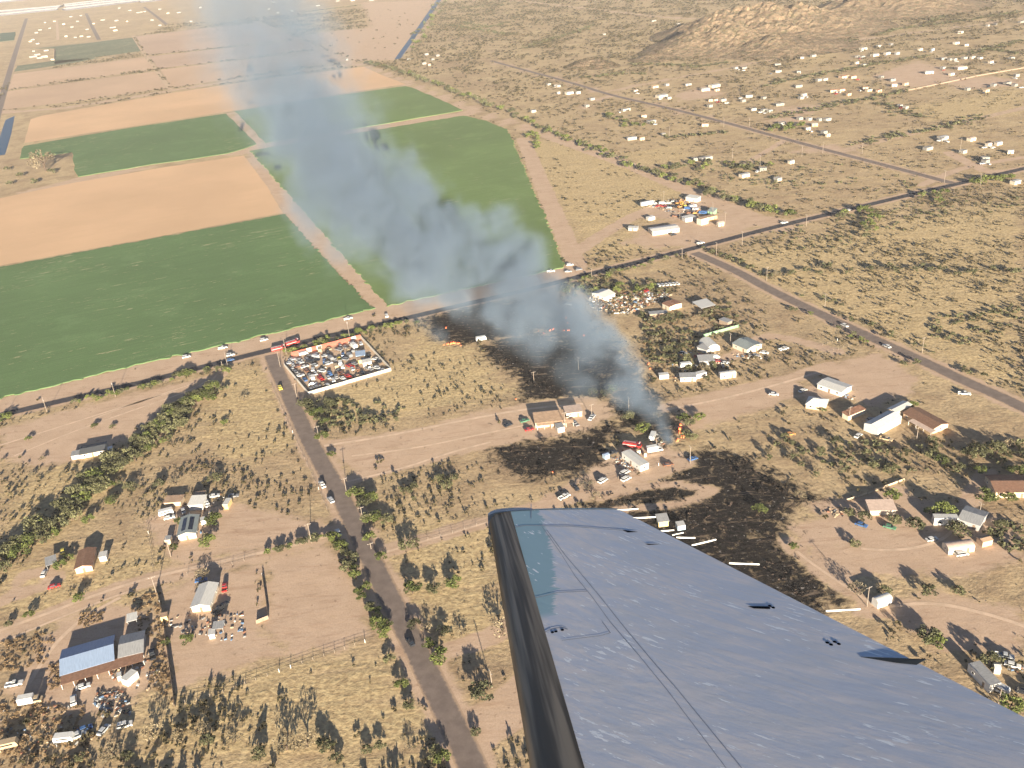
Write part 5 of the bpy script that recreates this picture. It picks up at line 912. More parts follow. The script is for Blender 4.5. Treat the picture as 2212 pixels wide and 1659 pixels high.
def row(px, n, jit, h, kinds, label, group, wf=(0.9, 1.5), force=False):
    L = smoothline(GN(px), 1); seg = np.r_[0, np.cumsum(np.hypot(*np.diff(L, axis=0).T))]
    for i in range(n):
        s = (i + rnd.uniform(0, 1)) / n * seg[-1]; x, y = np.interp(s, seg, L[:, 0]) + rnd.gauss(0, jit), np.interp(s, seg, L[:, 1]) + rnd.gauss(0, jit)
        if not force and blocked(x, y, 1.0): continue
        kd = rnd.choice(kinds); hh = rnd.uniform(*h); big = 'tall ' if hh > h[0] + 0.66 * (h[1] - h[0]) else ('low ' if hh < h[0] + 0.33 * (h[1] - h[0]) else '')
        tree_list.append((x, y, hh, rnd.uniform(*wf), kd, big + {'mesquite': 'olive ', 'green': 'bright ', 'grey': 'leafless '}[kd] + re.sub(r'^(tall |low |big |small )?(dark |bright )?(?=green)', '', re.sub(r'^(tall |low |big )', '', label)), group))
def tree(p, h, kd, label, group=None, wf=1.3): g = G(p); tree_list.append((g.x, g.y, h, wf, kd, label, group))
MG = ['mesquite', 'mesquite', 'green']; MM = ['mesquite', 'mesquite', 'mesquite', 'grey']
row(tiles(0, 2, [(1930, 40), (1700, 130), (1450, 330), (1200, 560), (950, 780), (750, 950), (600, 1130), (350, 1330), (180, 1480), (-80, 1600)]), 104, 3.2, (3.6, 6.0), MG, 'mesquite tree in the thick row along the dry wash', 'trees along the dry wash')
row(tiles(0, 2, [(1900, 80), (1550, 320), (1250, 600), (1000, 830), (800, 1080)]), 26, 4.0, (2.4, 4.2), MG, 'mesquite tree in the thick row along the dry wash', 'trees along the dry wash')
row(tiles(1, 2, [(690, 1340), (760, 1480), (830, 1640)]) + tiles(1, 3, [(880, 50), (950, 200), (1000, 300), (1070, 420), (1120, 540)]), 18, 0.8, (2.6, 4.2), ['green', 'mesquite'], 'green bush in the hedge between corral and side road', 'hedge along the side road', force=True)
row(tiles(1, 2, [(60, 1480), (250, 1440), (420, 1380), (560, 1340), (660, 1320)]), 15, 0.8, (1.8, 3.0), ['mesquite', 'green'], 'low bush in the hedge along the corral drive', 'hedge along the corral drive', force=True)
row(tiles(1, 2, [(420, 150), (520, 230), (660, 180)]), 12, 4.0, (3, 4.6), MG, 'mesquite tree in the thicket below the salvage yard', 'thicket below the salvage yard')
row(tiles(1, 2, [(440, 260), (560, 330), (480, 380)]), 9, 3.5, (3, 4.6), MG, 'mesquite tree in the thicket below the salvage yard', 'thicket below the salvage yard')
row(tiles(1, 2, [(700, 280), (860, 300), (1000, 340), (1150, 300)]), 16, 4.5, (1.6, 3.0), MM, 'scrubby tree in the thin brush below the salvage yard', 'brush below the salvage yard')
row(tiles(1, 2, [(820, 960), (950, 1060), (1080, 990), (900, 1180), (1100, 1200), (850, 1200)]), 16, 2.5, (3, 5), ['green', 'mesquite'], 'green tree in the clump beside the side road poles', 'clump beside the side road poles')
row(tiles(1, 2, [(1200, 960), (1450, 930), (1700, 830)]), 12, 3.5, (1.8, 3.4), MM, 'grey green scrub tree along the eroded gully', 'scrub along the eroded gully')
for x, y, h, kd, lab in ((570, 480, 4.2, 'green', 'bright green tree at the mouth of the dirt loop'), (650, 625, 2.6, 'green', 'small green bush beside the first pole of the dirt loop'), (1320, 1420, 4.6, 'mesquite', 'spreading grey green tree beside the dirt track to the wing'), (1080, 1520, 3.2, 'green', 'small green tree where the dirt track meets the side road'), (990, 1350, 3.4, 'green', 'round green tree above the dirt track corner'), (1120, 1200, 3.6, 'mesquite', 'olive tree in front of the roadside clump')):
    tree(t(1, 2, x, y), h, kd, lab)
for x, y, h, kd, lab in ((1350, 150, 4.6, 'green', 'green tree in a trio below the dirt track, closest to the road'), (1540, 140, 3.8, 'mesquite', 'thin middle tree of the trio below the dirt track'), (1710, 90, 4.2, 'green', 'green tree of the trio below the dirt track, farthest from the road'), (1590, 730, 4.6, 'green', 'big green bush beside the short dirt drive'), (1500, 610, 3.2, 'green', 'narrow green bush above the short dirt drive'), (1950, 1060, 5.2, 'mesquite', 'lone round tree beside the wide pale dirt drive'), (1370, 440, 3.0, 'mesquite', 'scrub bush on the road verge below the trio'), (1480, 480, 3.4, 'grey', 'grey bush on the road verge below the trio'), (1620, 500, 3.2, 'mesquite', 'olive bush in the dry lot beside the wing'), (1780, 520, 3.0, 'grey', 'grey bush in the dry lot beside the wing'), (2140, 500, 6.0, 'grey', 'tall thin tree close to the wing boot'), (1160, 740, 2.6, 'mesquite', 'dark bush beside the fence corner at the side road'), (1260, 960, 2.8, 'green', 'green bush on the verge below the fence corner'), (1330, 1140, 2.8, 'mesquite', 'olive bush on the verge halfway down the near road'), (1540, 1560, 3.2, 'mesquite', 'dark bush on the verge at the lowest road stretch'), (1610, 1600, 3.4, 'green', 'green bush on the verge at the lowest road stretch'), (1900, 1365, 2.2, 'mesquite', 'small bush at the mouth of the pale dirt drive')):
    tree(t(1, 3, x, y), h, kd, lab, wf=1.25)
for x, y, h, kd, lab in ((1620, 575, 3.6, 'green', 'bright green tree below the pale gable house'), (1740, 120, 3.0, 'grey', 'grey tree behind the pale gable house'), (690, 215, 3.4, 'green', 'lone tree with long shadow above the dirt drive'), (255, 355, 2.6, 'green', 'small tree with long shadow beside the dirt drive'), (80, 430, 2.2, 'mesquite', 'bush at the dirt drive edge'), (1320, 1400, 4.6, 'grey', 'big grey tree with long shadow below the yard fence'), (980, 1560, 4.8, 'grey', 'pale grey tree beside the scrap with long shadow'), (1800, 1440, 3.2, 'mesquite', 'olive tree below the yard fence'), (1560, 1400, 3.4, 'grey', 'thin grey tree below the yard fence'), (1720, 1360, 3.8, 'grey', 'tall grey tree below the corral fence'), (2030, 1430, 3.8, 'grey', 'grey tree farther along below the corral fence'), (1100, 1580, 2.6, 'mesquite', 'dark bush in the dry grass below the scrap'), (700, 1590, 2.4, 'mesquite', 'dark bush at the lower edge of the scrap'), (1440, 590, 2.2, 'green', 'small green bush on the yard fence line')):
    tree(t(0, 3, x, y), h, kd, lab, wf=1.2)
for x, y, h, kd in ((265, 1500, 5.2, 'grey'), (440, 1480, 5.4, 'grey'), (580, 1500, 3.6, 'mesquite'), (660, 1480, 2.2, 'mesquite'), (30, 1560, 3.4, 'mesquite'), (700, 1600, 2.6, 'mesquite'), (960, 1520, 2.4, 'mesquite'), (1080, 1490, 2.4, 'mesquite'), (1330, 1500, 2.6, 'grey')): tree(t(1, 3, x, y), h, kd, 'dry grey bush in the straw coloured near field', 'bushes of the near straw field', 1.2)
for x, y, h, kd, lab in ((1850, 1205, 4.6, 'green', 'round green tree beside the solar panel house'), (1795, 1390, 4.4, 'green', 'round green tree in front of the solar panel house'), (1510, 1425, 2.4, 'green', 'small green bush by the pump house pole'), (1560, 1210, 3.0, 'green', 'green tree behind the solar panel house'), (1140, 910, 4.0, 'mesquite', 'tree standing just below the wash row'), (960, 1030, 3.4, 'green', 'small tree below the wash row'), (770, 1195, 3.6, 'green', 'green tree at the tip of the wash row spur'), (1380, 880, 3.6, 'mesquite', 'tree above the pens of the solar panel house'), (1520, 870, 3.6, 'grey', 'grey tree above the pens of the solar panel house'), (1860, 840, 4.0, 'mesquite', 'tree behind the yellow camper'), (530, 1590, 3.6, 'green', 'green tree beside the grey carport'), (600, 1515, 2.6, 'green', 'green bush behind the peach house'), (1760, 1660, 3.6, 'grey', 'grey tree at the edge of the drive'), (820, 375, 2.4, 'green', 'lone bush on the bare ground above the charcoal shed'), (975, 380, 2.0, 'mesquite', 'second lone bush on the bare ground above the charcoal shed'), (250, 485, 2.2, 'green', 'lone bush on the bare track ground'), (2110, 150, 3.2, 'grey', 'lone grey bush near the highway corner'), (1940, 345, 2.4, 'green', 'lone bush in the dry field beside the side road')):
    tree(t(0, 2, x, y), h, kd, lab)
for x, y in ((280, 800), (420, 780), (550, 790), (620, 800), (370, 660), (20, 670)): tree(t(0, 2, x, y), rnd.uniform(2.0, 2.8), 'grey', 'leafless bush with long shadow below the charcoal shed', 'leafless bushes below the charcoal shed', 1.0)
row(tiles(0, 2, [(0, 320), (60, 300)]), 3, 2, (3, 4.5), ['green'], 'green bush on the highway verge', 'highway verge bushes')
row(tiles(0, 2, [(630, 165), (760, 135), (900, 110), (1050, 80), (1400, 10)]), 15, 1.4, (2.4, 3.8), ['green', 'green', 'mesquite'], 'green bush on the highway verge', 'highway verge bushes')
row(tiles(0, 1, [(1420, 1640), (1600, 1590), (1850, 1540), (1990, 1560)]), 12, 1.6, (2.6, 4.4), ['green', 'green', 'mesquite'], 'green bush on the highway verge', 'highway verge bushes')
row(tiles(1, 1, [(250, 1400), (440, 1345), (760, 1270), (860, 1240), (1100, 1190), (1360, 1120)]), 30, 1.8, (2.2, 4.0), ['green', 'green', 'mesquite'], 'green bush on the highway verge', 'highway verge bushes')
row(tiles(2, 1, [(360, 800), (560, 760), (780, 735), (1000, 680), (1250, 590), (1400, 560)]), 20, 2.2, (2.0, 4.0), ['green', 'mesquite', 'mesquite'], 'green bush on the highway verge', 'highway verge bushes')
row(tiles(2, 1, [(420, 850), (620, 900), (800, 860), (980, 840), (1260, 850)]), 22, 5.0, (2.5, 4.6), ['green', 'mesquite'], 'tree among the scrap and huts south of the highway', 'trees around the scrap yard')
row(tiles(2, 1, [(1120, 1150), (1300, 1120), (1500, 1060), (1700, 1040), (1800, 1020)]), 22, 5.0, (2.2, 3.8), MM, 'scrub tree in the brush around the compounds', 'brush around the compounds')
row(tiles(2, 1, [(1180, 1300), (1350, 1330), (1500, 1280), (1550, 1360), (1400, 1480), (1700, 1560), (1850, 1520), (1950, 1580)]), 26, 5.0, (2.2, 3.8), MM, 'scrub tree in the brush around the compounds', 'brush around the compounds')
row(tiles(2, 1, [(1640, 490), (1760, 530), (1900, 600), (2100, 700), (2200, 760)]), 16, 3.0, (2.0, 3.8), MM, 'scrub tree lining the road junction verge', 'verge of the far side road')
row(tiles(3, 1, [(180, 960), (330, 880), (560, 1000), (750, 1100), (950, 1180), (1150, 1270), (1400, 1420), (1650, 1530), (1950, 1640)]), 22, 3.5, (1.8, 3.6), MM, 'scrub tree lining the road junction verge', 'verge of the far side road')
row(tiles(3, 1, [(200, 1020), (420, 1080), (560, 1130), (800, 1260), (1000, 1350), (1300, 1490), (1500, 1590)]), 20, 2.6, (1.8, 3.4), MG, 'scrub tree lining the road junction verge', 'verge of the far side road')
row(tiles(3, 1, [(40, 700), (150, 770), (360, 690), (560, 690), (830, 680), (1200, 680), (1450, 680), (1800, 710), (2180, 700)]), 26, 3.5, (2.2, 4.4), MM, 'scrub tree along the shallow desert wash', 'scrub along the desert wash')
row(tiles(3, 1, [(600, 250), (750, 200), (900, 160), (960, 240), (830, 340), (1000, 400)]), 15, 3.5, (3.5, 6.0), ['green', 'green', 'mesquite'], 'tall green tree where the wash meets the highway', 'trees where the wash meets the highway')
row(tiles(3, 1, [(1230, 80), (1400, 40), (1550, 20), (1480, 100)]), 9, 4.0, (3, 5), ['green', 'mesquite'], 'tall green tree where the wash meets the highway', 'trees where the wash meets the highway')
row(tiles(3, 1, [(0, 150), (60, 200), (150, 190)]), 7, 3.0, (4, 6), ['green'], 'big green tree at the highway bend of the canal hedge', 'canal hedge')
row(tiles(3, 0, [(1740, 1600), (1900, 1570), (2100, 1540)]), 10, 3.0, (4, 6), ['green'], 'big green tree beside the grey roof at the highway', 'trees by the last highway house')
row(tiles(1, 0, [(960, 550), (1200, 610), (1500, 720), (1700, 800), (1900, 880), (2200, 985)]), 40, 3.0, (5, 8.5), MG, 'dark green tree in the long canal hedge', 'canal hedge')
row(tiles(2, 0, [(0, 1000), (200, 1090), (380, 1170), (700, 1290), (1100, 1460), (1400, 1560), (1700, 1650)]) + tiles(2, 1, [(1800, 40), (2000, 110), (2190, 180)]), 70, 3.0, (3.5, 6.5), MG, 'dark green tree in the long canal hedge', 'canal hedge')
row(tiles(2, 0, [(140, 1150), (200, 1200), (240, 1290)]), 8, 3.0, (4, 6), ['green'], 'green tree in the short clump beside the dirt track', 'clump beside the dirt track')
row(tiles(2, 0, [(830, 1000), (950, 1050), (1080, 1100), (1250, 1090)]), 14, 5.0, (3, 5.5), ['green', 'mesquite'], 'green tree around the far cluttered lot', 'trees around the far lots')
row(tiles(2, 0, [(1380, 1430), (1500, 1480), (1650, 1440), (1850, 1430), (2000, 1480), (2150, 1420)]), 26, 7.0, (3, 5.5), ['green', 'mesquite', 'mesquite'], 'green tree around the far cluttered lot', 'trees around the far lots')
row(tiles(3, 0, [(10, 1100), (80, 1110), (200, 1130), (320, 1080)]), 12, 5.0, (3.5, 6), ['green'], 'green tree around the far cluttered lot', 'trees around the far lots')
for x, y, h, kd, lab in ((1080, 1000, 4.4, 'green', 'green tree above the pink roofed barn'), (1520, 1130, 5.2, 'green', 'green tree behind the motorhome'), (1270, 1240, 4.4, 'mesquite', 'olive tree between the barn and the motorhome'), (1880, 1010, 5.2, 'green', 'bright green tree in front of the ranch house'), (2080, 1010, 3.6, 'green', 'small green tree at the ranch house porch'), (1640, 1300, 5.0, 'mesquite', 'large olive tree in front of the motorhome'), (2150, 790, 4.4, 'green', 'green tree behind the ranch house'), (1830, 770, 3.4, 'green', 'green bush in the shade behind the ranch house'), (1800, 610, 5.2, 'mesquite', 'broad olive tree on the slope above the ranch house'), (1960, 600, 5.2, 'mesquite', 'second broad olive tree above the ranch house'), (1090, 1200, 3.6, 'mesquite', 'olive bush at the pink roofed barn'), (1390, 1120, 2.8, 'green', 'slim green tree by the barn drive'), (820, 1170, 3.4, 'mesquite', 'olive bush beside the scrap ramp'), (700, 1130, 3.0, 'mesquite', 'olive bush at the end of the scrap ramp'), (1500, 680, 3.6, 'green', 'green bush in the brushy slope below the long brown house'), (590, 520, 3.6, 'mesquite', 'tree near the slab by the barn'), (470, 240, 2.2, 'green', 'green bush at the tan cottage door'), (1250, 200, 3.0, 'green', 'green bush behind the white workshop'), (220, 1420, 2.4, 'green', 'green bush at the bend of the burnt edge'), (270, 980, 3.2, 'grey', 'pale scorched tree in the burnt ground'), (750, 1400, 2.8, 'mesquite', 'lone dark bush on the dry lawn'), (2010, 1230, 3.0, 'mesquite', 'bush beside the grey white roofed house')):
    tree(t(3, 2, x, y), h, kd, lab)
row(tiles(3, 2, [(20, 560), (250, 640), (450, 680), (700, 660), (1000, 680), (1300, 700), (1550, 690), (1750, 720)]), 34, 7.0, (1.8, 3.6), MM, 'scrub tree on the brushy slope below the barn', 'brushy slope below the barn')
row(tiles(3, 2, [(1300, 560), (1500, 560), (1700, 640), (2050, 640), (2180, 560)]), 14, 5.0, (2.4, 4.2), MM, 'scrub tree on the brushy slope below the barn', 'brushy slope below the barn')
for x, y, h, kd, lab in ((760, 150, 4.2, 'grey', 'pale grey tree by the pole at the wing edge'), (1000, 150, 3.0, 'mesquite', 'bush behind the white tank trailer'), (1380, 150, 3.6, 'mesquite', 'olive tree at the fence of the near dirt yard'), (1640, 150, 3.0, 'mesquite', 'grey bush along the fence of the near dirt yard'), (1390, 560, 5.0, 'mesquite', 'tall tree with long shadow beside the near dirt yard'), (1430, 600, 4.2, 'green', 'second tree beside the near dirt yard'), (1930, 760, 4.2, 'mesquite', 'grey green tree above the near mobile home'), (2100, 1150, 4.4, 'green', 'green tree at the end of the near mobile home')): tree(t(3, 3, x, y), h, kd, lab)
for x, y, h, kd in ((1130, 410, 4.5, 'green'), (1480, 320, 4.0, 'green'), (1620, 310, 3.6, 'green'), (1540, 360, 3.8, 'mesquite'), (1010, 300, 4.0, 'mesquite'), (820, 100, 3.6, 'mesquite'), (690, 90, 3.4, 'mesquite'), (870, 60, 3.4, 'green'), (1500, 450, 3.4, 'mesquite'), (1560, 480, 3.2, 'mesquite')): tree(t(2, 2, x, y), h, kd, 'tree at the burning edge behind the mobile home', 'trees at the burning edge')
for x, y, h, kd, lab in ((720, 1000, 3.6, 'grey', 'scorched pale tree at the wing tip'), (655, 900, 4.0, 'grey', 'tall scorched tree beside the track above the wing'), (2140, 1110, 3.6, 'green', 'green bush left standing in the burnt ground'), (1260, 290, 3.0, 'grey', 'bare tree beside the flames')): tree(t(2, 2, x, y), h, kd, lab)
bt = [b for b in BURN_G]; k_ = 0
while k_ < 60:
    b = bt[rnd.randrange(len(bt))]; x, y = rnd.uniform(b[:, 0].min(), b[:, 0].max()), rnd.uniform(b[:, 1].min(), b[:, 1].max())
    if inpoly(np.array([[x, y]]), b)[0] and not blocked(x, y): tree_list.append((x, y, rnd.uniform(1.2, 2.6), rnd.uniform(0.9, 1.4), 'burnt', 'blackened bush standing in the burnt ground', 'burnt bushes')); k_ += 1
g = G(t(0, 0, 400, 1480)); tree_list.append((g.x, g.y, 26.0, 0.85, 'grey', 'tall leafless tree in the notch of the far green field', None))
for x, y in ((180, 1530), (90, 1600), (290, 1590), (460, 1500), (60, 1480)): g = G(t(0, 0, x, y)); tree_list.append((g.x, g.y, rnd.uniform(5, 8), 1.2, 'mesquite', 'dark bush on the waste ground by the far green field', 'bushes on the waste ground'))
row(tiles(1, 0, [(1600, 20), (1520, 150), (1460, 280), (1390, 420)]), 30, 9.0, (6, 10), MG, 'dark tree on the bank of the blue canal', 'trees on the canal bank', force=True)
# nearest 295 as trees of their own, the rest of the far ones as one mass
tree_list.sort(key=lambda a: -a[2] / math.hypot(a[0], a[1] ))
single = [a for a in tree_list if a[6] is None]; grouped = [a for a in tree_list if a[6] is not None]; keep = single + grouped[:max(0, 298 - len(single))]; rest = grouped[max(0, 298 - len(single)):]
TREE_XY = np.array([[a[0], a[1], a[2] * 0.6] for a in tree_list])
for x, y, h, wf, kd, lab, grp in keep:
    r = empty('burnt_bush' if kd == 'burnt' else ('leafless_tree' if kd == 'grey' else 'mesquite_tree'), (x, y, 0), rnd.uniform(0, 6.28), lab, 'tree', grp); r.scale = (h * wf, h * wf, h)
    c, tr = TREES[kd][rnd.randrange(6)]; link('crown', c, r); link('trunk', tr, r)
def mass(name, items, lib, m, label):
    """items: x, y, z, scale xy, scale z"""
    Vs = []; Ts = []; buckets = [[] for _ in lib]
    for it in items: buckets[rnd.randrange(len(lib))].append(it)
    for (Q, Tn, *_), its in zip(lib, buckets):
        if not its: continue
        A = np.array(its); a = nrs.uniform(0, 6.283, len(A)); ca, sa = np.cos(a)[:, None, None], np.sin(a)[:, None, None]
        q = Q[None]; X = (q[..., 0] * ca - q[..., 1] * sa) * A[:, 3][:, None, None] + A[:, 0][:, None, None]; Y = (q[..., 0] * sa + q[..., 1] * ca) * A[:, 3][:, None, None] + A[:, 1][:, None, None]; Z = q[..., 2] * A[:, 4][:, None, None] + A[:, 2][:, None, None]
        Vs.append(np.stack([X, Y, Z], -1).reshape(-1, 3)); Ts.append(np.clip(Tn[None] * 0.75 + nrs.uniform(-0.15, 0.4, len(A))[:, None], 0, 1).reshape(-1))
    if not Vs: return
    V = np.vstack(Vs); Tn = np.concatenate(Ts); me = leafmesh(name, V.reshape(-1, 4, 3), Tn, m); o = link(name, me); tag(o, label, None, None, 'stuff'); return o
rest_g = [a for a in rest]
for kd in ('mesquite', 'green', 'grey', 'burnt'):
    its = [(a[0], a[1], 0, a[2] * a[3], a[2]) for a in rest_g if a[4] == kd]
    lib = []
    for s in range(5):
        rs = np.random.RandomState(4000 + s); Q, Tn = crown_np(rs, 0.6, 1.0, 0.05, 10, 16, 0.1); lib.append((Q, Tn))
    mass({'mesquite': 'distant_trees', 'green': 'distant_green_trees', 'grey': 'distant_leafless_trees', 'burnt': 'distant_burnt_bushes'}[kd], its, lib, LEAF[kd], 'far trees of the hedges and lots reading as one mass')
# ---- desert shrubs: scatter by ground tone
def scatter(n, x0, x1, y0, y1, dens, seed):
    rs = np.random.RandomState(seed); P = np.c_[rs.uniform(x0, x1, n), rs.uniform(y0, y1, n)]
    # inside the view, with a margin
    v = np.c_[P, np.full(n, -ALT)]; zz = v @ np.array(fw); px = CX + FPX * (v @ np.array(cR)) / zz; py = CY - FPX * (v @ np.array(cU)) / zz
    m = (zz > 0) & (px > -120) & (px < 2330) & (py > -60) & (py < 1800); P = P[m]
    burn, dirt, straw = tones(P); keep = np.ones(len(P)) * 1.0
    keep *= (1 - np.clip(dirt, 0, 1) * 0.985); keep *= np.where(burn > 0.5, 0.0, 1.0); keep *= np.where(straw > 0.5, 0.5, 1.0)
    for f in FIELD_G: keep[inpoly(P, f)] = 0
    for f in CANAL_G: keep[inpoly(P, f)] = 0
    for r, wd in ALLROADS: keep[dist_line(P, r) < wd * 0.5 + 1.0] = 0
    keep[inpoly(P, YARD)] = 0
    for fx, fy, fr in FOOT:
        nb = (np.abs(P[:, 0] - fx) < fr) & (np.abs(P[:, 1] - fy) < fr); keep[nb] = 0
    fac = np.array([mnoise.noise(Vector((x * 0.021, y * 0.021, 1.3))) + 0.6 * mnoise.noise(Vector((x * 0.07, y * 0.05, 4.2))) for x, y in P]); keep *= np.clip(dens + fac * 1.1, 0.02, 1.0)
    return P[rs.uniform(size=len(P)) < keep], rs
S0, _ = scatter(5000, -140, 0, 180, 260, 0.3, 77); S0 = S0[inpoly(S0, GN([(320, 1520), (560, 1440), (880, 1390), (1000, 1640), (980, 1800), (200, 1800)]))]
S1, rs1 = scatter(40000, -330, 420, 150, 640, 0.30, 5)
right = inpoly(S1, GN([(1500, 550), (2212, 375), (2330, 900), (2212, 880)]))
extra, _ = scatter(16000, 130, 520, 340, 800, 0.7, 6); extra = extra[inpoly(extra, GN([(1500, 550), (2212, 375), (2600, 1000), (2212, 880)]))]
S1 = np.vstack([S1, S0, extra]); r1 = 0.5 + 1.0 * nrs.uniform(size=len(S1)) ** 2.6 + 0.12
near = S1[:, 1] < 360
order = np.argsort(-(r1 / np.hypot(S1[:, 0], S1[:, 1]))); sel = order[:290]; oth = order[290:]
for i in sel:
    o = link('creosote_shrub', SHRUB[rnd.randrange(8)][2], None, (S1[i, 0], S1[i, 1], 0), rnd.uniform(0, 6.28)); h = r1[i] * rnd.uniform(1.1, 1.7); o.scale = (r1[i] * 1.25, r1[i] * 1.25, h)
    tag(o, 'dark creosote shrub with a long shadow on the dry ground', 'shrub', 'creosote shrubs on the dry ground')
mass('creosote_scrub', [(S1[i, 0], S1[i, 1], 0, r1[i] * 1.2, r1[i] * rnd.uniform(1.0, 1.6)) for i in oth], LITE, LEAF['creosote'], 'low creosote scrub dotting the dry ground')
S2, rs2 = scatter(190000, -900, 1500, 560, 2900, 0.45, 9)
left_far = S2[:, 0] < -50; m2 = ~(left_far & (S2[:, 1] < 1500)); S2 = S2[m2]; r2 = (0.9 + 1.5 * nrs.uniform(size=len(S2)) ** 2) * np.clip(S2[:, 1] / 1000, 0.85, 1.7)
# shrubs climbing the hill
hz = []
for P, z in HILL_XY[:3]:
    idx = nrs.choice(len(P), min(len(P), 900)); hz += [(P[i, 0], P[i, 1], z[i], rnd.uniform(1.2, 2.6), rnd.uniform(0.9, 1.8)) for i in idx if z[i] > 0.3]
mass('distant_scrub', [(S2[i, 0], S2[i, 1], 0, r2[i] * 1.3, r2[i] * rnd.uniform(0.8, 1.3)) for i in range(len(S2))] + hz, [(Q[::2], Tn[::2]) for Q, Tn in LITE], LEAF['creosote'], 'desert scrub of the far lots and hill')
# dark lines of brush along far washes and fences
BR = [tiles(3, 0, [(0, 1020), (180, 990), (400, 950), (760, 880), (1000, 830), (1180, 790)]), tiles(3, 0, [(0, 745), (300, 670), (600, 620), (900, 560), (1380, 490)]), tiles(3, 0, [(950, 310), (1100, 260), (1400, 220), (1700, 180), (2212, 100)]), tiles(3, 0, [(1400, 200), (1520, 120), (1700, 40)]), tiles(2, 0, [(1000, 560), (1300, 560), (1600, 580), (1900, 540)]), tiles(2, 0, [(100, 420), (300, 350), (520, 290), (700, 220)]), tiles(2, 0, [(600, 680), (900, 640), (1200, 640)]), tiles(2, 0, [(1380, 1190), (1600, 1170), (1850, 1150)]), tiles(3, 0, [(0, 480), (150, 440), (400, 400), (760, 350)]), tiles(3, 0, [(780, 1250), (1100, 1180), (1400, 1130), (1900, 1010)]), tiles(1, 0, [(1600, 100), (1800, 70), (2200, 40)]), tiles(1, 0, [(1690, 220), (2000, 270), (2200, 300)]), tiles(1, 0, [(1800, 200), (2000, 240), (2212, 190)]), tiles(3, 0, [(1650, 480), (1900, 430), (2212, 350)]), tiles(3, 0, [(1850, 420), (2212, 470)]), tiles(3, 0, [(960, 900), (1100, 920), (1200, 1000), (1380, 1020)]), tiles(1, 0, [(400, 110), (700, 70), (880, 50)])]
bi = []
for L in BR:
    L = GN(L); seg = np.r_[0, np.cumsum(np.hypot(*np.diff(L, axis=0).T))]
    for s in np.arange(0, seg[-1], 2.0): bi.append((np.interp(s, seg, L[:, 0]) + rnd.gauss(0, 5), np.interp(s, seg, L[:, 1]) + rnd.gauss(0, 5), 0, rnd.uniform(2.4, 5.5), rnd.uniform(1.6, 3.6)))
for px_, n_ in ((tiles(2, 1, [(1100, 1040), (1500, 1000), (1900, 1020), (2050, 1150), (1650, 1230), (1560, 1640), (1180, 1640), (1120, 1250)]), 210), (tiles(2, 1, [(360, 800), (900, 720), (1300, 780), (1400, 880), (700, 960), (420, 930)]), 120), (tiles(3, 2, [(0, 500), (700, 500), (1700, 560), (2212, 500), (2212, 760), (1500, 760), (500, 760), (100, 720)]), 150), (tiles(1, 2, [(380, 120), (900, 140), (1300, 200), (1150, 330), (480, 400)]), 90), (tiles(3, 1, [(1400, 1100), (2212, 950), (2212, 1200), (1700, 1350), (1400, 1250)]), 90), (tiles(3, 1, [(0, 340), (900, 200), (1600, 40), (2212, 0), (2212, 120), (1500, 260), (700, 480), (200, 520)]), 150), (tiles(3, 2, [(1700, 1100), (2212, 1250), (2212, 1500), (1950, 1400)]), 40), (tiles(2, 0, [(1380, 1400), (2212, 1380), (2212, 1600), (1700, 1620)]), 120), (tiles(3, 0, [(0, 1420), (800, 1400), (1400, 1560), (1200, 1659), (0, 1659)]), 110)):
    poly = GN(px_); k_ = 0
    while k_ < n_:
        x, y = rnd.uniform(poly[:, 0].min(), poly[:, 0].max()), rnd.uniform(poly[:, 1].min(), poly[:, 1].max())
        if inpoly(np.array([[x, y]]), poly)[0]:
            k_ += 1
            if mnoise.noise(Vector((x * 0.05, y * 0.05, 8.0))) > -0.15 and not blocked(x, y): bi.append((x, y, 0, rnd.uniform(1.3, 3.2), rnd.uniform(0.9, 2.4)))
mass('wash_brush', bi, [(Q, Tn) for Q, Tn in LITE], LEAF['mesquite'], 'dark lines of brush along far washes and fences')
# small dry weeds and grass tufts near the camera
S3, _ = scatter(60000, -330, 420, 150, 560, 0.5, 21)
mass('dry_weeds', [(x, y, 0, rnd.uniform(0.35, 0.8), rnd.uniform(0.25, 0.6)) for x, y in S3[:16000]], [(Q[::3], Tn[::3]) for Q, Tn in LITE], LEAF['grey'], 'dry weeds and grass tufts over the open ground')
# burnt stubble
bs = []
for b in BURN_G:
    n = int((b[:, 0].max() - b[:, 0].min()) * (b[:, 1].max() - b[:, 1].min()) * 0.03); P = np.c_[nrs.uniform(b[:, 0].min(), b[:, 0].max(), n), nrs.uniform(b[:, 1].min(), b[:, 1].max(), n)]; bs += [(x, y, 0, rnd.uniform(0.7, 1.5), rnd.uniform(0.5, 1.2)) for x, y in P[inpoly(P, b)]]
mass('burnt_stubble', bs, [(Q[::2], Tn[::2]) for Q, Tn in LITE], LEAF['burnt'], 'blackened stubble of the burnt ground')
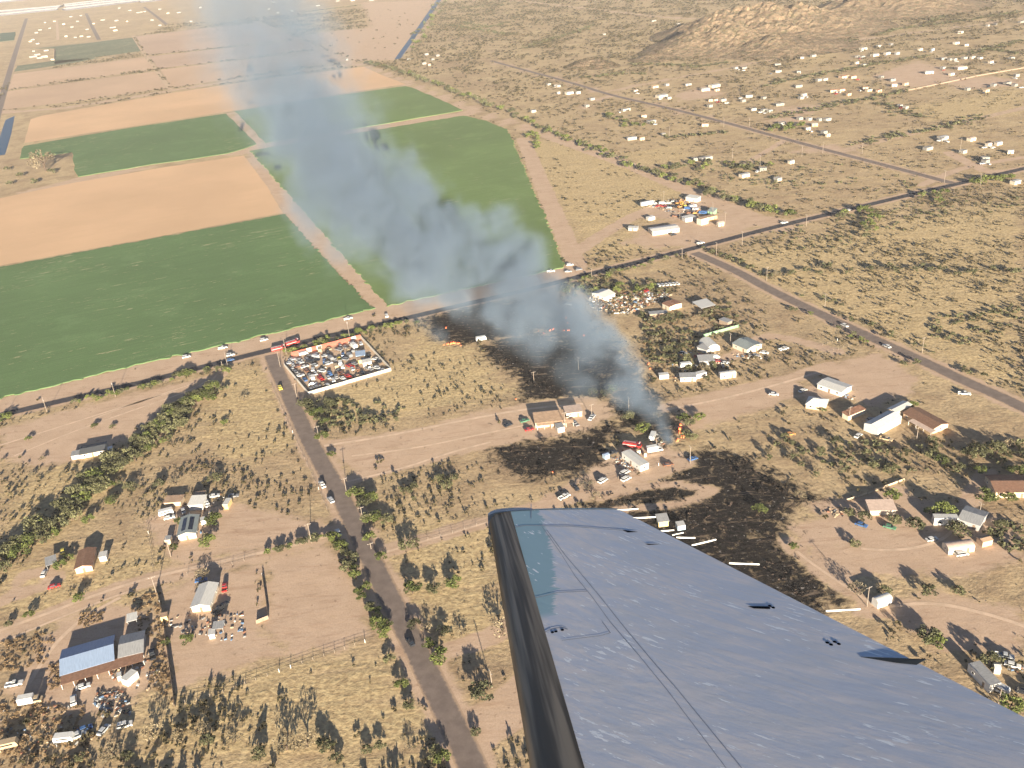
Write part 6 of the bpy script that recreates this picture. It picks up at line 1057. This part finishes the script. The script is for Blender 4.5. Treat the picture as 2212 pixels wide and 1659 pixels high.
# weedy brush in the untidy yards
wb_ = []
for px_, n_ in ((tiles(0, 3, [(0, 1080), (400, 1080), (730, 1120), (740, 1280), (900, 1360), (700, 1640), (0, 1659)]), 300), (tiles(0, 3, [(0, 560), (380, 470), (480, 560), (380, 760), (0, 860)]), 120), (tiles(0, 3, [(400, 780), (540, 720), (560, 960), (420, 980)]), 40), (tiles(0, 3, [(1130, 190), (1380, 130), (1440, 560), (1260, 560), (1120, 330)]), 90), (tiles(0, 3, [(1280, 560), (1430, 600), (1520, 1130), (1300, 960)]), 80), (tiles(2, 1, [(660, 900), (1000, 840), (1400, 870), (1180, 1000), (800, 1060)]), 220), (tiles(2, 1, [(1150, 1040), (1500, 1000), (1900, 1020), (2000, 1150), (1650, 1230), (1560, 1640), (1180, 1640), (1120, 1250)]), 420), (tiles(0, 3, [(680, 330), (900, 310), (880, 420), (690, 460)]), 50)):
    poly = GN(px_); k_ = 0
    while k_ < n_:
        x, y = rnd.uniform(poly[:, 0].min(), poly[:, 0].max()), rnd.uniform(poly[:, 1].min(), poly[:, 1].max())
        if inpoly(np.array([[x, y]]), poly)[0]:
            k_ += 1
            if not any(math.hypot(x - f[0], y - f[1]) < f[2] * 0.85 for f in FOOT): wb_.append((x, y, 0, rnd.uniform(0.5, 1.4), rnd.uniform(0.35, 0.9)))
mass('yard_weeds', wb_, [(s_[0], s_[1]) for s_ in SHRUB], leaf_mat('yard_weed_twigs', (0.12, 0.085, 0.05), (0.32, 0.23, 0.135)), 'brown weeds overgrowing the untidy yards')
# ================================================================== POLES, FENCES, SCRAP, FLAMES
POLEM = M('weathered_pole', (0.27, 0.22, 0.175), 0.9, 0.2, 2.0); TRANS = M('transformer_grey', (0.5, 0.5, 0.5), 0.5, 0.1, 2.0); WIRE = M('wire', (0.03, 0.03, 0.03), 0.6, 0.1, 1.0)
_pole = {}
def pole(p, h, ang, label, group='utility poles', tr=False):
    g = G(p); r = empty('utility_pole', g, ang, label, 'utility pole', group)
    key = round(h * 2) / 2
    if key not in _pole:
        _pole[key] = (MB().tube((0, 0, -0.2), (0, 0, key), 0.16, 0.11, 8).data('pole', POLEM), MB().box(-1.2, 1.2, -0.06, 0.06, key - 0.55, key - 0.42).data('crossarm', POLEM), MB().tube((0, 0, 0), (0, 0, 0.22), 0.06, 0.04, 6).data('insulator', TRANS), MB().tube((0.34, 0, key - 2.0), (0.34, 0, key - 1.1), 0.24, 0.24, 10).data('transformer', TRANS))
    a, b, c, d = _pole[key]; link('pole', a, r); arm = link('crossarm', b, r)
    for x in (-1.1, 0.6, 1.1): link('insulator', c, arm, (x, 0, key - 0.42))
    if tr: link('transformer', d, r)
    return r
HWP = [(0, 2, 12, 330, 8.5, 0), (0, 2, 410, 250, 9, 1), (0, 2, 1000, 112, 9.5, 1), (0, 1, 1972, 1525, 10.5, 0), (0, 1, 1930, 1545, 6, 0), (1, 1, 262, 1398, 9, 0), (1, 1, 812, 1270, 12, 1), (1, 1, 210, 1510, 9, 0), (2, 1, 690, 765, 8.5, 0), (2, 1, 1470, 580, 7.5, 0), (2, 1, 1765, 555, 10, 0), (2, 1, 1988, 460, 10, 0), (3, 1, 330, 300, 9, 0), (3, 0, 1832, 1605, 10, 0)]
for k_, (i, j, x, y, h, tr) in enumerate(HWP): pole(T(i, j, x, y), h, HB, 'weathered utility pole on the highway verge', 'poles on the highway verge', bool(tr))
for (i, j, x, y, h) in ((1, 2, 547, 487, 8), (1, 2, 787, 962, 9), (1, 2, 926, 1192, 7.5), (1, 2, 480, 1372, 9.5), (1, 2, 352, 110, 8), (1, 2, 995, 1425, 3)): pole(T(i, j, x, y), h, HA, 'utility pole beside the worn side road', 'poles beside the side road')
for (i, j, x, y, h, lab) in ((0, 2, 1477, 1492, 9, 'leaning utility pole beside the solar panel house'), (0, 3, 1352, 150, 8, 'utility pole at the corner of the fenced yard'), (2, 2, 1010, 247, 8.5, 'tall white utility pole standing in the smoke'), (2, 2, 690, 285, 7, 'pole at the edge of the round dirt yard'), (2, 2, 460, 385, 9, 'pole against the cream house on the round dirt yard'), (2, 2, 1540, 690, 9, 'pole on the edge of the burnt ground'), (2, 2, 1250, 545, 5, 'short pole by the flatbed truck'), (2, 1, 575, 1535, 7.5, 'pole standing in the thick smoke'), (2, 1, 190, 1640, 6, 'short pole on the burnt ground below the smoke'), (3, 2, 700, 310, 7, 'white pole at the narrow cream shed'), (3, 2, 1285, 475, 6, 'pole in front of the long brown house'), (3, 2, 1825, 1135, 6, 'pole at the drive of the ranch house'), (3, 3, 855, 262, 8.5, 'utility pole at the edge of the wing'), (3, 3, 1990, 1105, 6, 'white pole at the end of the near mobile home'), (1, 3, 2040, 965, 7, 'white pole beside the lone round tree'), (3, 1, 491, 1000, 9, 'pole on the desert side of the road'), (3, 1, 1331, 1392, 9, 'second pole on the desert side of the road'), (2, 1, 2200, 765, 9, 'pole where the road leaves the junction'), (2, 1, 1885, 1320, 7, 'pole beside the grey green roofed house')):
    pole(T(i, j, x, y), h, rnd.choice((HA, HB)), lab, None)
for (i, j, x, y) in ((2, 1, 1312, 100), (2, 1, 1450, 235), (2, 1, 1568, 175), (2, 1, 1735, 200), (2, 1, 1840, 285), (2, 0, 640, 960), (2, 0, 520, 700), (2, 0, 1360, 1180), (2, 0, 1830, 1100), (2, 0, 1905, 1370), (2, 0, 2050, 1100), (2, 0, 2143, 1440), (3, 0, 292, 1355), (3, 0, 472, 1325), (3, 0, 812, 1330), (3, 0, 1662, 1290), (3, 0, 1522, 1580), (1, 0, 1690, 810), (1, 0, 1515, 750), (1, 0, 1920, 900)): pole(T(i, j, x, y), 10, HB, 'far utility pole among the desert lots', 'poles of the far lots')
# fences: posts as parts, wire between
POST = MB().box(-0.06, 0.06, -0.06, 0.06, 0, 1.35).data('post', POLEM); WPOST = MB().box(-0.09, 0.09, -0.09, 0.09, 0, 1.5).data('post', TRIM)
def fence(px, label, step=4.0, wp=0.15, h=1.25, rails=(0.45, 0.85, 1.2), solid=None):
    L = GN(px); r = empty('fence', (L[0][0], L[0][1], 0), 0, label, 'fence'); o0 = Vector((L[0][0], L[0][1], 0)); wm = MB()
    for a, b in zip(L[:-1], L[1:]):
        n = max(1, int(np.hypot(*(b - a)) / step)); A, B = Vector((a[0], a[1], 0)) - o0, Vector((b[0], b[1], 0)) - o0
        for i in range(n): link('post', WPOST if rnd.random() < wp else POST, r, A + (B - A) * (i / n))
        for z in rails: wm.tube(A + Vector((0, 0, z)), B + Vector((0, 0, z)), 0.02, n=4, caps=False)
        if solid:
            d = B - A; q = Vector((-d.y, d.x, 0)).normalized() * 0.03; m_ = max(1, int(d.length / 3))
            for i in range(m_):
                c, e = A + d * (i / m_), A + d * ((i + 0.97) / m_); MB().add([c + q, e + q, e - q, c - q] + [v + Vector((0, 0, h)) for v in (c + q, e + q, e - q, c - q)], [(0, 1, 2, 3), (4, 5, 6, 7), (0, 1, 5, 4), (1, 2, 6, 5), (2, 3, 7, 6), (3, 0, 4, 7)]).build('panel', solid, r)
    wm.build('wire', WIRE, r)
fence([T(0, 3, 1500, 1120), T(0, 3, 1700, 1075), T(0, 3, 1930, 1010), T(1, 3, 0, 905), T(1, 3, 400, 760), T(1, 3, 680, 665), T(1, 3, 1030, 548)], 'wire fence along the lower side of the bare corral', 3.2)
fence([T(0, 3, 1350, 110), T(0, 3, 1400, 300), T(0, 3, 1440, 600), T(0, 3, 1490, 950), T(0, 3, 1515, 1140)], 'dark solid fence running down beside the scrap yard', 4.0, 0.1, 1.5, (0.5,), WOODW)
fence([T(1, 3, 55, 0), T(1, 3, 80, 150), T(1, 3, 110, 370), T(1, 3, 0, 415)], 'dark board fence of the bare corral', 3.0, 0.1, 1.6, (0.5,), WOODW)
fence([T(0, 2, 1620, 1650), T(0, 2, 1900, 1590), T(0, 2, 2010, 1560), T(0, 2, 2212, 1500)], 'wire fence along the corral drive', 3.5)
fence([T(0, 2, 1230, 950), T(0, 2, 1270, 1200), T(0, 2, 1310, 1450), T(0, 2, 1330, 1650)], 'old fence dividing the grassy yard from the solar panel house', 4.5)
fence([T(1, 2, 130, 0), T(1, 2, 280, 340), T(1, 2, 400, 600), T(1, 2, 520, 860), T(1, 2, 640, 1140)], 'wire fence down the grassy side of the side road', 5.0, 0.05)
fence([T(1, 2, 1380, 1370), T(1, 2, 1700, 1290), T(1, 2, 2010, 1190)], 'wire fence along the dirt track to the wing', 4.0)
fence([T(2, 1, 1650, 1255), T(2, 1, 1800, 1212), T(2, 1, 1962, 1168)], 'green and cream panel fence of the compound', 4.0, 0.0, 1.7, (0.5,), GREENW)
fence([T(2, 2, 760, 860), T(2, 2, 1000, 800), T(2, 2, 1200, 730), T(2, 2, 1400, 660)], 'wire fence along the mobile home drive', 4.0)
fence([T(3, 1, 330, 1450), T(3, 1, 520, 1390), T(3, 1, 740, 1320), T(3, 1, 640, 1275), T(3, 1, 430, 1340)], 'small pen fence beside the road', 3.0, 0.05)
fence([T(3, 0, 1180, 790), T(3, 0, 1500, 725), T(3, 0, 1830, 655), T(3, 0, 2212, 590)], 'long low wall along the far lots', 12.0, 0.0, 1.3, (0.5,), WOODW)
fence([T(3, 2, 680, 1010), T(3, 2, 860, 950), T(3, 2, 1180, 830)], 'low stone coloured fence above the pink roofed barn', 4.0, 0.0, 0.9, (0.5,), TANW)
fence([T(0, 0, 440, 520), T(0, 0, 470, 520), T(0, 0, 475, 425)], 'pale wall beside the far white farmstead', 8.0, 0.0, 3.0, (0.5,), CREAM)
# scrap heaps: countless small junk, one object per heap
JUNK = [M('junk_' + n_, c_, 0.7, 0.3, 2.0) for n_, c_ in (('white', (0.65, 0.63, 0.58)), ('grey', (0.25, 0.25, 0.25)), ('dark', (0.04, 0.04, 0.045)), ('rust', (0.22, 0.10, 0.06)), ('tan', (0.4, 0.3, 0.2)), ('blue', (0.12, 0.2, 0.32)))]
def heap(px, n, label, smax=1.2, wts=(4, 3, 3, 3, 3, 1)):
    poly = GN(px); V = []; F = []; MI = []; k_ = 0
    while k_ < n:
        x, y = rnd.uniform(poly[:, 0].min(), poly[:, 0].max()), rnd.uniform(poly[:, 1].min(), poly[:, 1].max())
        if not inpoly(np.array([[x, y]]), poly)[0]: n -= 0.02; continue
        k_ += 1; a = rnd.uniform(0, 3.14); lx, ly, lz = rnd.uniform(0.2, smax), rnd.uniform(0.15, smax * 0.6), rnd.uniform(0.15, smax * 0.7); c, s = math.cos(a), math.sin(a); b = len(V)
        for dz in (0, 1):
            for dx, dy in ((-1, -1), (1, -1), (1, 1), (-1, 1)): sh = 1 - 0.25 * dz * rnd.random(); V.append((x + (dx * lx * c - dy * ly * s) * sh, y + (dx * lx * s + dy * ly * c) * sh, dz * lz * rnd.uniform(0.75, 1.1)))
        F += [(b, b + 3, b + 2, b + 1), (b + 4, b + 5, b + 6, b + 7), (b, b + 1, b + 5, b + 4), (b + 1, b + 2, b + 6, b + 5), (b + 2, b + 3, b + 7, b + 6), (b + 3, b, b + 4, b + 7)]; MI += [rnd.choices(range(6), wts)[0]] * 6
    me = bpy.data.meshes.new('scrap'); me.from_pydata(V, [], F)
    for m_ in JUNK: me.materials.append(m_)
    me.polygons.foreach_set('material_index', MI); o = link('scrap', me); tag(o, label, None, None, 'stuff')
heap(tiles(2, 1, [(660, 900), (820, 940), (1000, 860), (1350, 870), (1400, 900), (1180, 980), (1020, 1050), (800, 1050), (670, 990)]), 420, 'scrap strewn around the huts south of the highway', 1.2, (3, 3, 4, 3, 3, 1))
heap(tiles(0, 3, [(830, 990), (1000, 980), (1130, 1030), (1130, 1200), (900, 1220), (810, 1130)]), 120, 'scrap heap on the dirt below the blue roofed house', 0.9, (2, 4, 5, 3, 2, 1))
heap(tiles(0, 3, [(0, 1080), (400, 1080), (730, 1120), (740, 1280), (900, 1360), (600, 1500), (0, 1560)]), 110, 'scattered scrap at the lower yard', 0.7, (1, 2, 3, 4, 4, 1))
heap(tiles(0, 3, [(1400, 330), (1800, 330), (2100, 330), (2120, 560), (1720, 560), (1400, 420)]), 90, 'clutter around the pale gable house', 0.7, (1, 3, 5, 3, 3, 1))
heap(tiles(0, 3, [(960, 700), (1360, 640), (1400, 980), (1150, 980), (960, 880)]), 60, 'clutter around the grey roofed garage', 0.7)
heap(tiles(0, 2, [(1380, 1040), (1600, 980), (1900, 930), (2080, 960), (1900, 1060), (1740, 1300), (1540, 1200), (1380, 1160)]), 70, 'clutter behind the solar panel house', 0.7)
heap(tiles(2, 1, [(1450, 1380), (1800, 1380), (1950, 1500), (1700, 1560), (1400, 1640), (1380, 1500)]), 120, 'clutter in the quonset hut compound', 0.8)
heap(tiles(2, 1, [(1880, 1400), (2140, 1400), (2180, 1440), (1950, 1440)]), 40, 'clutter below the grey green roofed house', 0.7)
heap(tiles(2, 1, [(1180, 70), (1500, 70), (1680, 170), (1540, 220), (1300, 160), (1170, 120)]), 160, 'scrap among the machinery north of the highway', 1.0)
heap(tiles(2, 2, [(850, 640), (960, 640), (1060, 740), (940, 740)]), 60, 'clutter beside the white mobile home', 0.6)
heap(tiles(2, 2, [(1160, 440), (1280, 430), (1320, 520), (1200, 520)]), 40, 'burnt clutter beside the flames', 0.7, (2, 3, 6, 4, 1, 0))
heap([G_ for G_ in [(630, 775), (778, 735), (840, 798), (668, 848)]], 40, 'parts and tyres strewn in the salvage yard', 0.5)
heap(tiles(3, 2, [(650, 80), (760, 110), (720, 140), (620, 110)]), 20, 'clutter beside the long white house', 0.6); heap(tiles(3, 2, [(440, 1090), (640, 1050), (660, 1140), (560, 1150)]), 30, 'rubble ramp near the pink roofed barn', 0.8, (0, 1, 2, 2, 6, 0))
heap(tiles(3, 3, [(1980, 720), (2212, 780), (2212, 860), (2060, 800)]), 30, 'clutter around the near dirt yard wreck', 0.6)
# flames
k = NB('flame'); g_ = k.N('TexGradient'); e_ = k.N('Emission'); oc = k.N('TexCoord').outputs['Generated']; sp_ = k.N('SeparateXYZ'); k.L(oc, sp_.inputs[0])
k.L(k.mix(k.ramp(sp_.outputs[2], 0.1, 0.95), (1.0, 0.30, 0.10), (0.85, 0.06, 0.02)), e_.inputs[0]); e_.inputs[1].default_value = 1.3; k.L(e_.outputs[0], k.out.inputs[0]); FLAME = k.m
_fl = []
for s in range(5):
    rs = random.Random(s); mb = MB()
    for q in range(4):
        x, y, h = rs.uniform(-.5, .5), rs.uniform(-.3, .3), rs.uniform(0.5, 1.0); P = [Vector((x, y, 0))]; R = [0.16]
        for z in range(1, 7): u = z / 6; P.append(Vector((x + 0.16 * math.sin(u * 4 + q) * u, y + 0.1 * math.cos(u * 3 + q) * u, h * u))); R.append(0.2 * (1 - u) ** 0.7 * (0.8 + 0.5 * math.sin(u * 7 + q)) + 0.004)
        for a in range(6): mb.tube(P[a], P[a + 1], max(0.004, R[a]), max(0.004, R[a + 1]), 7, caps=False)
    _fl.append(mb.data('flame', FLAME))
for (i, j, x, y, h) in ((2, 2, 1452, 395, 3.0), (2, 2, 1462, 360, 2.2), (2, 2, 1448, 425, 2.6), (2, 2, 1475, 465, 2.6), (2, 2, 1490, 455, 1.8), (2, 2, 1436, 490, 2.4), (2, 2, 1425, 497, 1.6), (2, 1, 325, 1200, 2.4), (2, 1, 350, 1192, 2.6), (2, 1, 275, 1224, 1.6), (2, 1, 465, 1090, 2.0), (2, 1, 480, 1135, 1.6), (2, 1, 490, 1200, 2.2), (2, 1, 448, 1200, 1.6), (2, 1, 622, 1245, 2.2), (2, 1, 225, 1203, 1.2), (2, 1, 1182, 1490, 2.2), (2, 1, 1195, 1530, 1.8), (1, 1, 1640, 1178, 2.0), (1, 1, 1660, 1318, 2.6), (1, 1, 1690, 1312, 3.0), (1, 1, 1720, 1310, 3.0), (1, 1, 1750, 1312, 2.4), (1, 1, 1625, 1324, 1.6), (1, 1, 1770, 1330, 1.4), (2, 2, 38, 132, 1.4), (2, 2, 350, 765, 1.2)):
    o = link('flame', _fl[rnd.randrange(5)], None, G(T(i, j, x, y)), rnd.uniform(0, 6.28)); o.scale = (h * 0.55, h * 0.55, h * 0.6); tag(o, 'orange flame licking up from the burning brush', 'flame', 'flames along the fire line')
# ================================================================== SMOKE (a drifting plume, voxel density) AND AIR
PLUME = [  # view pixel, height m, radius m, density per metre
 [((1443, 948), 1, 3, .30), ((1432, 925), 6, 4.5, .20), ((1405, 885), 14, 6, .10), ((1370, 840), 23, 8, .05), ((1320, 790), 31, 11, .03), ((1250, 725), 40, 15, .025), ((1170, 662), 48, 19, .034), ((1080, 605), 57, 23, .05), ((980, 548), 66, 28, .058), ((880, 500), 76, 32, .055), ((790, 445), 86, 35, .046), ((715, 365), 98, 38, .030), ((665, 270), 112, 41, .018), ((625, 175), 128, 47, .010), ((580, 85), 150, 53, .0058), ((545, 10), 166, 57, .0034), ((525, -30), 172, 59, .001)],
 [((1335, 745), 2, 7, .05), ((1270, 700), 10, 12, .05), ((1190, 650), 22, 15, .04), ((1100, 620), 34, 17, .04)],
 [((1090, 700), 1, 7, .035), ((1040, 660), 8, 11, .03), ((980, 620), 20, 15, .028), ((900, 575), 36, 18, .025)],
 [((950, 735), 1, 5, .02), ((930, 700), 7, 8, .018), ((900, 660), 15, 10, .014)],
 [((1400, 890), 4, 9, .014), ((1340, 840), 9, 15, .011), ((1280, 780), 15, 21, .010), ((1210, 720), 22, 25, .011), ((1120, 670), 30, 26, .013), ((1020, 630), 38, 26, .013)],
 [((1240, 700), 2, 10, .02), ((1180, 660), 10, 14, .02), ((1100, 640), 18, 16, .02)],
 [((930, 480), 74, 13, .055), ((905, 430), 86, 14, .05), ((890, 405), 92, 12, .05)], [((1030, 530), 62, 11, .05), ((1005, 480), 74, 10, .045)], [((850, 440), 86, 13, .045), ((812, 405), 96, 11, .04)], [((1110, 590), 54, 10, .05), ((1095, 560), 61, 9, .045)],
]
pv, prad, pden = [], [], []; rnd = random.Random(4)
for line in PLUME:
    P = np.array([list(G(p, z)) + [r, math.log(d)] for p, z, r, d in line]); P = smoothline(P, 1) if len(P) > 2 else P
    for a, b in zip(P[:-1], P[1:]):
        n = max(2, int(np.linalg.norm(b[:3] - a[:3]) / (0.35 * a[3])))
        for i in range(n):
            q = a + (b - a) * i / n; R_ = q[3] * 1.2; D_ = math.exp(q[4]) * 1.2
            if R_ < 12 or q[2] > 118: pv.append(tuple(q[:3])); prad.append(R_); pden.append(D_); continue
            for _ in range(4):          # billows: puffs scattered through the column
                o_ = Vector((rnd.gauss(0, 1), rnd.gauss(0, 1), rnd.gauss(0, 1))).normalized() * R_ * rnd.uniform(0.1, 0.85); f_ = rnd.uniform(0.32, 0.62)
                pv.append((q[0] + o_.x, q[1] + o_.y, max(2.0, q[2] + o_.z * 0.8))); prad.append(R_ * f_); pden.append(D_ * rnd.uniform(0.5, 1.4))
me = bpy.data.meshes.new('smoke'); me.from_pydata(pv, [], []); 
for nm_, dat in (('radius', prad), ('thick', pden)): a_ = me.attributes.new(nm_, 'FLOAT', 'POINT'); a_.data.foreach_set('value', np.array(dat, np.float32))
smoke = link('smoke', me); tag(smoke, 'blue grey smoke plume drifting from the fire over the green fields', None, None, 'stuff')
PV = np.array(pv); mx = max(prad); lo = PV.min(0) - 45; hi = PV.max(0) + 45; lo[2] = 0.3; hi[2] = min(hi[2] + 20, 233.0)
ng = bpy.data.node_groups.new('smoke_density', 'GeometryNodeTree'); ng.interface.new_socket('Geometry', in_out='INPUT', socket_type='NodeSocketGeometry'); ng.interface.new_socket('Geometry', in_out='OUTPUT', socket_type='NodeSocketGeometry')
def gn(kind, **kw):
    n = ng.nodes.new(kind)
    for a, b in kw.items(): setattr(n, a, b)
    return n
def gl(a, b): ng.links.new(a, b)
gi, go_ = gn('NodeGroupInput'), gn('NodeGroupOutput'); vc = gn('GeometryNodeVolumeCube'); pos = gn('GeometryNodeInputPosition')
sn = gn('GeometryNodeSampleNearest'); gl(gi.outputs[0], sn.inputs[0])
def gmath(op, a, b=0.0, clamp=False):
    n = gn('ShaderNodeMath', operation=op, use_clamp=clamp)
    for v, k_ in ((a, 0), (b, 1)):
        if hasattr(v, 'links'): gl(v, n.inputs[k_])
        else: n.inputs[k_].default_value = v
    return n.outputs[0]
def gnoise(vec, scale, detail, rough=0.6):
    n = gn('ShaderNodeTexNoise'); n.inputs['Scale'].default_value = scale; n.inputs['Detail'].default_value = detail; n.inputs['Roughness'].default_value = rough; gl(vec, n.inputs['Vector']); return n
# billow the lookup position
wn_ = gnoise(pos.outputs[0], 0.035, 3.0); sub = gn('ShaderNodeVectorMath', operation='SUBTRACT'); gl(wn_.outputs['Color'], sub.inputs[0]); sub.inputs[1].default_value = (0.5, 0.5, 0.5)
scl = gn('ShaderNodeVectorMath', operation='SCALE'); gl(sub.outputs[0], scl.inputs[0]); scl.inputs['Scale'].default_value = 22.0
add = gn('ShaderNodeVectorMath', operation='ADD'); gl(pos.outputs[0], add.inputs[0])
# less billow near the ground source
sx = gn('ShaderNodeSeparateXYZ'); gl(pos.outputs[0], sx.inputs[0]); hfac = gmath('MULTIPLY', sx.outputs[2], 0.02, True); scl2 = gn('ShaderNodeVectorMath', operation='SCALE'); gl(scl.outputs[0], scl2.inputs[0]); gl(gmath('ADD', hfac, 0.12), scl2.inputs['Scale']); gl(scl2.outputs[0], add.inputs[1])
gl(add.outputs[0], sn.inputs['Sample Position'])
def samp(name, vec=False):
    s = gn('GeometryNodeSampleIndex', data_type='FLOAT_VECTOR' if vec else 'FLOAT'); gl(gi.outputs[0], s.inputs[0]); gl(sn.outputs[0], s.inputs['Index'])
    if vec: q = gn('GeometryNodeInputPosition'); gl(q.outputs[0], s.inputs['Value'])
    else:
        q = gn('GeometryNodeInputNamedAttribute', data_type='FLOAT'); q.inputs['Name'].default_value = name; gl(q.outputs[0], s.inputs['Value'])
    return s.outputs[0]
dv = gn('ShaderNodeVectorMath', operation='DISTANCE'); gl(add.outputs[0], dv.inputs[0]); gl(samp('', True), dv.inputs[1])
ratio = gmath('DIVIDE', dv.outputs['Value'], samp('radius'))
fine = gnoise(pos.outputs[0], 0.075, 5.0, 0.62); shape = gmath('ADD', gmath('SUBTRACT', 1.0, ratio), gmath('MULTIPLY', gmath('SUBTRACT', fine.outputs[0], 0.53), 2.2))
mr = gn('ShaderNodeMapRange', interpolation_type='SMOOTHSTEP'); gl(shape, mr.inputs['Value']); mr.inputs['From Min'].default_value = 0.0; mr.inputs['From Max'].default_value = 0.6
big = gnoise(pos.outputs[0], 0.028, 2.0); bmr = gn('ShaderNodeMapRange'); gl(big.outputs[0], bmr.inputs['Value']); bmr.inputs['From Min'].default_value = 0.35; bmr.inputs['From Max'].default_value = 0.65; bmr.inputs['To Min'].default_value = 0.3; bmr.inputs['To Max'].default_value = 1.7
dens = gmath('MULTIPLY', gmath('MULTIPLY', mr.outputs[0], samp('thick')), bmr.outputs[0])
gl(dens, vc.inputs['Density']); vc.inputs['Background'].default_value = 0.0
vc.inputs['Min'].default_value = tuple(lo); vc.inputs['Max'].default_value = tuple(hi)
STEP = 2.8
for nm_, q in (('Resolution X', 0), ('Resolution Y', 1), ('Resolution Z', 2)): vc.inputs[nm_].default_value = max(8, int((hi[q] - lo[q]) / STEP))
smk = bpy.data.materials.new('smoke'); smk.use_nodes = True; t_ = smk.node_tree; t_.nodes.clear(); om = t_.nodes.new('ShaderNodeOutputMaterial'); pvn = t_.nodes.new('ShaderNodeVolumePrincipled')
pvn.inputs['Color'].default_value = (0.30, 0.385, 0.485, 1); pvn.inputs['Density'].default_value = 1.0; pvn.inputs['Anisotropy'].default_value = 0.0; t_.links.new(pvn.outputs[0], om.inputs['Volume'])
sm = gn('GeometryNodeSetMaterial'); sm.inputs['Material'].default_value = smk; gl(vc.outputs[0], sm.inputs[0]); gl(sm.outputs[0], go_.inputs[0])
md = smoke.modifiers.new('density', 'NODES'); md.node_group = ng; me.materials.append(smk)
scene.cycles.volume_step_rate = 1.0; scene.cycles.volume_max_steps = 256
# haze: even, thin, pale
hz_m = bpy.data.materials.new('haze'); hz_m.use_nodes = True; t_ = hz_m.node_tree; t_.nodes.clear(); om = t_.nodes.new('ShaderNodeOutputMaterial'); pvh = t_.nodes.new('ShaderNodeVolumePrincipled')
pvh.inputs['Color'].default_value = (0.92, 0.90, 0.88, 1); pvh.inputs['Density'].default_value = 0.000055; pvh.inputs['Anisotropy'].default_value = 0.0; t_.links.new(pvh.outputs[0], om.inputs['Volume'])
hzo = MB().box(-21000, 21000, -9000, 27000, -1.5, 236).build('haze', hz_m); tag(hzo, 'thin pale evening haze over the whole valley', None, None, 'stuff')
